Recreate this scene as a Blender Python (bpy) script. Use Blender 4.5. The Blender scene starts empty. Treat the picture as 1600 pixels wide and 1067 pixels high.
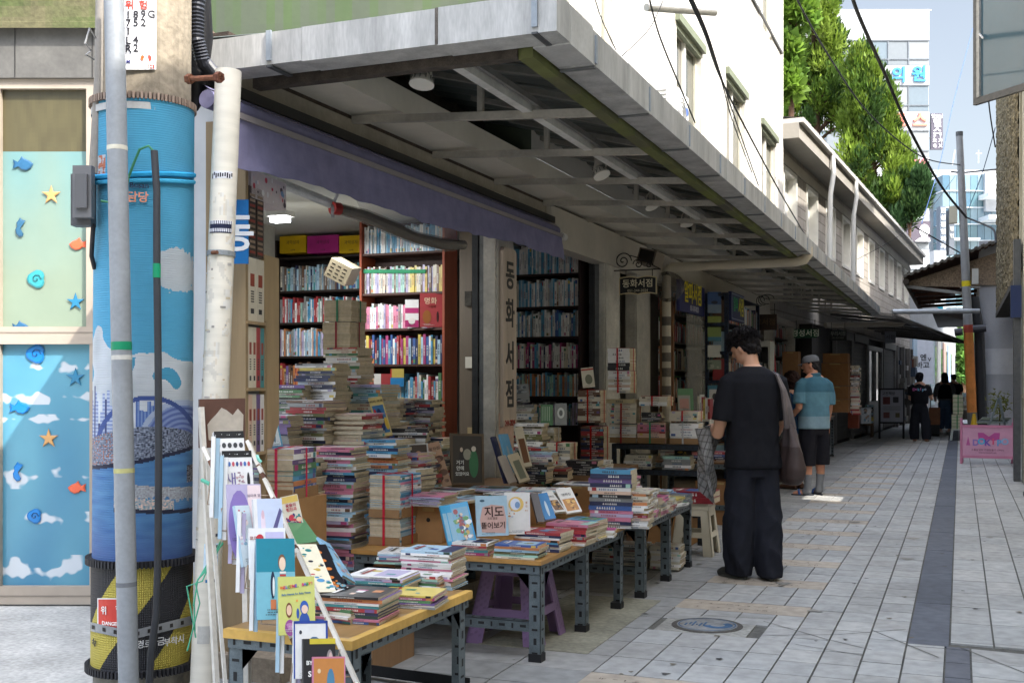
import bpy,math,random
from mathutils import Vector,Matrix,noise
R=math.radians
scn=bpy.context.scene
COL=scn.collection
random.seed(7)
F_PX,HZ,CAMH=1750.0,600.0,1.37
YAW=math.atan(.4); CA,SA=math.cos(YAW),math.sin(YAW)
cam_d=bpy.data.cameras.new('camera'); cam=bpy.data.objects.new('camera',cam_d); COL.objects.link(cam)
cam.location=(0,0,CAMH); cam.rotation_euler=(R(90),0,YAW)
cam_d.sensor_width=36; cam_d.lens=F_PX/1600*36; cam_d.shift_y=(HZ-533.5)/1600
cam_d.clip_start=.05; cam_d.clip_end=600
scn.camera=cam
w=bpy.data.worlds.new('World'); scn.world=w; w.use_nodes=True
nt=w.node_tree; bg=nt.nodes['Background']
sky=nt.nodes.new('ShaderNodeTexSky'); sky.sky_type='NISHITA'; sky.sun_disc=False
SUN_EL=R(47); SUN_H=Vector((.93,-.37,0)).normalized()
sky.sun_elevation=SUN_EL; sky.sun_rotation=math.atan2(SUN_H.x,SUN_H.y)
sky.air_density=1.2; sky.dust_density=2.2; sky.ozone_density=1.5
bg.inputs[1].default_value=.15
tc=nt.nodes.new('ShaderNodeTexCoord'); sx_=nt.nodes.new('ShaderNodeSeparateXYZ'); nt.links.new(tc.outputs['Generated'],sx_.inputs[0])
mr_=nt.nodes.new('ShaderNodeMapRange'); mr_.inputs[1].default_value=.32; mr_.inputs[2].default_value=.75; mr_.inputs[3].default_value=.34; mr_.inputs[4].default_value=2.0
mr_.interpolation_type='SMOOTHSTEP'; nt.links.new(sx_.outputs[2],mr_.inputs[0])
mv_=nt.nodes.new('ShaderNodeVectorMath'); mv_.operation='SCALE'; nt.links.new(sky.outputs[0],mv_.inputs[0]); nt.links.new(mr_.outputs[0],mv_.inputs['Scale']); hs_w=nt.nodes.new('ShaderNodeHueSaturation'); hs_w.inputs['Saturation'].default_value=.55; nt.links.new(mv_.outputs[0],hs_w.inputs['Color']); nt.links.new(hs_w.outputs[0],bg.inputs[0])
sd=bpy.data.lights.new('sun','SUN'); sun=bpy.data.objects.new('sun',sd); COL.objects.link(sun)
sd.energy=2.0; sd.angle=R(.55); sd.color=(1,.955,.88)
sv=Vector((SUN_H.x*math.cos(SUN_EL),SUN_H.y*math.cos(SUN_EL),math.sin(SUN_EL)))
sun.rotation_euler=sv.to_track_quat('Z','Y').to_euler(); sun.location=sv*60
scn.view_settings.view_transform='Standard'; scn.view_settings.look='None'
scn.view_settings.exposure=2.1; scn.view_settings.gamma=1
scn.render.engine='CYCLES'
scn.cycles.max_bounces=8; scn.cycles.diffuse_bounces=5; scn.cycles.caustics_reflective=False; scn.cycles.caustics_refractive=False
def PX(x,y,d):
 r=(x-800)/F_PX
 return Vector((d*(-SA+CA*r),d*(CA+SA*r),CAMH+(HZ-y)/F_PX*d))
def gnd(x,y,z=0):return PX(x,y,F_PX*(CAMH-z)/(y-HZ))
def onX(x,y,X):return PX(x,y,F_PX*(CA+.4*SA)*X/(x-1500))
def onY(x,y,Y):return PX(x,y,Y/(CA+SA*(x-800)/F_PX))
FWD=Vector((-SA,CA,0)); RGT=Vector((CA,SA,0)); UP=Vector((0,0,1))
def s1(c):
 c/=255.0
 return c/12.92 if c<=.04045 else((c+.055)/1.055)**2.4
def S(r,g=None,b=None):
 if isinstance(r,str):r,g,b=int(r[0:2],16),int(r[2:4],16),int(r[4:6],16)
 return(s1(r),s1(g),s1(b))
def mulc(c,k):return tuple(min(1,v*k)for v in c)
def mixc(a,b,t):return tuple(p+(q-p)*t for p,q in zip(a,b))
def jit(c,k=.08):
 m=1+random.uniform(-k,k); return tuple(min(.95,v*m)for v in c)
MATS={}
def mk(name,rough=.6,metal=0,spec=.4,var=.12,scale=6,bump=0,bscale=60,trans=0,extra=None,detail=4,sub=0,fine=0,stretch=None):
 m=bpy.data.materials.new(name); m.use_nodes=True; t=m.node_tree; N,L=t.nodes,t.links
 b=N['Principled BSDF']; b.inputs['Roughness'].default_value=rough; b.inputs['Metallic'].default_value=metal
 b.inputs['Specular IOR Level'].default_value=spec
 at=N.new('ShaderNodeAttribute'); at.attribute_name='Col'
 tc=N.new('ShaderNodeTexCoord'); vec=tc.outputs['Object']
 if stretch:
  mp=N.new('ShaderNodeMapping'); mp.inputs['Scale'].default_value=stretch; L.new(vec,mp.inputs[0]); vec=mp.outputs[0]
 nz=N.new('ShaderNodeTexNoise'); nz.inputs['Scale'].default_value=scale; nz.inputs['Detail'].default_value=detail; nz.inputs['Roughness'].default_value=.6
 L.new(vec,nz.inputs['Vector'])
 mr=N.new('ShaderNodeMapRange'); mr.inputs[1].default_value=.3; mr.inputs[2].default_value=.7
 mr.inputs[3].default_value=1-var; mr.inputs[4].default_value=1+var*.6; L.new(nz.outputs[0],mr.inputs[0])
 mx=N.new('ShaderNodeMix'); mx.data_type='RGBA'; mx.blend_type='MULTIPLY'; mx.inputs[0].default_value=1
 L.new(at.outputs['Color'],mx.inputs[6]); L.new(mr.outputs[0],mx.inputs[7])
 out=mx.outputs[2]
 if fine:
  n2=N.new('ShaderNodeTexNoise'); n2.inputs['Scale'].default_value=scale*12; n2.inputs['Detail'].default_value=3; L.new(vec,n2.inputs['Vector'])
  m2=N.new('ShaderNodeMapRange'); m2.inputs[1].default_value=.35; m2.inputs[2].default_value=.65; m2.inputs[3].default_value=1-fine; m2.inputs[4].default_value=1+fine
  L.new(n2.outputs[0],m2.inputs[0])
  x2=N.new('ShaderNodeMix'); x2.data_type='RGBA'; x2.blend_type='MULTIPLY'; x2.inputs[0].default_value=1
  L.new(out,x2.inputs[6]); L.new(m2.outputs[0],x2.inputs[7]); out=x2.outputs[2]
 L.new(out,b.inputs['Base Color'])
 if bump:
  nb=N.new('ShaderNodeTexNoise'); nb.inputs['Scale'].default_value=bscale; nb.inputs['Detail'].default_value=5; L.new(vec,nb.inputs['Vector'])
  bp=N.new('ShaderNodeBump'); bp.inputs['Strength'].default_value=bump; bp.inputs['Distance'].default_value=.01
  L.new(nb.outputs[0],bp.inputs['Height']); L.new(bp.outputs[0],b.inputs['Normal'])
 if sub:b.inputs['Subsurface Weight'].default_value=sub; b.inputs['Subsurface Radius'].default_value=(.01,.004,.002)
 if extra:extra(t,b,out)
 MATS[name]=m; return m
mk('paint',.5,var=.10,scale=5,bump=.06,bscale=30)
mk('gutter',.5,.1,var=.34,scale=9,bump=.08,bscale=20,fine=.08,stretch=(1,1,.18),detail=7)
mk('paint_dirty',.6,var=.28,scale=3.5,bump=.12,bscale=25,fine=.06)
mk('concrete',.9,var=.28,scale=3,bump=.35,bscale=45,fine=.16)
mk('plaster',.85,var=.10,scale=1.6,bump=.18,bscale=14,fine=.02)
mk('wood',.6,var=.22,scale=9,bump=.1,bscale=40,stretch=(1,1,.12))
mk('table_wood',.42,var=.22,scale=12,bump=.04,bscale=60,stretch=(1,.12,1))
mk('steel',.45,.35,var=.25,scale=14,bump=.08,bscale=60,fine=.1)
mk('zinc',.5,.15,var=.16,scale=5,bump=.06,bscale=25,fine=.05)
mk('rust',.9,var=.4,scale=20,bump=.4,bscale=80,fine=.2)
mk('plastic',.4,var=.06,scale=5)
mk('cover',.36,spec=.5,var=.06,scale=30)
mk('paper',.85,spec=.2,var=.14,scale=40,bump=.1,bscale=120)
mk('card',.85,spec=.2,var=.12,scale=9,bump=.05,bscale=40)
mk('cloth',.92,spec=.15,var=.14,scale=11,bump=.25,bscale=26)
mk('leather',.5,spec=.4,var=.25,scale=8,bump=.3,bscale=22)
mk('skin',.55,spec=.35,var=.06,scale=14,sub=.15)
mk('hair',.7,spec=.15,var=.3,scale=30,bump=.5,bscale=70)
mk('rubber',.6,var=.15,scale=12,bump=.1)
mk('bark',.95,var=.4,scale=8,bump=.8,bscale=20,fine=.2)
mk('sheet',.55,var=.25,scale=2.5,bump=.06,bscale=8,fine=.05)
def leafx(t,b,out):
 b.inputs['Transmission Weight'].default_value=0
 tr=t.nodes.new('ShaderNodeBsdfTranslucent'); mx=t.nodes.new('ShaderNodeMixShader'); mx.inputs[0].default_value=.35
 t.links.new(out,tr.inputs[0]); t.links.new(b.outputs[0],mx.inputs[1]); t.links.new(tr.outputs[0],mx.inputs[2])
 t.links.new(mx.outputs[0],t.nodes['Material Output'].inputs[0])
mk('leaf',.6,spec=.25,var=.35,scale=1.3,extra=leafx)
def weave(t,b,out):
 N,L=t.nodes,t.links
 tc=N.new('ShaderNodeTexCoord'); wv=N.new('ShaderNodeTexWave'); wv.bands_direction='Z'; wv.inputs['Scale'].default_value=34
 L.new(tc.outputs['Object'],wv.inputs[0])
 at=N.new('ShaderNodeAttribute'); at.attribute_name='UVA'
 sn=N.new('ShaderNodeMath'); sn.operation='SINE'; ml=N.new('ShaderNodeMath'); ml.operation='MULTIPLY'; ml.inputs[1].default_value=2*math.pi*150
 L.new(at.outputs['Fac'],ml.inputs[0]); L.new(ml.outputs[0],sn.inputs[0])
 ad=N.new('ShaderNodeMath'); ad.operation='ADD'; L.new(wv.outputs['Fac'],ad.inputs[0]); L.new(sn.outputs[0],ad.inputs[1])
 bp=N.new('ShaderNodeBump'); bp.inputs['Strength'].default_value=.6; bp.inputs['Distance'].default_value=.004
 L.new(ad.outputs[0],bp.inputs['Height']); L.new(bp.outputs[0],b.inputs['Normal'])
mk('weave',.55,var=.08,scale=6,extra=weave)
def glassx(t,b,out):
 b.inputs['Metallic'].default_value=0
mk('glass_dark',.06,spec=.9,var=.05,scale=3)
mk('film',.25,spec=.5,var=.05,scale=4)
def clearx(t,b,out):
 tr=t.nodes.new('ShaderNodeBsdfTransparent'); mx=t.nodes.new('ShaderNodeMixShader'); mx.inputs[0].default_value=.34
 t.links.new(tr.outputs[0],mx.inputs[1]); t.links.new(b.outputs[0],mx.inputs[2]); t.links.new(mx.outputs[0],t.nodes['Material Output'].inputs[0])
mk('clear_film',.2,spec=.8,var=.2,scale=9,bump=.5,bscale=14,extra=clearx)
def emitx(t,b,out):
 b.inputs['Emission Strength'].default_value=6; t.links.new(out,b.inputs['Emission Color'])
mk('lit',.5,extra=emitx,var=0)
def blockx(bw,bh,mort,off=.5,axis='wall',dark=.55,varb=.1,squash=None):
 def f(t,b,out):
  N,L=t.nodes,t.links
  ge=N.new('ShaderNodeNewGeometry'); sp=N.new('ShaderNodeSeparateXYZ'); L.new(ge.outputs['Position'],sp.inputs[0])
  cb=N.new('ShaderNodeCombineXYZ')
  if axis=='wall':L.new(sp.outputs[1],cb.inputs[0]); L.new(sp.outputs[2],cb.inputs[1])
  else:L.new(sp.outputs[0],cb.inputs[0]); L.new(sp.outputs[1],cb.inputs[1])
  br=N.new('ShaderNodeTexBrick'); br.offset=off; br.inputs['Scale'].default_value=1
  br.inputs['Brick Width'].default_value=bw; br.inputs['Row Height'].default_value=bh; br.inputs['Mortar Size'].default_value=mort
  br.inputs['Mortar Smooth'].default_value=.2; br.inputs['Bias'].default_value=0
  br.inputs['Color1'].default_value=(1-varb,1-varb,1-varb,1); br.inputs['Color2'].default_value=(1+varb,1+varb,1+varb*1.1,1)
  br.inputs['Mortar'].default_value=(dark,dark,dark*.97,1); L.new(cb.outputs[0],br.inputs[0])
  mx=N.new('ShaderNodeMix'); mx.data_type='RGBA'; mx.blend_type='MULTIPLY'; mx.inputs[0].default_value=1
  L.new(out,mx.inputs[6]); L.new(br.outputs[0],mx.inputs[7]); L.new(mx.outputs[2],b.inputs['Base Color'])
  bp=N.new('ShaderNodeBump'); bp.inputs['Strength'].default_value=.5; bp.inputs['Distance'].default_value=.006; bp.invert=True
  L.new(br.outputs['Fac'],bp.inputs['Height'])
  nb=N.new('ShaderNodeTexNoise'); nb.inputs['Scale'].default_value=160; L.new(ge.outputs['Position'],nb.inputs['Vector'])
  b2=N.new('ShaderNodeBump'); b2.inputs['Strength'].default_value=.12; b2.inputs['Distance'].default_value=.003
  L.new(nb.outputs[0],b2.inputs['Height']); L.new(bp.outputs[0],b2.inputs['Normal']); L.new(b2.outputs[0],b.inputs['Normal'])
 return f
mk('block_wall',.9,var=.12,scale=2,extra=blockx(.62,.19,.012,.5),fine=.04)
mk('granite',.75,spec=.25,var=.2,scale=1.1,fine=.12,detail=8,bump=.15,bscale=90)
mk('pebble',.9,var=.5,scale=30,bump=1.0,bscale=28,fine=.25)
class MB:
 def __init__(s):s.v=[]; s.f=[]; s.c=[]; s.m=[]; s.u=None; s.cuts=[]
 def cut(s):s.cuts.append((len(s.v),len(s.f))); return s
 def poly(s,pts,col,m='paint'):
  n=len(s.v); s.v+=[tuple(p)for p in pts]; s.f.append(tuple(range(n,n+len(pts)))); s.c.append(col); s.m.append(m)
 def add(s,vs,fs,col,m='paint',M=None):
  n=len(s.v)
  s.v+=[tuple(M@Vector(p))for p in vs]if M is not None else[tuple(p)for p in vs]
  for i,f in enumerate(fs):
   s.f.append(tuple(n+k for k in f)); s.c.append(col[i]if isinstance(col,list)else col); s.m.append(m[i]if isinstance(m,list)else m)
 def box(s,x0,x1,y0,y1,z0,z1,col,m='paint',M=None):
  vs=[(x0,y0,z0),(x1,y0,z0),(x1,y1,z0),(x0,y1,z0),(x0,y0,z1),(x1,y0,z1),(x1,y1,z1),(x0,y1,z1)]
  s.add(vs,[(0,3,2,1),(4,5,6,7),(0,1,5,4),(1,2,6,5),(2,3,7,6),(3,0,4,7)],col,m,M)
 def bar(s,a,b,wd,ht,col,m='paint',up=UP):
  a,b=Vector(a),Vector(b); d=(b-a); L=d.length; d.normalize()
  sx=d.cross(up)
  if sx.length<1e-4:sx=d.cross(Vector((1,0,0)))
  sx.normalize(); sz=sx.cross(d)
  M=Matrix(((sx.x,d.x,sz.x,a.x),(sx.y,d.y,sz.y,a.y),(sx.z,d.z,sz.z,a.z),(0,0,0,1)))
  s.box(-wd/2,wd/2,0,L,-ht/2,ht/2,col,m,M)
 def tube(s,pts,r,col,m='paint',seg=8,cap=True):
  pts=[Vector(p)for p in pts]; n=len(pts); rs=r if isinstance(r,(list,tuple))else[r]*n
  base=len(s.v); pu=None
  for i,p in enumerate(pts):
   d=(pts[min(i+1,n-1)]-pts[max(i-1,0)]).normalized()
   if pu is None:
    pu=d.orthogonal().normalized()
   else:
    pu=(pu-d*pu.dot(d)).normalized()
   pv=d.cross(pu)
   for k in range(seg):
    a=2*math.pi*k/seg; q=p+(pu*math.cos(a)+pv*math.sin(a))*rs[i]; s.v.append(tuple(q))
  for i in range(n-1):
   for k in range(seg):
    a=base+i*seg+k; b=base+i*seg+(k+1)%seg
    s.f.append((a,b,b+seg,a+seg)); s.c.append(col[i]if isinstance(col,list)else col); s.m.append(m)
  if cap:
   c0=col[0]if isinstance(col,list)else col; c1=col[-1]if isinstance(col,list)else col
   s.f.append(tuple(base+k for k in reversed(range(seg)))); s.c.append(c0); s.m.append(m)
   s.f.append(tuple(base+(n-1)*seg+k for k in range(seg))); s.c.append(c1); s.m.append(m)
 def prism(s,pts2,M,t,col,m='paint'):
  n=len(pts2); vs=[(p[0],p[1],0)for p in pts2]+[(p[0],p[1],t)for p in pts2]
  fs=[tuple(reversed(range(n))),tuple(range(n,2*n))]+[(i,(i+1)%n,n+(i+1)%n,n+i)for i in range(n)]
  s.add(vs,fs,col,m,M)
 def grid(s,fn,nu,nv,colfn,m='paint',close=False):
  base=len(s.v)
  for j in range(nv+1):
   for i in range(nu+1):s.v.append(tuple(fn(i/nu,j/nv)))
  for j in range(nv):
   for i in range(nu):
    a=base+j*(nu+1)+i
    s.f.append((a,a+1,a+nu+2,a+nu+1)); s.c.append(colfn((i+.5)/nu,(j+.5)/nv)); s.m.append(m)
 def text(s,txt,M,size,col,m='paint',align='CENTER',ext=.001,bold=0,sx=1,space=1):
  key=(txt,align,bold,ext/size,space)
  if key not in TXT:
   c=bpy.data.curves.new('t','FONT'); c.body=txt; c.align_x=align; c.align_y='CENTER'; c.size=1; c.extrude=ext/size; c.offset=bold
   c.resolution_u=3; c.space_character=space
   o=bpy.data.objects.new('t',c); COL.objects.link(o); dg=bpy.context.evaluated_depsgraph_get(); dg.update()
   me=bpy.data.meshes.new_from_object(o.evaluated_get(dg))
   TXT[key]=([tuple(v.co)for v in me.vertices],[tuple(p.vertices)for p in me.polygons])
   bpy.data.objects.remove(o); bpy.data.curves.remove(c); bpy.data.meshes.remove(me)
  vs,fs=TXT[key]
  s.add([(v[0]*size*sx,v[1]*size,v[2]*size)for v in vs],fs,col,m,M)
 def build(s,name,parent=None,smooth=False,label=None,cat=None,group=None,kind=None,origin=None):
  if not s.v:s.v=[(0,0,0)]
  if s.cuts:
   cs=[(0,0)]+s.cuts+([(len(s.v),len(s.f))]if s.cuts[-1][1]<len(s.f)else[]); o=None
   for(v0,f0),(v1,f1)in zip(cs,cs[1:]):
    if f1==f0:continue
    q=MB(); q.v=s.v[v0:v1]; q.f=[tuple(i-v0 for i in f)for f in s.f[f0:f1]]; q.c=s.c[f0:f1]; q.m=s.m[f0:f1]
    o=q.build(name,parent,smooth,label,cat,group,kind)
   return o
  me=bpy.data.meshes.new(name)
  if parent is not None:og=ORI[parent.name]
  elif origin is not None:og=Vector(origin)
  else:
   xs=[p[0]for p in s.v]; ys=[p[1]for p in s.v]; zs=[p[2]for p in s.v]
   og=Vector(((min(xs)+max(xs))/2,(min(ys)+max(ys))/2,min(zs)))
  me.from_pydata([(p[0]-og.x,p[1]-og.y,p[2]-og.z)for p in s.v],[],s.f)
  ms=[]
  for k in s.m:
   if k not in ms:ms.append(k)
  for k in ms:me.materials.append(MATS[k])
  me.polygons.foreach_set('material_index',[ms.index(k)for k in s.m])
  ca=me.color_attributes.new('Col','FLOAT_COLOR','CORNER'); buf=[]
  for f,c in zip(s.f,s.c):
   if isinstance(c,dict):
    for vi in f:buf.extend((*c[vi],1))
   else:buf.extend((c[0],c[1],c[2],1)*len(f))
  ca.data.foreach_set('color',buf)
  if s.u is not None:
   ua=me.attributes.new('UVA','FLOAT','POINT'); ua.data.foreach_set('value',s.u)
  if smooth:
   me.polygons.foreach_set('use_smooth',[True]*len(s.f))
   if smooth!='all':me.set_sharp_from_angle(angle=R(38))
  me.update()
  o=bpy.data.objects.new(name,me); COL.objects.link(o)
  if parent is not None:o.parent=parent; ORI[o.name]=og
  else:o.location=og; ORI[o.name]=og
  tag(o,label,cat,group,kind); return o
TXT={}; ORI={}
def tag(o,label=None,cat=None,group=None,kind=None):
 if label:o['label']=label
 if cat:o['category']=cat
 if group:o['group']=group
 if kind:o['kind']=kind
 return o
def thing(name,label,cat,loc,group=None):
 o=bpy.data.objects.new(name,None); COL.objects.link(o); o.location=Vector(loc); o.empty_display_size=.1; ORI[o.name]=Vector(loc)
 return tag(o,label,cat,group)
def dup(root,loc,rotz=None,label=None,group=None):
 r=root.copy(); COL.objects.link(r); r.location=Vector(loc)
 if rotz is not None:r.rotation_euler=(0,0,rotz)
 if label:r['label']=label
 if group:r['group']=group
 def kids(a,b):
  for ch in list(a.children):
   c=ch.copy(); COL.objects.link(c); c.parent=b; kids(ch,c)
 kids(root,r); return r
def frame(o,ex,ey,ez=None):
 ex,ey=Vector(ex).normalized(),Vector(ey).normalized(); ez=ex.cross(ey).normalized()if ez is None else Vector(ez)
 o=Vector(o)
 return Matrix(((ex.x,ey.x,ez.x,o.x),(ex.y,ey.y,ez.y,o.y),(ex.z,ey.z,ez.z,o.z),(0,0,0,1)))
def tr(x,y,z,rz=0):return Matrix.Translation((x,y,z))@Matrix.Rotation(rz,4,'Z')
def slotbar(mb,a,b,n1,n2,wd=.04,col=(.17,.19,.2),t=.003):
 """L-section slotted angle: two flanges along n1 and n2 from the edge a-b, dark slots as inlaid faces"""
 a,b=Vector(a),Vector(b); d=(b-a); L=d.length; d.normalize(); n1,n2=Vector(n1),Vector(n2)
 for p,q in((n1,n2),(n2,n1)):
  M=frame(a,d,p); z=M.to_3x3()@Vector((0,0,1)); sg=1 if z.dot(q)>0 else-1
  mb.box(0,L,0,wd,min(0,sg*t),max(0,sg*t),col,'steel',M)
  k=max(1,int(L/.055)); dk=(.012,.012,.013)
  for i in range(k):
   c=(i+.5)*L/k
   if i%2:hw,y0,y1=.016,wd*.34,wd*.6
   else:hw,y0,y1=.005,wd*.25,wd*.75
   for zz in(-sg*.0012,sg*(t+.0012)):
    ps=[(c-hw,y0,zz),(c+hw,y0,zz),(c+hw,y1,zz),(c-hw,y1,zz)]
    mb.poly([M@Vector(v)for v in(ps if zz>0 else ps[::-1])],dk,'rubber')
    # SETTING: ground
GX=-.84
def sheet(name,pts,z,col,m,label=None):
 mb=MB(); mb.poly([(p[0],p[1],z)for p in pts],col,m); return mb.build(name,kind='structure',origin=(0,0,0))
mk('ground_far',.9,var=.15,scale=1,fine=.05)
sheet('ground',[(-150,-60),(150,-60),(150,300),(-150,300)],-.012,S(150,148,142),'ground_far')
sheet('side_street',[(-14,-5),(-3.62,-5),(-3.62,12),(-14,12)],.0,S(176,174,168),'concrete')
rg=random.Random(3)
def tiles(name,x0,x1,y0,y1,wx,wy,base,off=False,skip=None,gap=.005,varr=.09,skew=0):
 mb=MB()
 nx=max(1,round((x1-x0)/wx)); wx=(x1-x0)/nx; ny=int((y1-y0)/wy)
 for i in range(nx):
  sh=rg.uniform(0,wy)if off else 0
  for j in range(-1,ny+1):
   a,b=x0+i*wx+gap,x0+(i+1)*wx-gap; c,d=y0+j*wy+sh+gap*.8,y0+(j+1)*wy+sh-gap*.8
   c,d=max(c,y0),min(d,y1)
   if d-c<.02 or(skip and skip((a+b)/2,(c+d)/2)):continue
   k=1+rg.uniform(-varr,varr); h=rg.uniform(-.012,.012); dz=rg.uniform(-.0008,.0008)
   col=(base[0]*k*(1+h),base[1]*k,base[2]*k*(1-h)); z=.006+dz; sk=skew
   mb.add([(a,c+sk*a,z),(b,c+sk*b,z),(b,d+sk*b,z),(a,d+sk*a,z),(a,c+sk*a,-.01),(b,c+sk*b,-.01),(b,d+sk*b,-.01),(a,d+sk*a,-.01)],[(0,1,2,3),(0,4,5,1),(1,5,6,2),(2,6,7,3),(3,7,4,0)],col,'granite')
 return mb.build(name,kind='structure',origin=(0,0,0))
GR=S(163,162,158)
BAND0,BANDP=6.62,.93
bands=[BAND0+.12+i*BANDP for i in range(26)]+[4.78]
def in_band(x,y):return x>-1.66 and any(b-.01<y<b+.31 for b in bands)
for i,b in enumerate([]):pass
sheet('paving_bed',[(-3.62,-5),(2.6,-5),(2.6,70),(-3.62,70)],-.004,S(92,90,84),'concrete')
def skipA(x,y):return(x>-1.66 and(any(b-.155<y<b+.155 for b in[q+.15 for q in bands])))or(abs(x+1.33)<.27 and abs(y-6.45)<.25)
mbs=[]
def rowtiles():
 mb=MB(); ys=[1.0]
 rows=[]
 y=1.0
 bs=sorted(bands)
 edges=[]
 for k,b in enumerate(bs):
  edges.append((b,b+.3,True))
 cur=1.2
 allr=[]
 for b0,b1,_ in edges:
  n=max(1,round((b0-cur)/.32)); h=(b0-cur)/n
  for q in range(n):allr.append((cur+q*h,cur+(q+1)*h,False))
  allr.append((b0,b1,True)); cur=b1
 while cur<60:allr.append((cur,cur+.32,False)); cur+=.32
 for r0,r1,isb in allr:
  sh=0
  x=-3.62
  while x<GX-.02:
   x1=min(x+.40 if x<-1.7 else x+.205,GX)
   if GX-x1<.06:x1=GX
   cx,cy=(x+x1)/2,(r0+r1)/2
   if not(isb and cx>-1.66)and not(abs(cx+1.33)<.26 and abs(cy-6.3)<.26):
    k=1+rg.uniform(-.09,.09); h=rg.uniform(-.012,.012); z=.006+rg.uniform(-.0008,.0008)
    col=(GR[0]*k*(1+h),GR[1]*k,GR[2]*k*(1-h)); g=.004
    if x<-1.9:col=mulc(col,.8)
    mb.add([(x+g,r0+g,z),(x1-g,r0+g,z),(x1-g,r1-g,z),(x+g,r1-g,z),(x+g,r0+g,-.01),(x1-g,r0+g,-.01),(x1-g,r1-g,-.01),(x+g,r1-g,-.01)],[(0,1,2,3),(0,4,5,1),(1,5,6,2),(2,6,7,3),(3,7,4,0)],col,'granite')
   x=x1
 mb.build('paving',kind='structure',origin=(0,0,0))
rowtiles()
YJ=6.25
tiles('paving',GX,-.26,.5,60,.187,.265,GR,off=True)
tiles('paving',-.05,.81,YJ+.1,60,.2,.5,mulc(GR,1.02),off=True)
tiles('paving_strip',-.26,-.05,YJ,60,.21,1.2,S(92,95,102),varr=.05)
tiles('paving',-.26,-.07,.5,YJ,.19,.3,GR)
tiles('paving_strip',-.07,.05,.5,YJ,.12,.3,S(96,98,104),varr=.05)
tiles('paving',.05,2.4,.5,YJ,.3,.3,GR,skew=-.08,off=True)
tiles('paving',.81,2.4,YJ+.1,60,.4,.4,GR)
bmb=MB()
for b in bands:
 if b>30:continue
 bmb.box(-1.655,GX-.004,b+.003,b+.297,-.01,.0055,jit(S(172,160,144),.05),'granite')
bmb.build('inscription_band',kind='structure',origin=(0,0,0))
cm=MB()
for b in bands:
 if b>19:continue
 for ln in range(2):
  x=-1.55+rg.uniform(0,.1)
  while x<GX-.15:
   if rg.random()<.8:
    for q in range(rg.randint(2,4)):
     px,py=x+rg.uniform(-.012,.012),b+.19-ln*.11+rg.uniform(-.012,.012); hh=rg.random()<.5
     a,c=(rg.uniform(.008,.016),.0022)if hh else(.0022,rg.uniform(.006,.014))
     cm.poly([(px-a,py-c,.0078),(px+a,py-c,.0078),(px+a,py+c,.0078),(px-a,py+c,.0078)],S(90,80,70),'granite')
   x+=rg.uniform(.045,.075)
cm.build('band_carving',kind='structure',origin=(0,0,0))
jm=MB()
for(xa,ya,xb,yb)in((-1.05,6.52,-.66,6.18),(-.66,6.18,-.42,6.02),(-1.0,6.15,-.62,6.32),(-.62,6.32,-.28,6.6),(-.45,6.5,-.1,5.98),(-.8,6.0,-.45,5.88),(.0,6.25,.45,5.55),(.45,5.55,.95,4.75),(-1.4,6.55,-1.0,6.6),(.2,6.3,.6,5.95)):
 d=Vector((xb-xa,yb-ya,0)).normalized(); n=Vector((-d.y,d.x,0))*.003
 jm.poly([(xa-n.x,ya-n.y,.0088),(xb-n.x,yb-n.y,.0088),(xb+n.x,yb+n.y,.0088),(xa+n.x,ya+n.y,.0088)],S(84,82,76),'concrete')
jm.build('saw_joints',kind='structure',origin=(0,0,0))
gm=MB(); gr_=random.Random(17)
for i in range(230):
 x,y=gr_.uniform(-2.2,.75),gr_.uniform(3.8,22)**1.0; r=gr_.uniform(.006,.022)if i%9 else gr_.uniform(.03,.07); k=9; ph=gr_.random()*6; gm.poly([(x+r*(1+.35*math.sin(q*2.3+ph))*math.cos(2*math.pi*q/k),y+r*(1+.35*math.sin(q*2.3+ph))*math.sin(2*math.pi*q/k),.0082+.00002*i)for q in range(k)],gr_.choice([S(84,82,78),S(110,106,98),S(70,68,66),S(120,112,98)])if i%9 else S(138,134,126),'concrete')
gm.build('paving_spots',kind='structure',origin=(0,0,0))
mh=thing('manhole_cover','small round painted manhole cover set in the paving left of the walking lane','manhole cover',(-1.33,6.3,0))
m=MB(); m.box(-1.585,-1.075,6.05,6.55,-.01,.0045,S(150,148,140),'concrete')
m.tube([(-1.33,6.3,0),(-1.33,6.3,.007)],.2,S(78,74,68),'rust',40); m.build('surround',mh)
m=MB(); m.tube([(-1.33,6.3,0),(-1.33,6.3,.010)],.17,S(132,132,130),'concrete',40); m.build('lid',mh)
m=MB(); ring=lambda r0,r1,a0,a1:[(-1.33+r0*math.cos(R(t)),6.3+r0*math.sin(R(t)),.0115)for t in range(a0,a1+1,10)]+[(-1.33+r1*math.cos(R(t)),6.3+r1*math.sin(R(t)),.0115)for t in range(a1,a0-1,-10)]
bl=S(62,92,122)
def rq(r0,r1,a0,a1,cx=-1.33,cy=6.3):
 for t in range(a0,a1,10):
  m.poly([(cx+r0*math.cos(R(t)),cy+r0*math.sin(R(t)),.0115),(cx+r1*math.cos(R(t)),cy+r1*math.sin(R(t)),.0115),(cx+r1*math.cos(R(t+10)),cy+r1*math.sin(R(t+10)),.0115),(cx+r0*math.cos(R(t+10)),cy+r0*math.sin(R(t+10)),.0115)],bl,'concrete')
rq(.155,.162,0,360); rq(.04,.085,200,420,-1.27,6.3)
for q in range(6):m.box(-1.45+q*.02,-1.44+q*.02,6.25+.03*(q%2),6.3+.03*(q%3),.01,.0116,bl,'concrete')
m.build('painted_mark',mh)
m=MB(); m.box(-2.35,-1.75,5.4,6.9,-.01,.009,S(140,137,120),'concrete'); m.build('yellowed_slab',kind='structure',origin=(0,0,0))
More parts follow.
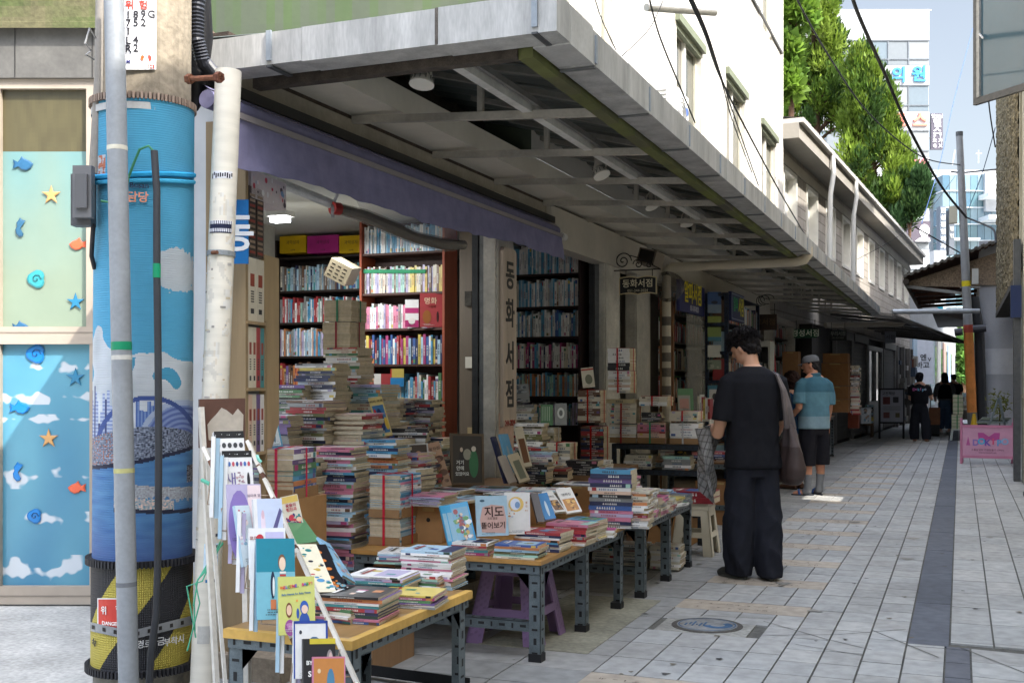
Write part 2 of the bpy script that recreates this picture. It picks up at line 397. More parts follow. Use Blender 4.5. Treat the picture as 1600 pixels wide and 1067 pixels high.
m=MB(); m.box(-3.6,-2.86,4.32,24,-.01,.12,S(140,128,112),'concrete'); m.build('shop_kerb',kind='structure',origin=(0,0,0))
m=MB(); FP=[(-3.6,4.45),(-3.6,24),(-7.3,24),(-7.3,9.6),(-4.55,6.15),(-3.75,4.45)]; m.prism(FP,Matrix.Translation((0,0,-.01)),.11,S(110,100,92),'concrete'); m.build('shop_floor',kind='structure',origin=(0,0,0))
# LEFT BUILDING (aquarium window)
DW=6.95
def LW(x,y,off=0):return PX(x,y,DW-off)
def lwbox(mb,x0,x1,y0,y1,o0,o1,col,m='paint'):
 """box on the window wall: x,y in photo survey units, o0..o1 = metres in front of the wall plane"""
 k=DW/F_PX; X0,X1=(x0-800)*k,(x1-800)*k; Z0,Z1=CAMH+(HZ-y1)*k,CAMH+(HZ-y0)*k
 M=frame(FWD*DW,RGT,UP)
 if(M.to_3x3()@Vector((0,0,1))).dot(FWD)>0:o0,o1=-o1,-o0
 mb.box(X0,X1,Z0,Z1,o0,o1,col,m,M)
lb=thing('corner_building','weathered building at far left with sea-picture window and mossy green fascia','building',LW(60,945))
m=MB(); lwbox(m,-700,-20,45,960,-.3,0,S(150,140,128),'plaster'); lwbox(m,152,330,45,960,-.3,-.002,S(120,104,92),'plaster'); lwbox(m,-20,152,45,125,-.3,-.001,S(96,94,90),'paint_dirty'); m.build('wall',lb)
m=MB(); lwbox(m,-700,320,44,126,0,.06,S(98,96,92),'paint_dirty')
for x in(30,150,240):lwbox(m,x-.7,x+.7,45,125,.06,.063,S(50,48,46),'paint')
m.build('lintel',lb)
def moss(u,v):
 n=noise.noise((u*9,v*3,1))+.4*noise.noise((u*40,v*4,3)); t=max(0,min(1,.45+n))
 return mixc(S(96,92,66),S(62,80,34),t)
m=MB(); k=DW/F_PX
def fasc(u,v):return LW(-700+u*1020,44-v*170,.12)
m.grid(fasc,90,10,moss,'concrete'); lwbox(m,-700,320,43.5,44,0,.12,S(120,116,84),'concrete'); m.build('mossy_fascia',lb)
wn=thing('window',None,None,(0,0,0)); bpy.data.objects.remove(wn)
m=MB(); fc=S(164,152,138)
for a in((-20,152,125,141),(-20,152,511,538),(-20,152,914,942),(-20,4,141,914),(143,152,141,914),(138,143,141,511)):
 lwbox(m,*a,-.02,.035 if a[2]!=511 else .04,fc,'paint')
lwbox(m,-20,152,519,521,.04,.042,mulc(fc,.6)); lwbox(m,-20,152,928,930,.036,.038,mulc(fc,.6))
wf=m.build('window_frame',lb)
def up_c(u,v):
 if v>.74:return mixc(S(92,86,60),S(76,70,50),.5+.5*noise.noise((u*12,v*12,0)))
 c=mixc(S(128,142,124),S(104,140,140),max(0,min(1,(v-.2)*1.5+.3*noise.noise((u*3,v*4,5)))))
 return c
def pn(x0,x1,y0,y1):return lambda u,v:LW(x0+u*(x1-x0),y1+v*(y0-y1),-.004)
m=MB(); m.grid(pn(4,143,141,511),30,50,up_c,'film'); m.build('upper_pane',lb)
def lo_c(u,v):
 n=noise.noise((u*2.2,v*7,9)); c=mixc(S(36,104,144),S(90,148,168),max(0,min(1,.5+v*.4+.5*noise.noise((u*2,v*2,4)))))
 cl=noise.noise((u*3.2+4,v*11,2))+.45*noise.noise((u*11,v*30,8))
 for(cy,wd)in((.07,.055),(.27,.035),(.45,.05),(.9,.03),(.78,.03),(.69,.02)):
  t=1-abs(v-cy)/wd
  if t>0 and cl+t*.5>.42 and(cy>.6 or cy<.5):c=mixc(c,S(186,194,200),min(1,(cl+t*.5-.42)*6))
 return c
m=MB(); m.grid(pn(4,143,538,914),130,300,lo_c,'film'); m.build('lower_pane',lb)
def blobpts(kind,s):
 if kind=='star':return[(s*(1 if i%2==0 else .38)*math.cos(R(90+36*i)),s*(1 if i%2==0 else .38)*math.sin(R(90+36*i)))for i in range(10)]
 if kind=='fish':return[(s*x,s*y)for x,y in((-1,.1),(-.6,.42),(-.1,.62),(.15,.85),(.3,.55),(.55,.25),(1.0,.55),(.9,.1),(1.0,-.35),(.55,-.1),(.2,-.45),(-.3,-.55),(-.75,-.3))]
 if kind=='horse':return[(s*x,s*y)for x,y in((-.5,.75),(-.15,.85),(.05,1.05),(.2,.8),(.4,.55),(.35,.2),(.5,-.1),(.45,-.5),(.15,-.85),(-.2,-.8),(-.3,-.55),(-.05,-.6),(.1,-.4),(0,-.05),(-.1,.25),(0,.5),(-.3,.55))]
 if kind=='shell':return[(s*(.75+.25*abs(math.cos(R(i*22.5*1.5))))*math.cos(R(i*22.5)),s*(.8+.2*abs(math.cos(R(i*22.5*1.5))))*math.sin(R(i*22.5)))for i in range(16)]
for(kd,x,y,s,c)in(('fish',36,258,17,'star'),('star',80,305,17,0),('horse',32,357,17,0),('fish',122,383,15,0),('shell',57,436,16,0),('star',118,472,16,0),('fish',32,512,14,0),('shell',56,553,17,0),('star',118,590,17,0),('fish',31,638,17,0),('star',76,685,17,0),('horse',28,738,17,0),('fish',120,763,15,0),('shell',54,806,13,0)):
 col={'fish':S(40,84,116)if x<60 else S(196,86,56),'star':S(176,134,84)if 70<x<90 else S(36,104,136),'horse':S(44,84,110),'shell':S(48,132,138)}[kd]
 if y>530 and x<60:col=S(12,104,168)
 m=MB(); M=frame(LW(x,y,.004),RGT,UP); M=M@Matrix.Scale(k,4)
 flip=-1 if x>100 and kd=='fish' else 1
 pts=blobpts(kd,s*.95); pts=[(p[0]*(-flip),p[1])for p in pts]
 if(M.to_3x3()@Vector((0,0,1))).dot(FWD)>0:pass
 n=len(pts); cz=1.4/1
 vs=[(p[0],p[1],0)for p in pts]+[(p[0]*.8,p[1]*.8,.7)for p in pts]+[(0,0,.9)]
 m.add(vs,[(i,(i+1)%n,n+(i+1)%n,n+i)for i in range(n)]+[(n+i,n+(i+1)%n,2*n)for i in range(n)],[col]*n+[mulc(col,1.3)]*n,'film',M)
 if kd=='shell':m.tube([M@Vector((s*.5*math.cos(a*.9)*(1-a/9),s*.5*math.sin(a*.9)*(1-a/9),1.0))for a in range(9)],.004,mulc(col,.5),'film',5)
 nm={'fish':'fish_decal','star':'starfish_decal','horse':'seahorse_decal','shell':'shell_decal'}[kd]
 m.build(nm,lb)
CX,CY,ZT=-2.84,7.47,14.0
ub=thing('white_building','tall white plastered building above the bookshops, its side wall green','building',(CX,12,2.9))
R11=Vector((.985,.17,0)).normalized()
gl=Vector((CX,CY,0)); g0=gl-Vector((math.cos(R(11.5)),math.sin(R(11.5)),0))*8.0
def greenw(u,v):p=g0.lerp(gl,u); return(p.x,p.y,2.95+v*11)
def greenc(u,v):
 n=noise.noise((u*14,v*9,2)); c=mixc(S(74,82,68),S(88,96,78),.5+n)
 st=max(0,noise.noise((u*60,v*2.5,7)))*max(0,noise.noise((u*5,v*3,1))+.3)
 return mixc(c,S(70,96,40),min(1,st*3))
m=MB(); m.grid(greenw,120,40,greenc,'plaster'); m.build('green_side_wall',ub)
m=MB(); a,b=g0.lerp(gl,.30),g0.lerp(gl,.72); nn=Vector((math.sin(R(11.5)),-math.cos(R(11.5)),0))*.006
pts=[]
for i in range(26):
 p=a.lerp(b,i/25)+nn; pts.append((p.x,p.y,3.36+.012*math.sin(i*1.3)+.006*math.sin(i*4.1)))
m.tube(pts,.006,S(82,86,74),'plaster',5); m.build('wall_crack',ub)
WY1=19.75
win=[(7.35,7.75,3.3,4.95),(8.6,9.05,3.2,5.4)]
def wy(x):return onX(x,0,CX).y
wins=[(7.7,8.3,3.2,5.9),(9.05,9.5,3.2,5.9),(wy(1057),wy(1096),3.1,onX(1057,34,CX).z),(wy(1135),wy(1164),3.1,onX(1135,117,CX).z),(wy(1190),wy(1212),3.1,onX(1190,195,CX).z),(wy(1186),wy(1206),6.9,8.6),(wy(1057),wy(1096),6.7,8.3),(8.6,9.6,6.9,8.3)]
m=MB(); WC=S(194,190,182)
ys=sorted({CY,WY1}|{w_[0]for w_ in wins}|{w_[1]for w_ in wins}); zs=sorted({3.002,ZT}|{w_[2]for w_ in wins}|{w_[3]for w_ in wins})
for i in range(len(ys)-1):
 for j in range(len(zs)-1):
  cy,cz=(ys[i]+ys[i+1])/2,(zs[j]+zs[j+1])/2
  if not any(w_[0]<cy<w_[1]and w_[2]<cz<w_[3]for w_ in wins):
   m.poly([(CX,ys[i],zs[j]),(CX,ys[i+1],zs[j]),(CX,ys[i+1],zs[j+1]),(CX,ys[i],zs[j+1])],WC,'plaster')
for w_ in wins:
 a,b,c,d=w_; q=.14
 for pts in([(CX,a,c),(CX,a,d),(CX-q,a,d),(CX-q,a,c)],[(CX,b,d),(CX,b,c),(CX-q,b,c),(CX-q,b,d)],[(CX,a,d),(CX,b,d),(CX-q,b,d),(CX-q,a,d)],[(CX,b,c),(CX,a,c),(CX-q,a,c),(CX-q,b,c)]):
  m.poly(pts,WC,'plaster')
m.poly([(CX,WY1,2.9),(CX-6,WY1,2.9),(CX-6,WY1,ZT),(CX,WY1,ZT)],WC,'plaster')
m.build('wall',ub)
for(a,b,c,d)in wins:
 m=MB(); fr=S(206,200,182)if a>9 else S(176,160,140); q=CX-.06; t=.05
 m.box(q-.04,q,a,a+t,c,d,fr); m.box(q-.04,q,b-t,b,c,d,fr); m.box(q-.039,q-.001,a+t,b-t,d-t,d,fr); m.box(q-.039,q-.001,a+t,b-t,c,c+t,fr)
 mid=(a+b)/2; m.box(q-.038,q+.01,mid-t*.7,mid+t*.7,c+t,d-t,S(226,224,216))
 f=m.build('window',ub)
 m=MB(); m.box(q-.03,q-.025,a+t,mid-t*.7,c+t,d-t,S(92,88,76),'glass_dark'); m.box(q-.03,q-.025,mid+t*.7,b-t,c+t,d-t,S(70,72,64),'glass_dark'); m.build('pane',f)
 m=MB(); m.box(CX,CX+.05,a-.06,b+.06,d,d+.09,S(112,118,98)); m.box(CX-.058,CX+.001,a+.001,b-.001,d-.06,d-.002,S(132,138,118)); m.build('hood',f)
m=MB(); z=5.3
for(a,b,zz)in((wy(1170),18.1,6.75),):m.box(CX,CX+.03,14.5,19.5,7.0,7.04,S(70,68,66))
m.build('ledge',ub)
p0=onX(1018,22,CX)
fl=thing('flue_pipe','round steel flue sticking out of the white upper wall','flue pipe',onX(1030,10,CX))
q0=PX(1010,12,6.9); q1=PX(1117,20,7.35)
m=MB(); m.tube([q0,q1],.024,S(206,200,188),'zinc',14); m.build('pipe',fl)
m=MB()
for i in range(8):
 for j in range(3):
  p=q0.lerp(q1,.72+i*.03); m.box(p.x-.004,p.x+.004,p.y-.028,p.y-.02,p.z-.012+j*.01,p.z-.006+j*.01,S(60,58,55))
m.build('vent_slots',fl)
ac=thing('air_conditioner','white outdoor air conditioner unit half hidden behind the canopy edge','air conditioner',onX(1040,180,CX+.3)-Vector((0,0,.3)))
p=onX(1040,170,CX+.2); m=MB(); m.box(p.x-.14,p.x+.14,p.y-.36,p.y+.36,p.z-.35,p.z+.17,S(228,228,224),'plastic'); m.build('casing',ac)
m=MB()
for r_ in(.05,.09,.13,.17):m.tube([(p.x+.145+0*math.cos(t),p.y+.08+r_*math.cos(t),p.z-.06+r_*math.sin(t))for t in[i*.3 for i in range(22)]],.004,S(150,150,150),'plastic',5)
m.tube([(p.x-.05+r_,p.y-.362,p.z+.0)for r_ in(0,.1)],.05,S(120,120,118),'plastic',12)
for j in range(8):m.box(p.x-.1,p.x+.1,p.y-.366,p.y-.36,p.z-.2+j*.04,p.z-.19+j*.04,S(140,140,138),'plastic')
m.build('fan_grille',ac)
m=MB(); m.tube([(p.x+.14,p.y+.29,p.z+.02),(p.x+.146,p.y+.29,p.z+.02)],.045,S(70,98,170),'plastic',16); m.build('badge',ac)
# block building further on
BX0,BY0,BX1,BY1=-2.98,19.8,-1.65,42.0
bdir=Vector((BX1-BX0,BY1-BY0,0)); BL=bdir.length; bdir.normalize(); bn=Vector((bdir.y,-bdir.x,0))
BM=frame((BX0,BY0,0),bdir,UP)
if(BM.to_3x3()@Vector((0,0,1))).dot(bn)<0:BSG=-1
else:BSG=1
def bbox(mb,x0,x1,z0,z1,o0,o1,col,m='paint'):
 a,b=(o0,o1)if BSG>0 else(-o1,-o0); mb.box(x0,x1,z0,z1,a,b,col,m,BM)
bb=thing('block_building','long grey block-walled building with a row of white windows and pale roof','building',(BX0,BY0,0))
EZ=5.6
def bt(x):
 lo,hi=0.0,BL
 for _ in range(40):
  md=(lo+hi)/2; p=Vector((BX0,BY0,0))+bdir*md; d=p.dot(FWD); xx=800+F_PX*p.dot(RGT)/d
  if xx<x:lo=md
  else:hi=md
 return lo
bw=[(a,a+1.25)for a in[.6+i*2.2 for i in range(10)]]
m=MB(); BC=S(160,153,144); z0w,z1w=4.1,5.3
cur=0
for a,b in bw:
 bbox(m,cur,a,2.6,EZ,-.3,0,BC,'block_wall'); bbox(m,a,b,2.6,z0w,-.3,0,BC,'block_wall'); bbox(m,a,b,z1w,EZ,-.3,0,mulc(BC,1.08),'block_wall'); cur=b
bbox(m,cur,BL,2.6,EZ,-.3,0,BC,'block_wall')
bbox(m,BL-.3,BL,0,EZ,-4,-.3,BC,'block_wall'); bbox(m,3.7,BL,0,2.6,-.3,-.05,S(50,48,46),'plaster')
m.build('wall',bb)
m=MB(); bbox(m,0,BL,z1w+.02,z1w+.2,0,.03,S(186,180,168),'plaster'); m.build('lintel_band',bb)
for a,b in bw:
 m=MB(); bbox(m,a,a+.1,z0w,z1w,-.2,.02,S(222,218,208)); bbox(m,b-.1,b,z0w,z1w,-.2,.02,S(222,218,208)); bbox(m,a+.1,b-.1,z1w-.08,z1w,-.199,.019,S(222,218,208)); bbox(m,a+.1,b-.1,z0w,z0w+.08,-.199,.019,S(222,218,208)); f=m.build('window',bb)
 m=MB(); bbox(m,a+.1,b-.1,z0w+.08,z1w-.08,-.16,-.15,S(214,216,214),'film'); m.build('pane',f)
m=MB(); bbox(m,-.1,BL+.4,EZ,EZ+.26,-.2,.42,S(150,145,136),'plaster'); bbox(m,-.1,BL+.4,EZ+.26,EZ+.34,-.2,.5,S(196,192,184),'zinc'); m.build('eave',bb)
rz=[Vector((BX0,BY0,0))+bdir*(-.1),Vector((BX0,BY0,0))+bdir*(BL+.4)]
m=MB(); A,B=rz; n0,n1=bn*.5,bn*-3.2
for i in range(60):
 u0,u1=i/60,(i+1)/60; p,q=A.lerp(B,u0),A.lerp(B,u1); h=.02 if i%2 else 0
 m.poly([tuple(p+n0+UP*(EZ+.342+h)),tuple(q+n0+UP*(EZ+.342+h)),tuple(q+n1+UP*(EZ+.8+h)),tuple(p+n1+UP*(EZ+.8+h))],S(150,150,148),'zinc')
m.build('roof',bb)
for i,s0 in enumerate((bt(1262),bt(1302))):
 p=Vector((BX0,BY0,0))+bdir*s0
 pts=[p+bn*(-1.6)+UP*(EZ+.75),p+bn*(-.4)+UP*(EZ+.62),p+bn*.2+UP*(EZ+.5),p+bn*.48+UP*(EZ+.3),p+bn*.5+UP*(EZ-.1),p+bn*.44+UP*(EZ-.5),p+bn*.42+UP*3.2]
 m=MB(); m.tube(pts,.05,S(222,220,214),'plastic',10); m.build('drain_pipe',smooth=True,label=('nearer' if i==0 else 'farther')+' white plastic pipe curving over the eave of block building',cat='drain pipe',group='white pipes over the block building eave')
 # CANOPY over the first shops
XF=-3.1
cp=thing('canopy','long metal canopy over the first bookshops with grey gutter and mossy beam','canopy',(-2.3,4.1,2.74))
ZC=S(184,183,180)
Y0,Y1=4.12,23.2
m=MB()
def gut(a,b,ax):
 pass
rr=random.Random(5)
xs=[-3.12,-2.62,-1.98,-1.46]
for i in range(3):m.box(xs[i]+(.0015 if i else 0),xs[i+1],Y0-.0005*i,Y0+.16,2.755-i*.004,2.895+i*.003,jit(ZC,.04),'gutter')
m.build('front_gutter',cp)
m=MB(); y=Y0+.16; i=0
m.box(-1.62,-1.459,Y0+.162,y+.3,2.741,2.9,jit(ZC,.04),'zinc'); y+=.3
while y<Y1:
 L=.62 if i%3 else .55; L=min(L,Y1-y)
 m.box(-1.62,-1.46+.0012*(i%2),y+.003,y+L-.003,2.74-.001*(i%2),2.888+.002*(i%2),jit(mulc(ZC,.9),.08),'gutter'); m.box(-1.618,-1.463,y+L-.003,y+L+.003,2.742,2.886,mulc(ZC,.3),'zinc')
 y+=L; i+=1
m.build('side_gutter',cp)
m=MB(); y=Y0+.5
while y<Y1:m.box(-1.463,-1.453,y-.012,y+.012,2.75,2.87,S(150,158,166),'zinc'); m.box(-1.62,-1.46,y-.012,y+.012,2.73,2.737,S(110,112,112),'zinc'); m.cut(); y+=.9
for x in(-2.78,-1.55):m.box(x-.012,x+.012,Y0-.012,Y0-.001,2.77,2.9,S(150,158,166),'zinc'); m.box(x-.012,x+.012,Y0-.01,Y0+.16,2.742,2.75,S(80,82,84),'zinc'); m.cut()
m.box(-1.985,-1.972,Y0-.004,Y0+.0,2.75,2.9,S(96,90,84),'rust')
m.build('gutter_strap',cp)
m=MB()
def mossb(u):
 n=noise.noise((u*30,0,1)); return mixc(S(88,84,68),S(104,112,48),max(0,min(1,.6+n*1.4)))
N=60
for i in range(N):
 a,b=Y0+.2+(Y1-Y0-.3)*i/N,Y0+.2+(Y1-Y0-.3)*(i+1)/N; m.box(-1.70,-1.635,a,b,2.715+.0001*(i%2),2.765,mossb(i/N),'paint_dirty')
m.box(-3.0,-1.70,Y0+.19,Y0+.25,2.72,2.77,S(74,66,58),'rust')
m.build('mossy_beam',cp)
m=MB()
def zc(x):return 2.835+(x+3.15)*(2.745-2.835)/1.5
yb=[5.43+i*1.02 for i in range(18)]
for y in yb:m.bar((-3.12,y,2.83),(-1.66,y,2.742),.035,.04,S(174,168,156),'paint_dirty'); m.bar((-2.35,y,zc(-2.35)+.02),(-2.35,y,3.02),.03,.03,S(170,164,152),'paint_dirty'); m.cut()
m.build('cross_bar',cp)
m=MB()
m.bar((-2.08,Y0+.3,2.80),(-2.08,11.3,2.80),.05,.05,S(206,204,198),'paint_dirty'); m.bar((-2.02,Y0+.3,2.815),(-2.02,11.3,2.815),.02,.03,S(120,118,114),'paint_dirty')
m.bar((-2.15,12,2.82),(-2.15,17.5,2.82),.04,.04,S(176,172,164),'paint_dirty')
m.build('lighting_rail',cp)
m=MB(); nx=1
y=Y0+.1
ZI=lambda y:2.95+.33*min(1,max(0,(y-4.3)/1.1))
while y<Y1:
 for q in range(4):
  a,b=y+q*.05,y+(q+1)*.05; h0,h1=(0,.02)if q in(0,)else((.02,.02)if q==1 else((.02,0)if q==2 else(0,0)))
  m.poly([(-3.3,a,ZI(a)+h0),(-3.3,b,ZI(b)+h1),(-1.5,b,2.862+h1),(-1.5,a,2.862+h0)],S(84,90,86),'sheet')
 y+=.2
m.build('roof_sheet',cp)
m=MB(); y=Y0+.45
while y<Y1:m.bar((-2.84,y,ZI(y)-.12),(-1.64,y,2.845),.05,.03,S(130,128,120),'paint_dirty'); m.cut(); y+=.62
for x in(-2.45,-1.9):m.bar((x,5.4,3.05-(x+2.45)*.25),(x,Y1,3.05-(x+2.45)*.25),.03,.03,S(100,98,94),'paint_dirty'); m.cut()
m.build('rafter',cp)
m=MB(); m.grid(lambda u,v:(-3.172,Y0+.2+u*3.3,2.86+v*(ZI(Y0+.2+u*3.3)-2.86)),30,1,lambda u,v:S(60,54,48),'rust'); m.build('closing_board',cp)  # added dark board, stops the lit wall showing through the roof gap
sb=MB(); sb.box(-3.17,-2.84,Y0+.17,5.0,2.86,2.93,S(214,208,194),'plaster'); sb.box(-3.17,-2.84,5.0,19.7,2.86,3.0,S(214,208,194),'plaster')
sb.build('slab_beam',ub)
fb=thing('shop_building','ground floor row of bookshops with white pillars under the canopy','building',(XF,8,0))
m=MB(); m.box(-3.3,-3.14,Y0+.2,24,2.74,3.0,S(70,58,50),'rust'); m.box(-3.19,-3.12,Y0+.2,8.6,2.74,2.83,S(150,142,128),'paint_dirty')
m.box(-3.22,-3.075,8.55,24,2.5,2.82,S(176,170,158),'plaster'); m.build('lintel_beam',fb)
def pillar(y0,y1,x1=XF,dx=.22,c=(196,192,182),z0=.12,z1=2.75):
 m=MB(); m.box(x1-dx,x1,y0,y1,z0,z1,S(*c),'paint_dirty'); m.box(x1,x1+.012,y0+.02,y0+.05,z0,z1-.1,mulc(S(*c),.9),'paint_dirty'); m.build('pillar',fb)
pillar(7.42,7.78,dx=.09); pillar(10.08,10.6,dx=.05); pillar(11.15,11.7,dx=.1,c=(170,166,156)); pillar(17.0,17.5); pillar(20.2,20.5); pillar(22.9,23.2)
m=MB()
for(y,x)in((7.46,-3.24),(10.1,-3.2)):m.box(x-.045,x+.0,y-.03,y+.06,.12,2.74,S(60,62,64),'steel'); m.box(x+.003,x+.045,y-.01,y+.05,.12,2.7,S(120,122,122),'steel'); m.cut()
m.build('door_track',fb)
m=MB()
for(x,wd,c)in((-3.78,.14,(104,92,78)),(-3.64,.1,(128,118,104)),(-3.53,.12,(96,84,72))):m.box(x,x+wd-.01,8.3,8.36,.1,2.7,S(*c),'wood'); m.cut()
for(x,wd,c)in((-3.42,.1,(96,86,74)),(-3.31,.1,(118,106,90))):m.box(x,x+wd-.01,10.45,10.5,.1,2.74,S(*c),'wood'); m.cut()
m.box(-3.72,-3.66,8.27,8.3,2.0,2.12,S(60,56,50),'rust'); m.box(-3.36,-3.3,10.4,10.45,2.05,2.15,S(40,36,32),'rust')
m.build('timber_post',fb)
m=MB()
m.box(-3.72,-3.66,8.28,8.3,1.5,1.59,S(206,200,186),'plastic'); m.cut(); m.box(-3.7,-3.62,8.28,8.3,.93,1.02,S(170,150,110),'wood'); m.cut(); m.box(-3.32,-3.24,10.42,10.45,1.28,1.5,S(200,190,160),'plastic'); m.cut()
m.tube([(-3.27,10.4,1.66),(-3.27,10.45,1.66)],.05,S(176,168,150),'plastic',12); m.cut(); m.tube([(-3.27,10.4,1.76),(-3.27,10.45,1.76)],.045,S(160,150,130),'plastic',12)
m.build('switch_box',fb)
m=MB(); W=S(150,148,142)
m.prism([(-3.3,4.3),(-3.3,24),(-7.3,24),(-7.3,9.6),(-4.55,6.15),(-3.75,4.3)],Matrix.Translation((0,0,2.75)),.1,S(186,188,184),'plaster')
m.build('ceiling',fb)
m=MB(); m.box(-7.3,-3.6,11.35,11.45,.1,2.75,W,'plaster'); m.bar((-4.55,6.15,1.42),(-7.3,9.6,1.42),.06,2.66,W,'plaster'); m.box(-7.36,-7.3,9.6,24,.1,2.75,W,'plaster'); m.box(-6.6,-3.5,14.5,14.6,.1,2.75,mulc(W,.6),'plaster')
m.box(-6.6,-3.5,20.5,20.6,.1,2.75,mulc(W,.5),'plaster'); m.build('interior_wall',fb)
m=MB(); m.box(-3.5,-3.32,10.62,12.6,.1,2.75,S(170,164,152),'plaster'); m.build('wall',fb)
m=MB()
for i in range(12):m.box(-3.31,-3.27,10.64,11.5,2.35+i*.03,2.372+i*.03,S(150,136,112),'paint_dirty')
m.build('roller_slats',fb)
m=MB(); m.box(-3.42,-3.24,4.36,4.42,.0,2.7,S(196,198,200),'paint'); m.build('partition',fb)
m=MB(); m.box(-3.68,-3.44,4.3,4.5,.0,2.74,S(150,140,128),'paint_dirty')
for z in(1.05,1.72,2.2):m.box(-3.62,-3.5,4.24,4.3,z,z+.05,S(70,50,40),'rust')
m.build('rusty_post',fb)
def part_prism():pass
lm=thing('fluorescent_lamp','lit white fluorescent lamp under the ceiling of the first bookshop','lamp',PX(435,343,8.6))
p=PX(435,343,8.3); m=MB(); m.box(p.x-.11,p.x+.06,p.y,p.y+.13,p.z+.03,p.z+.07,S(210,210,205),'plastic'); m.build('housing',lm)
m=MB(); m.box(p.x-.09,p.x+.04,p.y+.02,p.y+.1,p.z-.01,p.z+.028,(.95,.98,1),'lit'); m.build('tube',lm)
ld=bpy.data.lights.new('lamp_light','AREA'); lo=bpy.data.objects.new('lamp_light',ld); COL.objects.link(lo); ld.shape='RECTANGLE'; ld.size=1.1; ld.size_y=.2; ld.energy=13; ld.color=(.93,.97,1); lo.parent=lm; lo.location=(0,.1,-.03)
m=MB(); p=PX(380,320,7.4); q=PX(690,300,9.6)
aw=thing('awning','rolled out purple fabric awning over the opening of the first bookshop','awning',(-2.98,5.9,2.33))
def awf(u,v):
 y=4.0+u*4.5; wv=.012*math.sin(y*7)+.008*math.sin(y*17+v*3)
 return(-2.97+wv*v+.02*v,y,2.548-v*(.225+.014*math.sin(y*2.3)-.05*u)+.004*math.sin(y*25))
PU=S(128,126,158)
m=MB(); m.grid(awf,80,8,lambda u,v:mulc(PU,1+.12*noise.noise((u*20,v*2,0))),'cloth'); m.grid(lambda u,v:(awf(1-u,v)[0]-.004,awf(1-u,v)[1],awf(1-u,v)[2]),80,8,lambda u,v:mulc(PU,.8),'cloth'); m.build('valance',aw,smooth=True)
m=MB(); m.tube([(-3.02,4.0,2.60),(-3.02,8.5,2.60)],.04,mulc(PU,.8),'cloth',14); m.grid(lambda u,v:(-3.14+v*.14,4.0+u*4.5,2.69-.05*v*v),30,4,lambda u,v:mulc(PU,.8),'cloth'); m.build('roll',aw,smooth=True)
m=MB(); m.box(-2.975,-2.958,4.0,8.5,2.545,2.572,S(140,134,136),'paint'); m.build('trim_bar',aw)
m=MB(); m.box(-3.1,-3.06,3.8,8.6,2.68,2.73,S(40,38,36),'rubber'); m.tube([(-2.98,8.52,2.56),(-2.98,8.6,2.56)],.03,S(190,190,190),'plastic',10); m.build('mount_rail',aw)
rs=thing('rain_sheet','rolled grey and clear plastic rain sheet hanging under the awning on a steel hook','plastic sheet',PX(620,360,7.6))
A=[PX(525,325,6.9),PX(570,338,7.0),PX(610,355,7.15),PX(650,372,7.3),PX(690,382,7.5),PX(724,383,7.7)]
m=MB(); m.tube(A,[.035,.045,.05,.045,.05,.035],S(120,116,106),'clear_film',12); m.tube(A,[.03,.034,.038,.034,.036,.03],S(104,98,88),'cloth',9); m.build('roll',rs,smooth=True)
m=MB(); top=[PX(535,290,6.8),PX(600,306,7.0),PX(660,330,7.3),PX(712,356,7.7)]
def il(L,u):
 t=u*(len(L)-1); i=min(int(t),len(L)-2); return L[i].lerp(L[i+1],t-i)
m.grid(lambda u,v:il(top,u).lerp(il(A[1:],u),v)+Vector((.02*math.sin(u*9+v*4),0,0)),24,8,lambda u,v:S(200,204,206),'clear_film'); m.build('hanging_film',rs,smooth=True)
m=MB(); c=PX(524,326,6.88); m.tube([c+Vector((0,0,.17)),c+Vector((.012,0,.08)),c+Vector((-.02,0,.02))],.01,S(170,172,176),'steel',8); m.tube([c+Vector((-.01,-.02,0)),c+Vector((.01,.03,0))],.04,S(150,40,36),'plastic',14); m.tube([c+Vector((-.03,.0,-.01)),c+Vector((-.012,.01,-.01))],.045,S(150,150,150),'steel',14); m.build('hook',rs)
pp=MB(); pp.tube([PX(392,268,6.6),PX(520,320,6.9)],.03,S(180,182,180),'steel',12)
pp.build('awning_tube',aw)
def spot(x,y,d,lab,tilt=0):
 p=PX(x,y,d); t=thing('spot_lamp',lab,'spot lamp',p,'spot lamps under the canopy')
 m=MB(); m.tube([(p.x,p.y,2.82),(p.x,p.y,p.z+.09)],.014,S(176,170,160),'paint',8)
 for s in(-1,1):m.tube([(p.x,p.y,p.z+.10),(p.x+s*.035,p.y,p.z+.06),(p.x+s*.045,p.y,p.z-.0)],.006,S(190,184,172),'paint',6)
 m.build('arm',t)
 m=MB(); ax=Vector((math.sin(tilt),-.25,-1)).normalized()
 c=Vector((p.x,p.y,p.z)); m.tube([c-ax*.03,c,c+ax*.03,c+ax*.035],[.02,.045,.058,.058],S(206,202,192),'paint',16)
 for k in range(12):
  a=k*math.pi/6; u=ax.orthogonal().normalized(); v=ax.cross(u); q=c+(u*math.cos(a)+v*math.sin(a))*.052; m.tube([q-ax*.0,q+ax*.03],.004,S(120,118,110),'paint',4)
 m.build('lamp_head',t,smooth=True)
spot(660,122,5.1,'white spot lamp nearest the front corner of the canopy'); spot(938,268,7.4,'white tilted spot lamp second along the canopy rail',.5); spot(1017,318,8.9,'white tilted spot lamp third along the canopy rail',.5)
spot(1072,346,9.9,'white spot lamp fourth along the canopy rail',.2); spot(1176,385,14,'small white spot lamp above the blue shop sign',.4); spot(1238,433,19,'small white spot lamp far along the canopy, nearer of the last two',.2); spot(1252,440,20.5,'small white spot lamp far along the canopy, farthest one',.2)
m=MB(); c=S(206,196,176)
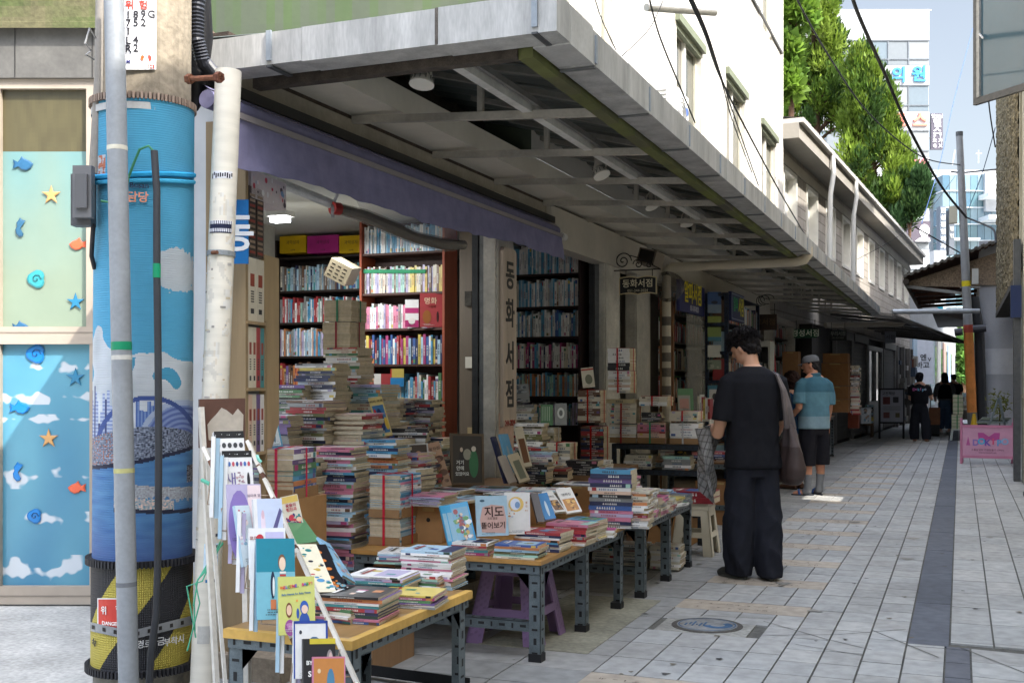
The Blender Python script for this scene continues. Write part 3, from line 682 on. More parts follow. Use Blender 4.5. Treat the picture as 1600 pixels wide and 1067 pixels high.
m.tube([(-1.5,12.2,2.82),(-1.5,12.2,2.74),(-1.54,12.2,2.69),(-1.62,12.2,2.67),(-3.0,12.25,2.67)],[.055,.055,.055,.05,.05],c,'plastic',14)
m.tube([(-3.0,12.25,2.67),(-3.04,12.24,2.64),(-3.04,12.24,0)],.05,mulc(c,.9),'plastic',14)
for z in(2.02,1.8,1.62,1.45,1.25):m.tube([(-3.04,12.24,z),(-3.04,12.24,z+.1)],.0515,S(112,106,98),'paper',14,cap=False)
m.build('drain_pipe',smooth=True,label='cream drain pipe crossing under the canopy to its gutter, then down beside the brown board',cat='drain pipe')
p0,p1=PX(357,112,4.62),gnd(309,1110+35,0); p1=PX(318,1067,4.5); dd=(p1-p0).normalized(); p1=p0+dd*((p0.z)/-dd.z)
m=MB(); PIPE=(p0,p1)
def pipe_c(u,v):
 n=noise.noise((u*6,v*30,3)); c=S(216,210,196)
 n2=noise.noise((u*9,v*70,8)); n3=noise.noise((u*4,v*16,5))
 if .18<v<.66 and n>.08 and n2>-.1:c=mixc(c,[S(176,150,110),S(150,148,146),S(190,196,206)][int((n3+1)*7)%3],.28)
 c=mulc(c,1+.12*noise.noise((u*3,v*120,2)))
 return c
ax=(p1-p0).normalized(); u_=ax.cross(FWD).normalized(); v_=ax.cross(u_)
wpv=thing('drain_pipe','white plastic downpipe with stickers and graffiti beside the utility pole','drain pipe',p1)
m.grid(lambda u,v:p0.lerp(p1,v)+(u_*math.cos(2*math.pi*u)+v_*math.sin(2*math.pi*u))*(.053 if v<.935 else .062),44,320,pipe_c,'plastic'); m.build('pipe',wpv,smooth='all')
m=MB(); q=p0.lerp(p1,.285); m.tube([q-ax*.01,q+ax*.01],.058,S(150,156,160),'steel',20); m.tube([q+Vector((.0,-.06,0)),q+Vector((0.03,-.065,0))],.008,S(120,80,60),'rust',6); m.build('clamp',wpv)
def onpipe(mb,v,ang,w_,h_,col,r=.0545):
 q=p0.lerp(p1,v); nn=6
 def f(u,t):
  a=ang+(u-.5)*w_/r; return q+ax*(-(t-.5)*h_)+(-FWD*math.cos(a)+RGT*math.sin(a))*r
 mb.grid(f,nn,1,lambda u,t:col,'paper')
m=MB(); onpipe(m,.165,.1,.085,.03,S(226,226,230)); onpipe(m,.245,.1,.1,.05,S(40,44,66))
rq_=random.Random(2)
for i in range(10):onpipe(m,.165+rq_.uniform(-.002,.002),-.7+i*.17,.006,rq_.uniform(.012,.022),S(30,30,44),.0552)
for i in range(14):
 for j in range(2):onpipe(m,.238+j*.012,-.8+i*.14,.004,.014,S(226,226,232),.0552)
for i in range(36):
 v=rq_.uniform(.3,.72); onpipe(m,v,rq_.uniform(-1.1,1.1),rq_.uniform(.006,.03),rq_.uniform(.003,.014),S(*rq_.choice([(196,184,160),(186,166,132),(176,172,166),(206,206,206),(150,146,140)])),.0547+.0001*(i%9))
m.cut()
for v,a,w_,h_,c in((.62,.5,.05,.05,(226,214,200)),(.64,.3,.03,.035,(214,120,90)),(.745,.45,.06,.11,(206,226,240)),(.55,.2,.06,.03,(220,220,220)),(.86,.1,.05,.07,(186,184,178))):onpipe(m,v,a,w_,h_,S(*c)); m.cut()
for i in range(5):
 for j in range(3):onpipe(m,.712+i*.017,.2+j*.3,.012,.012,S(40,110,160)if j==0 else S(60,60,70),.0552)
m.build('sticker',wpv)
bt_=thing('steel_bolt','long rusty bolt joining the utility pole and the top of the white downpipe','bolt',PX(320,122,4.42))
m=MB(); a,b=PX(293,124,4.45),PX(345,121,4.35); m.tube([a,b],.011,S(120,76,54),'rust',8); m.tube([a,a.lerp(b,.12)],.02,S(120,76,54),'rust',6); m.tube([a.lerp(b,.88),b],.022,S(104,62,46),'rust',6); m.build('shaft',bt_)
# UTILITY POLE with printed wrap
PC=PX(224,600,4.62); PC.z=0; PR=.197
up=thing('utility_pole','concrete utility pole wrapped in a printed harbour picture and hazard stripes','utility pole',PC)
def pz(y):return CAMH+(HZ-y)/F_PX*4.62
LN=Vector((-.025,0,0))
PF=Vector((-PC.x,-PC.y,0)).normalized(); PRV=Vector((-PF.y,PF.x,0)); ang0=math.atan2(PF.y,PF.x)
def pcyl(r,z0,z1,nu,nv,cf,m,mat,arc=(-math.pi,math.pi),uva=False):
 def f(u,v):
  a=ang0+arc[0]+(arc[1]-arc[0])*u; z=z0+(z1-z0)*v; c=PC+LN*0+Vector((-.006*(z-1.2)*-1,0,0))
  return(c.x+r*math.cos(a),c.y+r*math.sin(a),z)
 b=len(m.v); m.grid(f,nu,nv,cf,mat)
 if uva:
  if m.u is None:m.u=[0]*b
  for j in range(nv+1):m.u+=[i/nu for i in range(nu+1)]
def conc(u,v):return mulc(S(136,126,110),1+.25*noise.noise((u*20,v*8,0)))
m=MB(); pcyl(PR*.93,pz(190),9.5,40,60,conc,m,'concrete'); pcyl(PR*.97,-.01,pz(860),40,10,lambda u,v:S(134,130,120),m,'concrete'); m.build('shaft',up,smooth='all')
zb,zt=pz(868),pz(172)
SKYC,CLD=S(72,158,194),S(192,200,206)
def wrapc(u,v):
 z=zb+(zt-zb)*v; y=HZ-(z-CAMH)*F_PX/4.62; sx=math.sin((u-.5)*2*math.pi)
 n=noise.noise((u*14,y*.03,1)); n2=noise.noise((u*60,y*.12,4)); n3=noise.noise((u*150,y*.4,6))
 h=int(math.floor(u*90)); hh=(math.sin(h*12.9898)*43758.5)%1
 if y<700-0*n:
  c=mixc(SKYC,S(86,172,212),(y-160)/500)
  if((sx-.62)/.42)**2+((y-425)/34)**2<1+.5*n2+.6*n and y>385:c=CLD
  if y>545+40*n+(20*sx):c=mixc(CLD,S(220,226,232),.5+n)
  if y>560 and n>.25 and y<610:c=SKYC
  if sx<-.75 and 255<y<285:c=S(200,120,90)if n2>0 else CLD
  if sx<-.45 and y>600+60*hh:c=mixc(S(120,140,190),S(196,206,226),.5+.5*math.sin(y*1.1))if(h%3)else S(60,72,120)
  if-.15<sx<.3 and y>618+30*hh:c=mixc(S(64,96,170),S(130,160,210),.5+.5*math.sin(u*600))
  r_=math.hypot((sx-.75)*78,(y-690))
  if r_<66:c=mixc(S(84,104,170),S(140,160,206),.5+.5*math.sin(r_*.8))
  if 58<r_<66 and y<690:c=S(176,190,214)
  r2=math.hypot((sx-.1)*80,(y-700))
  if 76<r2<83:c=S(60,84,150)
 if y>676+12*math.sin(u*9):
  c=mixc(S(150,160,180),S(60,70,90),.5+n3*1.4+.3*n2)
  if sx<-.5 and n3>.3:c=S(190,120,90)
 wl=712+12*max(0,-sx)-16*max(0,sx)
 if y>wl:c=S(24,30,60)
 if y>wl+6:
  c=mixc(S(60,112,170),S(96,150,196),.5+.6*noise.noise((u*10,y*.12,7))); c=mixc(c,S(76,96,158),max(0,min(1,(y-800)/90)))
 if sx>-.55:
  if 752+8*sx<y<772+10*n2+6*sx:c=mixc(S(190,196,202),S(150,150,156),.5+n3)
  if 772+8*sx<y<790+8*sx and sx<.6:c=mixc(S(150,170,180),S(220,200,190),.5+n3*2)
  if 788+5*sx<y<794+5*sx:c=S(30,36,60)
 if sx>.86 and 725<y<752:c=mixc(S(60,66,80),S(140,140,150),.5+n3*2)
 return c
m=MB(); pcyl(PR,zb,zt,170,420,lambda u,v:wrapc(.25+u*.5,v),m,'weave',arc=(-math.pi/2,math.pi/2),uva=True); pcyl(PR,zb,zt,30,60,lambda u,v:wrapc(.75+u*.5-(1 if u>.5 else 0),v),m,'weave',arc=(math.pi/2,math.pi*1.5),uva=True); m.build('printed_wrap',up,smooth='all')
z2=pz(1032)
def stripec(u,v):
 z=z2+(zb-z2)*v; y=HZ-(z-CAMH)*F_PX/4.62; a=(u-.5)*2*math.pi
 t=(a*PR/.00264*1.0-(-1)*(y-870)*.72-0)
 k=((t+30)%152)/152
 return S(186,170,74)if k<.5 else S(44,44,48)
m=MB(); pcyl(PR+.004,z2,zb-.01,320,130,stripec,m,'weave',uva=True); m.build('hazard_wrap',up,smooth='all')
def pole_pt(x,y,r=PR+.004):
 s=(x-224)/(PR/4.42*F_PX); s=max(-.999,min(.999,s)); a=math.asin(s)
 q=PC+(PF*math.cos(a)+PRV*math.sin(a))*r; return Vector((q.x,q.y,CAMH+(HZ-y)/F_PX*q.dot(FWD)))
def polepatch(m,xa,xb,ya,yb,col,r,mat='paint',n=8):m.grid(lambda u,v:pole_pt(xa+(xb-xa)*u,yb+(ya-yb)*v,r),n,2,lambda u,v:col,mat)
def poletext(m,txt,x,y,size,col,r,**k):
 P=pole_pt(x,y,r); a=math.asin(max(-.99,min(.99,(x-224)/(PR/4.42*F_PX)))); nrm=(PF*math.cos(a)+PRV*math.sin(a)); ex=UP.cross(nrm)
 m.text(txt,frame(P,ex,UP),size,col,'paint',**k)
for(yy,rr_,c)in((870,.222,S(36,36,40)),(1034,.224,S(34,34,38)),(168,.208,S(120,104,92))):
 m=MB(); n=84; z=pz(yy)
 for i in range(n):
  a=2*math.pi*i/n; c0=PC+Vector((math.cos(a)*(rr_-.01),math.sin(a)*(rr_-.01),z)); M=frame(c0,(-math.sin(a),math.cos(a),0),(0,0,1)); m.box(-.0045,.0045,-.014,.014,-.0,.014,mulc(c,1 if i%2 else 1.5),'rubber',M)
 m.tube([PC+Vector((0,0,z-.012)),PC+Vector((0,0,z+.012))],rr_-.012,mulc(c,.6),'rubber',40); m.build('toothed_ring',up)
m=MB(); z=pz(182)
m.tube([PC+Vector((0,0,z-.016)),PC+Vector((0,0,z+.012))],PR+.006,S(176,176,174),'zinc',48,cap=False); m.build('metal_band',up,smooth='all')
m=MB(); zz=pz(276)
m.tube([pole_pt(x,278-6*math.sin((x-150)/60),PR+.012)for x in range(146,306,8)],.011,S(50,150,196),'cloth',6); m.tube([pole_pt(x,286-4*math.sin((x-150)/50),PR+.012)for x in range(146,306,8)],.009,S(70,166,206),'cloth',6); m.build('blue_strap',up)
m=MB()
for i in range(40):
 x=146+i*4; y=972+(14*(x-146)/60 if x<206 else 14-26*(x-206)/98)+6; yb_=972+(14*(x+4-146)/60 if x+4<206 else 14-26*(x+4-206)/98)+6
 for dy0,dy1,c in((-7,7,S(140,142,144)),):m.poly([pole_pt(x,y+dy1,PR+.009),pole_pt(x+4,yb_+dy1,PR+.009),pole_pt(x+4,yb_+dy0,PR+.009),pole_pt(x,y+dy0,PR+.009)],c,'zinc')
 if i%4==1:m.poly([pole_pt(x,y+3,PR+.0105),pole_pt(x+4.5,yb_+3,PR+.0105),pole_pt(x+4.5,yb_-3,PR+.0105),pole_pt(x,y-3,PR+.0105)],S(40,36,34),'rubber')
m.build('perforated_strap',up)
m=MB(); polepatch(m,157,212,934,986,S(222,220,216),PR+.006); polepatch(m,159,212,936,984,S(196,62,50),PR+.0072)
poletext(m,'위',168,954,.036,S(236,232,226),PR+.010,bold=.01); poletext(m,'험',190,953,.036,S(236,232,226),PR+.010,bold=.01); poletext(m,'DANGER',178,974,.02,S(236,232,226),PR+.012,bold=.012)
m.build('danger_notice',up)
m=MB(); poletext(m,'부착시',268,1001,.036,S(206,206,204),PR+.012,bold=.008); poletext(m,'금',249,1002,.036,S(206,206,204),PR+.011,bold=.008); poletext(m,'로',231,1006,.034,S(206,206,204),PR+.010,bold=.008); poletext(m,'경',220,1007,.034,S(206,206,204),PR+.010,bold=.008)
poletext(m,'속!',154,1004,.034,S(50,50,50),PR+.012,bold=.008); m.build('notice_lettering',up)
m=MB(); poletext(m,'Busan',218,290,.03,S(40,60,90),PR+.012,bold=.012,sx=1.05); poletext(m,'담당',216,309,.045,S(220,150,120),PR+.012,bold=.02); m.build('wrap_lettering',up)
m=MB(); polepatch(m,193,243,-2,109,S(232,232,234),PR+.002)
for yy in(44,84):polepatch(m,194,242,yy,yy+.8,S(150,150,160),PR+.003)
rd,bk=S(206,60,44),S(34,32,40)
for t_,x,y,s_,c in(('위',204,9,.034,rd),('험',224,9,.034,rd),('1',202,24,.036,bk),('8',213,23.5,.036,bk),('9',224,23,.036,bk),('G',236,23,.036,bk),('7',202,37,.036,bk),('5',213,36,.036,bk),('2',224,36,.036,bk),('1',202,50,.036,bk),('L',202,64,.036,bk),('4',213,63,.036,bk),('R',202,77,.036,bk),('2',213,76,.036,bk),('M',202,97,.018,S(60,60,120)),('123',235,104.5,.017,rd)):
 poletext(m,t_,x,y,s_*1.15,c,PR+.004,bold=.012)
for sgn in(-1,1):
 P=pole_pt(228+sgn*4,91,PR+.004); a=math.asin((228-224)/(PR/4.42*F_PX)); nrm=PF*math.cos(a)+PRV*math.sin(a); M=frame(P,UP.cross(nrm),UP)
 m.prism([(.011*sgn*math.cos(R(t)),.012*math.sin(R(t)))for t in range(-80,81,20)][::sgn]+[(-.004*sgn,.009*1),(-.002*sgn,-.0)][::1],M,.001,S(226,96,40)if sgn<0 else S(206,60,44))
for i in range(5):polepatch(m,221+i*3,223+i*3,98,99.2,bk,PR+.0035,n=1)
m.build('number_plate',up)
pbx,pby=-RGT,-FWD
def surf(x,y,d):return PX(x,y,d)
m=MB(); a,b=PX(177,-60,4.33),PX(202,1110,4.26); m.tube([a,a.lerp(b,.3),a.lerp(b,.6),b],.038,S(140,144,148),'zinc',20)
for t_,c in((.53,(190,188,180)),(.68,(180,176,120)),(.25,(200,196,180)),(.83,(110,112,116))):m.tube([a.lerp(b,t_),a.lerp(b,t_+.006)],.0387,S(*c),'paper',20,cap=False)
m.tube([a.lerp(b,.512),a.lerp(b,.523)],.0389,S(10,130,90),'plastic',20,cap=False)
o=m.build('steel_conduit',smooth=True,label='thick grey steel conduit strapped to the front of the utility pole',cat='conduit')
m=MB(); m.tube([PX(160,-50,4.5),PX(157,120,4.5),PX(149,260,4.5),PX(148,272,4.5)],.024,S(140,134,126),'zinc',14); m.tube([PX(166,-50,4.52),PX(163,130,4.52)],.009,S(150,140,90),'plastic',8); m.build('thin_conduit',smooth=True,label='thinner grey conduit running down to the junction box left of the pole',cat='conduit')
jb=thing('junction_box','dark grey plastic junction box hanging on the left of the utility pole','junction box',PX(134,355,4.45))
m=MB(); M=frame(PX(134,308,4.45),RGT,UP); k=4.45/F_PX
m.box(-19*k,12*k,-46*k,34*k,-.03,.03,S(84,84,86),'plastic',M); m.box(-10*k,19*k,-36*k,44*k,.031,.07,S(104,104,106),'plastic',M); m.box(-4*k,14*k,-22*k,30*k,.07,.085,S(92,92,94),'plastic',M)
m.build('casing',jb)
m=MB(); m.tube([PX(146,350,4.45),PX(144,380,4.45),PX(143,400,4.47),PX(148,420,4.5)],.009,S(36,36,40),'rubber',8); m.cut(); m.tube([PX(150,60,4.45),PX(140,45,4.4),PX(133,68,4.4),PX(142,80,4.45),PX(134,86,4.4),PX(147,93,4.45)],.004,S(150,150,150),'rubber',6); m.build('cable',jb)
m=MB(); bp=[PX(241,236,4.37),PX(245,300,4.36),PX(245,420,4.36),PX(247,560,4.36),PX(248,700,4.35),PX(247,860,4.35),PX(244,960,4.35),PX(236,1020,4.35),PX(232,1090,4.35)]
m.tube(bp,[.014]*9,S(52,54,58),'rubber',12); m.tube([bp[2]+Vector((0,0,.02)),bp[2]-Vector((0,0,.035))],.0155,S(10,140,96),'plastic',12,cap=False)
m.tube([PX(241,238,4.37),PX(232,228,4.36),PX(218,234,4.36),PX(208,258,4.37),PX(200,280,4.38),PX(198,296,4.38),PX(180,318,4.4),PX(158,314,4.4)],.005,S(60,130,90),'rubber',6)
m.build('black_pipe',smooth=True,label='black rubber pipe with a green wire on the right front of the pole',cat='cable pipe')
m=MB(); pts=[]; seg=[PX(312,-30,4.75),PX(308,20,4.75),PX(308,60,4.75),PX(316,95,4.78),PX(330,112,4.85),PX(345,122,4.95)]
for i in range(len(seg)-1):
 for q in range(14):pts.append(seg[i].lerp(seg[i+1],q/14))
m.tube(pts,[.033 if i%2 else .027 for i in range(len(pts))],S(44,46,54),'plastic',14); m.build('corrugated_hose',label='black corrugated hose hanging between the pole and the canopy corner',cat='hose')
m=MB(); m.tube([PX(310,-30,4.9),PX(313,60,4.9),PX(306,150,4.9),PX(302,172,4.9)],[.05,.055,.045,.02],S(24,24,28),'plastic',14); m.build('cable_bundle',smooth=True,label='thick black cable bundle behind the corrugated hose',cat='cable')
m=MB(); g=S(84,176,140)
for k_ in range(4):
 r_=random.Random(k_); P=[PX(346+r_.uniform(-3,3),845+r_.uniform(-4,4),4.35),PX(330+r_.uniform(-6,6),880,4.3),PX(312+r_.uniform(-8,12),905+r_.uniform(-10,10),4.28),PX(300+r_.uniform(-10,20),925+r_.uniform(-10,30),4.28),PX(290+r_.uniform(-5,20),1000+r_.uniform(-20,40),4.3)]
 m.tube(P if k_ else P[:4],.003,g,'plastic',5)
m.build('green_twine',label='loose green plastic twine dangling in front of the white downpipe',cat='twine')
# signs
sgn=thing('sign_board','long weathered vertical wooden board with brushed Korean letters on the first white pillar','sign board',(XF+.03,7.6,1.04))
m=MB(); y0,y1=7.47,7.73
za,zb_=1.06,2.36
pts=[(0,0),(y1-y0,.02),(y1-y0,zb_-za-.02),(y1-y0-.03,zb_-za),(.03,zb_-za),(0,zb_-za-.03)]
m.prism(pts,frame((XF+.014,y0,za),(0,1,0),(0,0,1)),.03,S(188,172,156),'wood'); m.box(XF+.012,XF+.018,y0-.01,y1+.01,za-.16,za+.1,S(206,176,158),'paper'); m.build('board',sgn)
m=MB()
for ch,yy in(('동',431),('화',491),('서',558),('점',618)):
 z=CAMH+(HZ-yy)/F_PX*8.08; m.text(ch,frame((XF+.046,7.6,z),(0,1,0),(0,0,1)),.22,S(30,28,28),'paint',bold=.022,sx=.85,ext=.0015)
m.text('244-2024',frame((XF+.046,7.6,CAMH-.285),(0,1,0),(0,0,1)),.06,S(150,50,40),'paint',bold=.01,sx=.85,ext=.0015); m.build('lettering',sgn)
hs=thing('hanging_sign','black book-shaped sign with cream Korean letters on a scrolled iron bracket','hanging sign',(-2.76,10.4,2.2))
def booksh(w_,h_,d_=.012):
 t=[(-w_/2+w_*i/12,h_/2+d_*math.sin(math.pi*(i/6 if i<=6 else(12-i)/6)))for i in range(13)]
 b_=[(-w_/2+w_*i/12,-h_/2+d_*math.sin(math.pi*(i/6 if i<=6 else(12-i)/6)))for i in range(13)]
 return b_+t[::-1]
cz=onY(997,447,10.4); Mh=frame(cz,(1,0,0),(0,0,1))
m=MB(); m.prism(booksh(.37,.165),Mh,.012,S(196,180,140),'paint'); m.prism(booksh(.35,.145),Mh@Matrix.Translation((0,0,-.0)),.0145,S(18,18,20),'paint'); m.build('board',hs)
m=MB(); m.text('동화서점',Mh@Matrix.Translation((0,.02,.0165)),.083,S(214,206,176),bold=.012); m.text('051-244-2024',Mh@Matrix.Translation((0,-.045,.0165)),.036,S(190,184,160)); m.build('lettering',hs)
m=MB(); ir=S(30,28,28); zt_=cz.z+.155; xl=cz.x-.2
m.tube([(xl-.05,10.4,zt_),(xl+.42,10.4,zt_)],.006,ir,'steel',6)
def scroll(cx,czz,r0,turns,s=1,a0=0):return[(cx+s*r0*(1-t)*math.cos(a0+t*turns*2*math.pi),10.4,czz+r0*(1-t)*math.sin(a0+t*turns*2*math.pi))for t in[i/40 for i in range(38)]]
m.tube(scroll(xl+.05,zt_+.09,.085,2),.006,ir,'steel',6); m.tube(scroll(xl+.2,zt_+.055,.05,1.6,-1),.005,ir,'steel',6); m.tube(scroll(xl+.31,zt_+.04,.035,1.5),.005,ir,'steel',6)
m.tube([(xl+.12,10.4,zt_+.14),(xl+.22,10.4,zt_+.11),(xl+.36,10.4,zt_+.03),(xl+.42,10.4,zt_)],.005,ir,'steel',6)
for x in(xl+.08,xl+.34):m.tube([(x,10.4,zt_),(x,10.4,cz.z+.08)],.004,ir,'steel',6)
m.build('bracket',hs)
sp_=thing('loudspeaker','brown box loudspeaker mounted above the black hanging sign','loudspeaker',PX(1016,420,11))
m=MB(); M=frame(PX(1016,405,11),Vector((.9,-.4,-.25)),Vector((.2,.2,.95))); m.box(-.11,.11,-.07,.08,-.07,.07,S(110,98,86),'plastic',M); m.box(-.09,.09,-.055,.065,.07,.075,S(50,46,42),'cloth',M); m.build('casing',sp_)
def wallsign(name,lab,xa,xb,ya,yb,X,bg_,items,cat='sign',t=.04,border=None):
 A,B=onX(xa,ya,X),onX(xb,ya,X); dA=(A-Vector((0,0,CAMH))).dot(FWD); z1=A.z; z0=CAMH+(HZ-yb)/F_PX*dA
 o=thing(name,lab,cat,(X,(A.y+B.y)/2,z0)); m=MB(); m.box(X-t,X,A.y,B.y,z0,z1,bg_)
 if border:m.box(X,X+.003,A.y+.02,B.y-.02,z0+.02,z1-.02,border); m.box(X+.003,X+.005,A.y+.03,B.y-.03,z0+.03,z1-.03,bg_)
 m.build('board',o); m=MB()
 for txt,fy,fz,size,c,sx in items:
  m.text(txt,frame((X+.007,A.y+(B.y-A.y)*fy,z0+(z1-z0)*fz),(0,1,0),(0,0,1)),size,c,bold=.018,sx=sx)
 m.build('lettering',o); return o
wallsign('shop_sign','dark blue shop sign with tall yellow Korean letters above the clear plastic sheets',1062,1101,436,485,-2.97,S(44,48,96),[('알파서점',.5,.62,.27,S(226,206,40),.95),('051-247-8123',.55,.16,.09,S(190,190,200),.9)])
wallsign('shop_sign','smaller navy shop sign with green panel and yellow letters, on the steel bookrack',1143,1163,455,500,-2.66,S(34,42,84),[('서점',.7,.5,.26,S(206,196,50),.8),('알파',.28,.55,.2,S(40,150,90),.8)],border=S(150,160,180))
nb_=thing('blue_notice','blue notice with large white Korean lettering behind the white downpipe','notice',PX(373,412,5.2))
M=frame(PX(372,362,5.13),RGT,UP); k=5.13/F_PX; m=MB(); m.box(-26*k,16*k,-50*k,50*k,-.01,0,S(24,108,176),'paint',M); m.build('board',nb_)
m=MB(); m.text('동',M@Matrix.Translation((-2*k,-6*k,.002)),62*k,S(232,236,240),bold=.02); m.build('lettering',nb_)
def frontsign(name,lab,x0,x1,y0,y1,d,bg_,items,cat='sign',t=.03,bd=0):
 k=d/F_PX; c=PX((x0+x1)/2,(y0+y1)/2,d); M=frame(c,(1,0,0),(0,0,1)); w_,h_=(x1-x0)*k*1.02,(y1-y0)*k
 o=thing(name,lab,cat,c-Vector((0,0,h_/2))); m=MB(); m.box(-w_/2,w_/2,-h_/2,h_/2,-t,0,bg_,'paint',M)
 for s in(-1,1):m.bar(M@Vector((s*w_*.4,h_/2,-t/2)),M@Vector((s*w_*.4,h_/2+.16,-t/2)),.01,.01,S(40,40,40))
 m.build('board',o); m=MB()
 for txt,fx,fy,size,c_,sx in items:m.text(txt,M@Matrix.Translation(((fx-.5)*w_,(fy-.5)*h_,.003)),size,c_,bold=.01,sx=sx)
 m.build('lettering',o); return o
frontsign('hanging_sign','dark green hanging sign with pale Korean letters further down the alley',1241,1276,514,528,19.5,S(22,70,46),[('경성서점',.5,.5,.13,S(206,216,196),1)])
frontsign('hanging_sign','black hanging sign beside the roller shutters',1297,1322,516,532,22.5,S(26,34,32),[('우리서점',.5,.65,.1,S(150,156,146),.8),('051-257-0000',.5,.25,.04,S(120,126,116),1)])
frontsign('hanging_sign','dull brown wooden hanging sign above the white bookcase',1178,1213,491,516,16.8,S(56,38,26),[('고서점',.5,.5,.11,S(96,72,50),1)])
frontsign('hanging_sign','small grey hanging sign near the end of the shutters',1383,1399,518,536,28,S(110,112,118),[('서점',.5,.5,.12,S(50,50,56),1)])
m=MB(); c=PX(1199,470,16.6)
for k_ in range(3):m.tube([(c.x+(.06+.02*k_)*math.cos(t_/3)-.1+.05*k_,c.y,c.z+.07*math.sin(t_/3)+.012*k_)for t_ in range(16)],.006,S(24,22,24),'steel',5)
m.build('iron_bracket',label='tangled black scrolled iron bracket above the brown wooden sign',cat='iron bracket')
# second canopy, shutters, far facade
c2=thing('dark_canopy','low dark corrugated canopy jutting out at the far end of the alley','canopy',(-1.5,30,2.6))
m=MB()
P=lambda u,v:Vector((-3.3,24+u*12,3.05)).lerp(Vector((-1.25+u*1.35,24+u*11,2.78-u*.16)),v)
for i in range(70):
 h=.025 if i%2 else 0; m.poly([P(i/70,0)+UP*h,P((i+1)/70,0)+UP*h,P((i+1)/70,1)+UP*h,P(i/70,1)+UP*h],S(60,60,58),'sheet')
m.build('roof_sheet',c2)
m=MB(); m.bar(P(0,1)-UP*.04,P(1,1)-UP*.04,.06,.07,S(84,82,78),'paint_dirty')
for i in range(9):m.bar(P(i/8,0)-UP*.06,P(i/8,1)-UP*.06,.04,.05,S(60,58,56),'paint_dirty')
m.build('frame',c2)
m=MB(); m.tube([PX(1290,508,23.5),PX(1408,506,24.3),PX(1414,500,24.3)],.06,S(150,140,124),'plastic',12); m.build('drain_pipe',smooth=True,label='long dull drain pipe under the dark far canopy',cat='drain pipe')
m=MB(); m.tube([PX(1394,487,25.5),PX(1530,486,25.5)],.055,S(190,194,198),'zinc',12); m.build('cross_pipe',smooth=True,label='silver horizontal pipe crossing the alley to the far lamp pole',cat='pipe')
def shutter(xa,xb,lab,c):
 a,b=bt(xa),bt(xb); p=Vector((BX0,BY0,0))+bdir*(a+b)*.5; o=thing('roller_shutter',lab,'roller shutter',p); m=MB(); z=.1
 while z<2.4:bbox(m,a+.08,b-.08,z,z+.075,0,.03,S(*c),'paint_dirty'); bbox(m,a+.08,b-.08,z+.075,z+.1,0,.008,mulc(S(*c),.25)); z+=.1
 m.build('slats',o)
 for s_ in(a,b-.08):m=MB(); bbox(m,s_,s_+.08,.05,2.6,-.02,.07,S(104,102,98)); m.build('guide_rail',o)
 m=MB(); bbox(m,a+.08,b-.08,2.41,2.6,-.02,.1,S(60,58,54)); m.build('roller_box',o)
shutter(1302,1328,'closed dark roller shutter behind the cardboard boxes',(74,72,68)); shutter(1329,1352,'closed grey roller shutter left of the silver door',(92,90,86)); shutter(1377,1396,'closed roller shutter beyond the silver door',(70,68,66))
a,b=bt(1354),bt(1376); sd_=thing('shop_door','narrow silver glass door between two roller shutters','door',Vector((BX0,BY0,0))+bdir*a)
for q in((a,a+.12,.05,2.4),(b-.12,b,.05,2.4),(a+.12,b-.12,2.28,2.4),(a+.12,b-.12,.05,.9),((a+b)/2-.05,(a+b)/2+.05,.9,2.28)):m=MB(); bbox(m,*q,-.02,.06,S(150,152,152),'steel'); m.build('door_frame',sd_)
m=MB(); bbox(m,a+.12,b-.12,.9,2.28,-.02,.0,S(120,126,126),'glass_dark'); m.build('pane',sd_)
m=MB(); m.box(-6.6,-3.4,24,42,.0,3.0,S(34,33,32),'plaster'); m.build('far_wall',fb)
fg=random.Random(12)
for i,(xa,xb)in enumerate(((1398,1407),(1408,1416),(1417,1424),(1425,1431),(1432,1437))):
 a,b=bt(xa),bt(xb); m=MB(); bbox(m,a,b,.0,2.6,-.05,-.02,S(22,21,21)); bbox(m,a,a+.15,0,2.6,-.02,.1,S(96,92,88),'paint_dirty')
 for q in range(9):z=fg.uniform(.1,2.1); s_=fg.uniform(a+.2,b-.5); bbox(m,s_,s_+fg.uniform(.3,.8),z,z+fg.uniform(.1,.35),-.02+.001*q,fg.uniform(.05,.3),S(*fg.choice([(120,116,108),(80,76,72),(150,146,140),(90,60,50),(60,70,84)])),'card')
 m.build('far_shopfront',fb)
eb=thing('end_building','pale building at the far end of the alley with coloured shop panels','building',(-1.6,50,0))
m=MB(); e0,e1=Vector((-1.7,43.5,0)),Vector((-.1,84,0)); ed=(e1-e0).normalized(); en=Vector((ed.y,-ed.x,0)); EM=frame(e0,ed,UP)
m.box(0,40,0,5.2,-3,0,S(130,132,134),'plaster',EM)
for i,c in enumerate(((150,172,190),(196,160,150),(120,150,160),(206,200,190),(150,120,110),(130,150,180),(210,206,200))):m.box(1+i*5,3.6+i*5,.4,3.6,0,.05,S(*c),'paint',EM); m.box(4+i*5,5.2+i*5,1.0,3.2,0,.04,S(100,110,120),'glass_dark',EM)
m.build('wall',eb)
ban=thing('white_banner','white banner with dark Korean letters at the end of the alley','banner',PX(1446,600,42))
k=42/F_PX; M=frame(PX(1446,560,42),(1,0,0),(0,0,1)); m=MB(); m.box(-12*k,12*k,-40*k,40*k,-.05,0,S(214,216,222),'paint',M); m.build('board',ban); m=MB(); m.text('엔',M@Matrix.Translation((-3*k,1*k,.01)),11*k,S(30,30,30),bold=.02); m.text('바고',M@Matrix.Translation((-4*k,-11*k,.01)),11*k,S(30,30,30),bold=.02); m.text('V',M@Matrix.Translation((6*k,-2*k,.01)),8*k,S(60,60,60),bold=.02); m.build('lettering',ban)
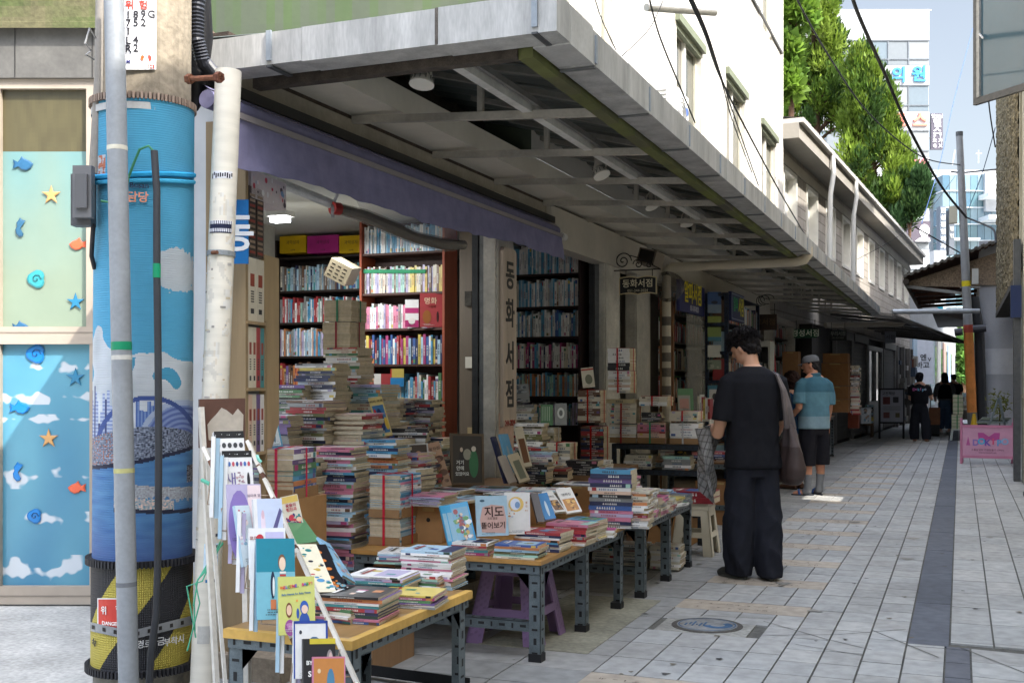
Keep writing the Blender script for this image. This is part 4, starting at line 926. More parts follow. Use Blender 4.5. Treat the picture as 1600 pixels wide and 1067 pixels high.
frontsign('billboard','orange and white shop sign far behind the tin-roofed house',1438,1458,462,492,58,S(226,120,84),[('책',.5,.5,.5,S(240,240,236),1)])
frontsign('billboard','teal vertical shop sign with a white letter far down the alley',1459,1473,478,512,58,S(30,140,160),[('원',.5,.55,.4,S(236,240,240),1)])
frontsign('billboard','plain teal sign low beside the block building',1438,1457,492,505,58.3,S(40,150,160),[])
# RIGHT SIDE
rb=thing('right_building','cream building closing the right edge with a stone-clad overhanging upper floor','building',(.82,17.7,0))
m=MB(); CRM=S(196,190,172)
m.box(.82,5,-6,17.6,0,2.45,CRM,'plaster'); m.prism([(.82,-6),(5,-6),(5,10.97),(.82,12.63)],Matrix.Translation((0,0,2.45)),4.55,CRM,'plaster'); m.prism([(.82,13.22),(5,11.56),(5,17.6),(.82,17.6)],Matrix.Translation((0,0,2.45)),4.55,CRM,'plaster'); m.box(.822,1.02,12.5,13.3,3.2,6.9,mulc(CRM,.8),'plaster'); m.build('wall',rb)  # unseen slit and beam added, shaped to let a small sun patch through
m=MB(); m.box(.80,.82,2,17.6,1.18,1.22,mulc(CRM,.9),'plaster'); m.box(.79,.82,17.45,17.62,3.0,6.8,mulc(CRM,.8),'plaster'); m.build('sill_band',rb)
pbm=MB()
def pw(u,v):
 y=17.7+u*10.4; z=3.02+v*6; n=noise.noise((y*9,z*9,0))*.035+noise.noise((y*22,z*22,3))*.02
 return(.80-n-.02,y,z)
pbm.grid(lambda u,v:pw(1-u,v),200,150,lambda u,v:mulc(S(122,112,88),1+1.2*noise.noise((u*330,v*190,1))),'pebble')
pbm.box(.86,5,17.7,28.1,3.0,9.0,S(120,110,90),'pebble'); pbm.build('stone_wall',rb)
m=MB(); m.box(.76,1.6,17.65,28.15,2.9,3.0,S(74,70,62),'concrete'); m.build('overhang',rb)
m=MB(); m.box(1.5,5,17.62,28.1,0,2.9,S(118,120,120),'plaster'); m.build('lower_wall',rb)
m=MB()
for i in range(5):m.box(1.46,1.5,18+i*2,18.06+i*2,0,2.9,S(150,152,152),'steel'); m.box(1.49,1.499,18.1+i*2,19.9+i*2,.2,2.7,S(70,78,82),'glass_dark')
m.build('glass_front',rb)
m=MB(); m.box(.7,.79,17.2,17.45,0,3.4,S(90,92,94),'steel'); m.box(.66,.80,17.15,17.3,2.3,2.75,S(34,50,90)); m.build('side_post',rb)
cw=thing('open_window','open dark-framed casement window reflecting sky at the top right','window',PX(1560,165,15.4))
A,B=PX(1523,162,15.5),PX(1601,176,14.7); hh=2.2; ex=(B-A); ex.z=0; wd=ex.length*1.25; M=frame(Vector((A.x,A.y,5.22)),ex,UP)
if(M.to_3x3()@Vector((0,0,1))).dot(FWD)>0:pass
m=MB(); fc=S(84,84,84)
m.box(0,.07,0,hh,-.03,.03,fc,'steel',M); m.box(wd-.07,wd,0,hh,-.03,.03,fc,'steel',M); m.box(.07,wd-.07,0,.09,-.029,.029,fc,'steel',M); m.box(.07,wd-.07,hh-.09,hh,-.029,.029,fc,'steel',M)
m.box(.07,.12,.09,hh-.09,-.015,.04,S(150,150,148),'steel',M); m.bar(M@Vector((.13,.95,.05)),M@Vector((.22,.86,.07)),.02,.02,S(190,190,190)); f=m.build('window_frame',cw)
m=MB(); m.box(.12,wd-.07,.09,hh-.09,-.004,.004,S(60,84,96),'glass_dark',M); m.build('pane',cw)
hd=30.0
hs_=thing('tin_roof_house','grey house with brown corrugated roof reaching over the alley at right','house',(1.2,28.6,0))
HY=28.7
def hp(x,y):return onY(x,y,HY)
m=MB(); m.box(.42,3,HY,HY+11,0,4.75,S(176,178,184),'plaster'); m.box(.42,3,HY-.01,HY,1.6,2.2,S(206,208,212),'paint'); m.build('wall',hs_)
m=MB(); a,b,c,d=hp(1420,444),hp(1560,446),hp(1560,396),hp(1424,438)
pts=[hp(1418,447),hp(1505,449),hp(1505,446),hp(1560,446),hp(1560,394),hp(1422,440)]
m.add([(p.x,p.y-.05,p.z)for p in pts]+[(p.x,p.y-.02,p.z)for p in pts],[tuple(range(6)),tuple(range(11,5,-1))]+[(i,i+6,(i+1)%6+6,(i+1)%6)for i in range(6)],S(150,132,112),'pebble'); m.build('gable_board',hs_)
m=MB(); E0,E1=hp(1413,437),hp(1570,378)
for i in range(60):
 t0,t1=i/60,(i+1)/60; p,q=E0.lerp(E1,t0),E0.lerp(E1,t1); h=.03 if(i//2)%2 else 0
 for off,c in((.07,S(92,88,80)),(0,S(80,56,42))):
  m.poly([(p.x,HY-.45,p.z+h+off),(q.x,HY-.45,q.z+h+off),(q.x,HY+11,q.z+h+off),(p.x,HY+11,p.z+h+off)],c,'rust')
 m.poly([(p.x,HY-.45,p.z+h),(q.x,HY-.45,q.z+h),(q.x,HY-.45,q.z+h+.07),(p.x,HY-.45,p.z+h+.07)],S(96,92,84),'rust')
m.build('roof',hs_)
m=MB(); m.tube([(E0.x+.05,HY-.4,E0.z-.08),(E0.x+.05,HY+11,E0.z-.08)],.07,S(70,62,54),'rust',10); m.bar(hp(1416,448)-Vector((0,.1,0)),hp(1512,460)-Vector((0,.1,0)),.05,.07,S(150,150,146),'paint_dirty')
for i in range(6):m.bar((E0.x+.1,HY+.3+i*1.6,E0.z-.12),(.6,HY+.3+i*1.6,E0.z-.05),.05,.09,S(84,52,38),'wood')
m.box(.0,.45,HY-.03,HY+.02,hp(1500,449).z-.02,hp(1500,441).z,S(206,204,200),'paint'); m.build('eave_frame',hs_)
m=MB(); m.poly([hp(1458,490),hp(1530,505),hp(1530,488)],S(40,34,30),'rust'); m.grid(lambda u,v:(-.65+v*1.2,HY+1+u*8,3.15-.0*v),4,2,lambda u,v:S(50,42,38),'sheet'); m.build('lower_eave',hs_)
nbb=thing('shade_block','tall plain unseen block added behind the tin-roofed house to shade the far walls','building',(6,45,0)); m=MB(); m.box(3.3,9,29.5,62,0,11.6,S(170,166,158),'plaster'); m.build('wall',nbb)  # out of view, added so the far block wall falls into shade
for i in range(8):
 for j in range(3):m=MB(); m.box(3.27,3.3,31+i*3.8,32.6+i*3.8,2+j*3.2,3.6+j*3.2,S(70,84,92),'glass_dark'); m.build('window',nbb)
lp=thing('lamp_pole','leaning grey steel pole with orange lower half beside the tin-roofed house','pole',gnd(1520,692))
b0=gnd(1521,692); t0=PX(1499,213,(b0-Vector((0,0,CAMH))).dot(FWD)); m=MB(); mid=b0.lerp(t0,.36)
m.tube([mid,t0],[.105,.075],S(150,152,154),'zinc',16); m.tube([t0,t0+Vector((0,0,.1))],.08,S(90,92,94),'steel',16); m.build('shaft',lp,smooth=True)
m=MB(); m.tube([b0,b0.lerp(t0,.1)],.11,S(110,108,104),'zinc',16); m.tube([b0.lerp(t0,.1),mid],[.11,.106],S(206,128,60),'paint_dirty',16); m.tube([mid,b0.lerp(t0,.385)],[.107,.106],S(170,70,56),'paint_dirty',16); m.build('orange_sleeve',lp,smooth=True)
m=MB(); q=b0.lerp(t0,.51); m.tube([q,q+(t0-b0).normalized()*.13],.098,S(226,206,40),'paint',16,cap=False); m.build('yellow_band',lp)
m=MB(); q=b0.lerp(t0,.745); m.box(q.x-.3,q.x-.12,q.y-.1,q.y+.1,q.z-.2,q.z+.2,S(196,190,170),'plastic'); m.cut(); q=b0.lerp(t0,.44); m.box(q.x+.1,q.x+.24,q.y-.08,q.y+.08,q.z+.55,q.z+.9,S(190,190,184),'plastic'); m.cut()
for i,t_ in enumerate((.36,.37)):q=b0.lerp(t0,t_); m.tube([q+Vector((-.3+i*.4,-.15,0)),q+Vector((-.12+i*.5,-.15,.02))],.09,S(60,60,66),'plastic',10); m.cut()
m.tube([b0.lerp(t0,.88)+Vector((-.22,0,.05)),b0.lerp(t0,.88),b0.lerp(t0,.88)+Vector((1.3,0,.05))],.02,S(80,80,80),'steel',6)
m.build('meter_box',lp)
m=MB(); b1=gnd(1536,692); m.tube([b1,Vector((b1.x-.08,b1.y,2.6)),Vector((b1.x-.2,b1.y,3.4))],.11,S(36,38,42),'rubber',14); m.build('cable_duct',smooth=True,label='thick black cable duct standing right of the orange pole',cat='cable duct')
frontsign('notice_sign','yellow notice board with small red and black text on the grey house wall',1534,1581,503,527,27.6,S(226,206,60),[('보수동 책방골목 보기소 안내문',.5,.84,.055,S(190,50,40),.9),('이 골목은 사람이 다니는 길입니다',.5,.6,.045,S(50,50,40),.9),('오토바이 통행을 삼가 주세요',.5,.38,.045,S(50,50,40),.9),('부산 중구청',.5,.14,.045,S(50,50,40),.9)],t=.02)
m=MB(); q=PX(1546,495,27.5); m.tube([q+Vector((-.09,-.2,0)),q+Vector((.05,0,.02))],.045,S(40,42,46),'plastic',12); m.tube([q+Vector((.05,0,.02)),q+Vector((.05,.1,.12))],.015,S(120,120,120),'steel',6); m.build('security_camera',smooth=True,label='small dark security camera above the yellow notice',cat='camera')
pk=thing('pink_sign_stand','pink sandwich board with a purple bow and pastel letters at the right wall','sign stand',gnd(1543,726))
p=gnd(1543,726); k=(p-Vector((0,0,CAMH))).dot(FWD)/F_PX; M=frame(p+Vector((0,0,0)),(1,0,0),Vector((0,.1,1))); PKC=S(206,130,160)
m=MB(); wv=38*k
for s in(-1,1):m.tube([M@Vector((s*wv,0,0)),M@Vector((s*wv,73*k,0))],.022,PKC,'paint',12); m.tube([M@Vector((s*wv*.95,66*k,-.02)),Vector((p.x+s*wv*.95,p.y+.4,0))],.015,PKC,'paint',8)
m.box(-wv,wv,58*k,62*k,-.015,.015,PKC,'paint',M); m.box(-wv,wv,10*k,14*k,-.015,.015,PKC,'paint',M); m.build('frame',pk)
m=MB(); m.box(-wv+.02,wv-.02,14*k,58*k,-.008,.008,S(214,158,184),'paint',M); m.build('panel',pk)
m=MB(); MT=M@Matrix.Translation((0,0,.010))
def bow(sx):return[(0,44*k),(sx*8*k,50*k),(sx*16*k,50*k),(sx*15*k,40*k),(sx*6*k,37*k),(0,40*k)][::sx]
for s in(-1,1):m.prism([(x+2*k,y)for x,y in bow(s)],MT,.001,S(190,80,150))
for i,(ch,c)in enumerate(zip('DOKIPO',[(150,120,190),(70,190,226),(120,90,180),(226,90,130),(110,170,220),(150,190,226)])):m.text(ch,MT@Matrix.Translation(((-17+i*8.4)*k,(34+(i%2)*2)*k,.0015+i*.0002)),13*k,S(*c),bold=.04)
m.prism([(-31*k,30*k),(-25*k,30*k),(-28*k,44*k)],MT,.001,S(190,90,150)); m.text('소품샵 DIY 키링만들기 OPEN',MT@Matrix.Translation((0,23*k,.001)),3.8*k,S(120,50,80)); m.text('WWW.DOKIPO.KR',MT@Matrix.Translation((0,18.5*k,.001)),3*k,S(120,50,80)); m.build('artwork',pk)
ez=thing('easel_stand','folded grey metal easel leaning among books behind the pink board','easel',gnd(1556,700)); m=MB(); dE=22.5
for a,b in(((1546,664),(1560,622)),((1570,664),(1560,622)),((1575,690),(1562,620)),((1527,658),(1575,660))):m.bar(PX(*a,dE),PX(*b,dE),.03,.03,S(150,160,160),'steel')
m.build('frame',ez)
m=MB(); p=PX(1600,758,15.3); m.box(.72,.82,14.9,15.15,.006,.05,S(60,62,66),'rubber'); m.build('door_wedge',label='dark low block on the paving against the cream wall',cat='block')
# TOWERS
def tower():
 d0=88; k=d0/F_PX; o=thing('clinic_tower','white office tower with bands of windows and blue Korean letters','building',PX(1380,615,d0))
 M=frame(PX(1452,600,d0)-Vector((0,0,CAMH)),RGT,UP)
 def Bx(mb,x0,x1,y0,y1,o0,o1,c,mt='paint'):mb.box((x0-1452)*k,(x1-1452)*k,(HZ-y1)*k+CAMH,(HZ-y0)*k+CAMH,o0,o1,c,mt,M)
 m=MB(); Bx(m,1180,1452,15,640,-9,-.12,S(176,180,184),'plaster')
 fl=[(63,103),(133,175),(204,246),(276,318),(348,390),(420,460),(492,530)]
 pr=15
 for a,b in fl:Bx(m,1180,1452,pr,a,-.12,0,S(176,178,180),'plaster'); pr=b
 Bx(m,1180,1452,pr,640,-.12,0,S(196,198,200),'plaster'); m.build('wall',o)
 for a,b in fl:
  m=MB();
  for x in range(1196,1452,32):Bx(m,x-.8,x+.8,a,b,-.1,-.02,S(110,116,122),'steel')
  Bx(m,1180,1452,b-11,b-9.5,-.1,-.021,S(110,116,122),'steel'); Bx(m,1180,1452,a,a+1.4,-.1,-.02,S(110,116,122),'steel'); Bx(m,1180,1452,b-1.2,b,-.1,-.02,S(110,116,122),'steel'); f=m.build('window',o)
  m=MB()
  for q,x in enumerate(range(1196,1430,32)):Bx(m,x+.8,x+31.2,a+1.4,b-1.2,-.09,-.08,[S(120,126,130),S(138,142,144),S(110,122,130)][(q*7+a)%3],'film')
  m.build('pane',f)
 m=MB()
 for t_,x,y,c in(('의',1404,119,S(60,150,200)),('원',1436,118,S(60,150,200)),('과',1370,119,S(60,150,200)),('외',1338,119,S(60,150,200)),('스',1437,190,S(226,130,110)),('가',1437,262,S(226,120,130)),('요',1405,262,S(226,120,130)),('트',1405,190,S(226,130,110))):
  m.text(t_,M@Matrix.Translation(((x-1452)*k,(HZ-y)*k+CAMH,.05)),26*k,c,bold=.025,ext=.08)
 m.build('lettering',o)
 m=MB(); Bx(m,1456,1474,177,233,-.4,-.1,S(84,80,92)); Bx(m,1452,1456,190,192,-.3,-.2,S(120,120,120)); Bx(m,1452,1456,214,216,-.3,-.2,S(120,120,120)); sg=m.build('blade_sign',o)
 m=MB()
 for t_,x,y,s_ in(('핫요닝',1465,182,6),('헬',1465,193,13),('스',1465,205,13),('P',1461,213,6),('T',1470,213,6),('요',1461,220,6.5),('가',1470,220,6.5),('G',1461,228,6.5),('X',1470,228,6.5)):
  m.text(t_,M@Matrix.Translation(((x-1452)*k,(HZ-y)*k+CAMH,-.08)),s_*k*1.1,S(232,232,236),bold=.03,ext=.02)
 m.build('lettering',sg)
 m=MB(); Bx(m,1400,1452,346,378,0,.2,S(86,78,88))
 cx=lambda x,y:((x-1452)*k,(HZ-y)*k+CAMH)
 e=[((1443+8*math.cos(R(t)))-1452,600-(361+10*math.sin(R(t))))for t in range(0,360,24)]; m.prism([(a*k,b*k+CAMH)for a,b in e][::-1],M@Matrix.Translation((0,0,.2)),.02,S(222,220,222))
 m.prism([((x-1452)*k,(600-y)*k+CAMH)for x,y in((1428,378),(1458-6,378),(1451,373),(1443,369),(1434,373))],M@Matrix.Translation((0,0,.225)),.02,S(222,220,222)); m.build('poster',o)
 m=MB(); Bx(m,1388,1388.8,3,15,-3,-2.95,S(160,160,160)); Bx(m,1452,1457,14,15.4,-.3,-.2,S(200,200,200)); m.build('roof_mast',o)
tower()
def glass_tower():
 d0=112; k=d0/F_PX; o=thing('glass_tower','blue glass office building with white trim far behind the pole','building',PX(1510,615,d0))
 M=frame(PX(1510,600,d0)-Vector((0,0,CAMH)),RGT,UP)
 def Bx(mb,x0,x1,y0,y1,o0,o1,c,mt='paint'):mb.box((x0-1510)*k,(x1-1510)*k,(HZ-y1)*k+CAMH,(HZ-y0)*k+CAMH,o0,o1,c,mt,M)
 m=MB(); Bx(m,1458,1600,300,640,-14,-4,S(190,196,200),'plaster'); Bx(m,1470,1590,257,300,-12,-3,S(190,192,194),'plaster'); Bx(m,1552-12,1600,270,330,-4,0,S(186,188,190),'plaster'); Bx(m,1448,1466,395,640,-2,2,S(186,188,190),'plaster'); m.build('wall',o)
 m=MB(); rg_=random.Random(4)
 for i in range(9):
  for j in range(13):Bx(m,1476+i*11,1486.4+i*11,272+j*26,296.5+j*26,-3,-.5-.01*j,rg_.choice([S(96,126,144),S(80,112,130),S(120,144,154),S(84,116,124)]),'glass_dark')
 m.build('window',o)
 m=MB()
 for j in range(13):Bx(m,1474,1576,296.5+j*26,298+j*26,-2,-.4,S(206,212,216))
 Bx(m,1532,1578,305,312,-.5,2,S(228,230,232)); Bx(m,1532,1578,340,347,-.5,2,S(206,210,214)); Bx(m,1474,1530,372,375,-.4,.3,S(230,232,232)); m.build('trim',o)
 m=MB(); Bx(m,1463,1472,325,410,0,1,S(96,106,120)); Bx(m,1477,1485,330,400,0,1,S(90,96,104)); b_=m.build('blade_sign',o)
 m=MB()
 for i,ch in enumerate('한성정형외과'):m.text(ch,M@Matrix.Translation(((1467.5-1510)*k,(HZ-(332+i*11))*k+CAMH,1.05)),9*k,S(226,230,234),bold=.02,ext=.02)
 for i,ch in enumerate('법무법인'):m.text(ch,M@Matrix.Translation(((1481-1510)*k,(HZ-(338+i*11))*k+CAMH,1.05)),7*k,S(206,206,200),bold=.02,ext=.02)
 m.build('lettering',b_)
 m=MB()
 for a,b in(((1529,255),(1529,235)),((1525,240),(1534,240)),((1488,258),(1492,235))):m.bar(PX(*a,d0+5),PX(*b,d0+5),.12,.12,S(170,174,178))
 m.build('antenna',o)
glass_tower()
# WIRES
def wire(pts,r,lab,sag=0,c=(26,26,30),grp=None,name='cable'):
 P=[PX(*p)for p in pts]; out=[]
 if len(P)==2:
  for i in range(21):
   t=i/20; q=P[0].lerp(P[1],t); q.z-=sag*4*t*(1-t); out.append(q)
 else:
  for i in range(len(P)-1):
   for q in range(8):
    t=q/8; p0_,p1_,p2_,p3_=P[max(i-1,0)],P[i],P[i+1],P[min(i+2,len(P)-1)]
    out.append(.5*((2*p1_)+(p2_-p0_)*t+(2*p0_-5*p1_+4*p2_-p3_)*t*t+(3*p1_-p0_-3*p2_+p3_)*t*t*t))
  out.append(P[-1])
 m=MB(); m.tube(out,r,S(*c),'rubber',6); m.build(name,smooth=True,label=lab,cat='cable',group=grp)
wire([(1325,-30,12),(1340,20,13),(1380,110,15),(1420,200,18),(1470,290,22),(1510,340,25)],.024,'thick black twisted cable sweeping down to the leaning pole')
wire([(1510,340,25),(1540,352,23),(1553,360,20),(1556,380,19)],.02,'black cable from the pole to the stone-clad wall')
wire([(1235,-20,14),(1290,80,16),(1360,180,20),(1440,245,24),(1500,258,26)],.013,'thin black cable in front of the conifer')
wire([(1068,-20,6.5),(1100,50,7.2),(1125,120,8.4),(1170,210,10),(1230,320,13.5),(1290,420,18)],.008,'black cable bundle along the white upper wall')
wire([(1073,-20,6.5),(1104,50,7.2),(1126,118,8.4),(1150,190,9.8),(1185,290,11.8)],.006,'black cable branching steeply down beside the second window')
wire([(1070,-20,6.45),(1101,48,7.15),(1128,130,8.5),(1145,190,9.4),(1175,270,11)],.005,'thin cable branching down to the gutter past the narrow window')
wire([(1010,-20,5.2),(1030,55,5.8),(1060,130,6.5),(1086,192,7.4)],.005,'single black cable crossing the front windows')
wire([(927,-10,5.0),(940,30,5.2),(962,78,5.6)],.003,'very thin wire at the left of the white wall',c=(70,66,62))
wire([(1040,-8,6.8),(1015,45,6.6),(972,88,6.0)],.003,'thin looping wire under the steel flue',c=(60,58,56))
wire([(1430,355,24),(1470,378,25),(1500,395,26)],.014,'black wire over the tin roof')
wire([(1340,405,24),(1400,372,23),(1450,330,23),(1500,265,25)],.006,'grey slanting wire before the block building windows',c=(90,90,92))
wire([(1520,45,40),(1490,160,36),(1470,250,33),(1440,350,30)],.012,'pale blue wire strand against the sky',c=(70,96,140))
wire([(1555,200,21),(1535,270,23),(1512,330,25)],.008,'second pale blue wire strand near the stone wall',c=(70,96,140))
wire([(1555,230,20),(1545,160,19),(1548,120,18)],.012,'looped black cable below the open window')
# TREES
def leafcloud(mb,clumps,n,size,cols,rng,flame=.5,thin=.35):
 for(c,r)in clumps:
  base=rng.choice(cols)
  for _ in range(n):
   v=Vector((rng.gauss(0,1),rng.gauss(0,1),rng.gauss(0,1))).normalized()*r*rng.random()**.33; v.z*=1+flame; p=c+v
   d=(v.normalized()*.7+Vector((rng.uniform(-.5,.5),rng.uniform(-.5,.5),flame+rng.uniform(-.2,.8)))).normalized(); s=d.cross(Vector((rng.uniform(-1,1),rng.uniform(-1,1),rng.uniform(-1,1)))).normalized()
   L=size*rng.uniform(.6,1.4); col=jit(base,.25)
   mb.poly([p-s*L*thin*.5,p+d*L*.4+s*L*thin*-.4,p+d*L,p+d*L*.4+s*L*thin*.6],col,'leaf')
def tree(name,lab,clumps,trunk,n,size,cols,seed,flame=.5,thin=.35,tr_=.25,grp=None):
 rng=random.Random(seed); o=thing(name,lab,'tree',(trunk[0].x,trunk[0].y,0),grp); m=MB(); m.tube(trunk,[tr_*(1-.75*i/(len(trunk)-1))for i in range(len(trunk))],S(96,72,54),'bark',10)
 for c,r in clumps:
  if rng.random()<.7:
   t=rng.uniform(.3,.95); q=trunk[0].lerp(trunk[-1],max(.3,min(.95,(c.z-1)/max(1,trunk[-1].z)))); m.tube([q,q.lerp(c,.5)+Vector((0,0,.1)),c],[tr_*.25,tr_*.15,tr_*.05],S(90,68,50),'bark',5)
 m.build('trunk',o,smooth=True); m=MB(); leafcloud(m,clumps,n,size,cols,rng,flame,thin); m.build('crown',o); return o
rng=random.Random(11)
def clump(xr,prof,d,num,rr_):
 out=[]
 while len(out)<num:
  y=rng.uniform(prof[0][0],prof[-1][0]);
  for i in range(len(prof)-1):
   if prof[i][0]<=y<=prof[i+1][0]:
    t=(y-prof[i][0])/(prof[i+1][0]-prof[i][0]); a=prof[i][1]+(prof[i+1][1]-prof[i][1])*t; b=prof[i][2]+(prof[i+1][2]-prof[i][2])*t
  x=rng.uniform(a,b); hw=(b-a)/2; off=rng.uniform(-1,1)*math.sqrt(max(0,1-((x-(a+b)/2)/max(hw,1))**2))*hw/F_PX*d*.8
  out.append((PX(x,y,d+off),rng.uniform(*rr_)))
 return out
LG=[S(108,132,46),S(84,112,40),S(124,146,54),S(60,86,36)]
cA=clump(0,[(-120,1180,1290),(0,1210,1318),(60,1215,1322),(150,1215,1330),(230,1215,1330),(300,1225,1335)],45,150,(.24,.48))
tree('conifer_tree','tall bright green conifer rising behind the block building, nearest the white wall',cA,[PX(1270,640,45),PX(1275,300,45),PX(1272,0,45)],250,.25,LG,1,.7,.3,.35)
cB=clump(0,[(90,1338,1352),(130,1325,1385),(200,1320,1405),(270,1320,1425),(320,1345,1430),(345,1385,1425)],43,130,(.2,.42))
tree('conifer_tree','broad bright green conifer in front of the white office tower',cB,[PX(1375,640,43),PX(1370,330,43),PX(1350,130,43)],250,.25,LG,2,.9,.3,.3)
cC=clump(0,[(275,1436,1442),(300,1425,1448),(330,1410,1440),(345,1400,1420)],42,18,(.2,.34))
tree('juniper_tree','small dark green juniper at the end of the conifers',cC,[PX(1400,640,42),PX(1425,320,42)],260,.26,[S(60,88,50),S(74,100,50)],3,.8,.3,.15)
cD=clump(0,[(-60,1215,1262),(40,1222,1258),(90,1224,1250),(140,1224,1240)],38,22,(.3,.5))
tree('broadleaf_tree','light green broad-leaved tree peeping out beside the white wall at top',cD,[PX(1238,640,38),PX(1236,0,38)],170,.3,[S(120,150,56),S(96,126,50)],4,.1,.8,.2)
cE=clump(0,[(538,1496,1510),(555,1490,1516),(585,1492,1516)],75,26,(.4,.7))
tree('street_tree','green street tree at the very end of the alley',cE,[PX(1506,622,75),PX(1504,560,75)],200,.4,[S(120,160,80),S(96,140,70)],5,.1,.7,.2)
cF=clump(0,[(505,1475,1500),(530,1476,1512),(545,1480,1510)],95,22,(.6,1.0))
tree('street_tree','paler distant tree above the end of the alley',cF,[PX(1492,618,95),PX(1492,520,95)],160,.5,[S(150,176,110),S(126,160,96)],6,.1,.7,.2)
# BOOKS
PAL={'white':(222,220,216),'cream':(206,196,172),'pale blue':(150,186,206),'sky blue':(66,150,196),'teal':(52,140,146),'navy':(38,46,86),'blue':(44,84,160),'red':(176,44,48),'pink':(206,110,140),'magenta':(176,44,110),'purple':(104,76,140),'green':(70,130,76),'olive':(110,110,60),'yellow':(214,186,70),'orange':(206,120,60),'black':(34,32,36),'brown':(110,76,54),'grey':(130,132,130),'dark green':(36,66,56),'peach':(214,176,150),'lilac':(172,160,196),'mint':(150,200,180)}
for _k,_v in list(PAL.items()):
 _g=sum(_v)/3; PAL[_k]=tuple(q*.78+_g*.22+6 for q in _v)
ORD=['top','second','third','fourth','fifth','sixth','seventh','eighth','ninth','tenth','eleventh','twelfth','thirteenth','fourteenth','fifteenth','sixteenth','seventeenth','eighteenth','nineteenth','twentieth']
PG=S(196,182,156)
rb_=random.Random(21)
BCOUNT=[0]
REST=MB()
def contrast(c):return S(226,222,214)if(c[0]*.3+c[1]*.6+c[2]*.1)<.25 else rb_.choice([S(40,44,60),S(150,40,40),S(30,80,130),S(60,60,60)])
def bookgeo(mb,M,w,h,t,c,hard=False,pg=None,detail=2,top=True,pmb=None,rng=None):
 rng=rng or rb_; pg=pg or jit(PG,.1)
 if hard:
  ct=min(.0025,t*.2); mb.box(0,w,0,h,0,ct,c,'cover',M); mb.box(0,w,0,h,t-ct,t,c,'cover',M); mb.box(0,ct,0,h,ct,t-ct,c,'cover',M)
  (pmb or mb).box(ct,w-.003,.003,h-.003,ct,t-ct,pg,'paper',M)
 else:
  vs=[(0,0,0),(w,0,0),(w,h,0),(0,h,0),(0,0,t),(w,0,t),(w,h,t),(0,h,t)]
  mb.add(vs,[(0,3,2,1),(4,5,6,7),(3,0,4,7)],c,'cover',M); (pmb or mb).add(vs,[(0,1,5,4),(1,2,6,5),(2,3,7,6)],pg,'paper',M)
 if detail:
  k=contrast(c); e=-.0006
  def sp(y0,y1,z0,z1,col):mb.add([(e,y1,z0),(e,y0,z0),(e,y0,z1),(e,y1,z1)],[(0,1,2,3)],col,'cover',M)
  if rng.random()<.45:a=rng.choice([.04,.8]); sp(h*a,h*(a+rng.uniform(.08,.16)),t*.04,t*.96,S(*rng.choice(list(PAL.values()))))
  y=h*rng.uniform(.2,.4); ye=y+h*rng.uniform(.2,.42); g=max(.004,t*.45)
  while y<ye and detail>1:
   L=g*rng.uniform(.55,.95)
   sp(y,y+L,t*.25,t*.5,k); sp(y+L*.2,y+L*.8,t*.56,t*.74,k); y+=g*1.15
 if top and detail:
  z=t+.0006; k=S(*rng.choice(list(PAL.values())))
  def tp(x0,x1,y0,y1,col,zz=z):mb.add([(x0*w,y0*h,zz),(x1*w,y0*h,zz),(x1*w,y1*h,zz),(x0*w,y1*h,zz)],[(0,1,2,3)],col,'cover',M)
  r=rng.random();
  if r<.5:tp(.12,.88,.1,rng.uniform(.5,.65),k)
  elif r<.75:tp(0,1,.0,rng.uniform(.2,.4),k)
  for i in range(rng.randint(2,5)):x=rng.uniform(.15,.6); y=rng.uniform(.1,.6); tp(x,x+rng.uniform(.08,.25),y,y+rng.uniform(.06,.2),S(*rng.choice(list(PAL.values()))),z+.0003*(i+1))
  tp(.18,.8,.74,.80,contrast(c),z+.002); tp(.28,.7,.84,.865,contrast(c),z+.002)
BLIM=[176]; BSZ=[]
def book(M,w,h,t,cn,lab,group,near=False,hard=False,rng=None):
 if lab and len(lab.split())>16:print('LONG',lab)
 q_=M@Vector((w/2,h/2,0)); d_=max(1,q_.dot(FWD)); az=t*h*(F_PX/d_)**2; BSZ.append((az,lab))
 if az<BLIM[0]:bookgeo(REST,M,w,h,t,jit(S(*PAL[cn]),.12),hard,rng=rng); return None
 BCOUNT[0]+=1; c=jit(S(*PAL[cn]),.12); m=MB(); pm=MB()if near else None; rng=rng or rb_
 bookgeo(m,M,w,h,t,c,hard,top=True,pmb=pm,rng=rng); o=m.build('book',label=lab,cat='book',group=group)
 if near:pm.build('page_block',o)
 return o
def lablen(cn,kind,pos,place):
 if pos==0:
  s='top %s %s on %s'%(cn,kind,place)
  return s if len(s.split())<=16 else 'top %s book on %s'%(cn,place)
 o=ORD[min(pos,19)]
 for f in('%s %s, %s from the top of %s','%s %s, %s down in %s','%s %s, %s in %s'):
  s=f%(cn,kind,o,place)
  if len(s.split())<=16:return s
 return '%s book, %s in %s'%(cn,o,place)
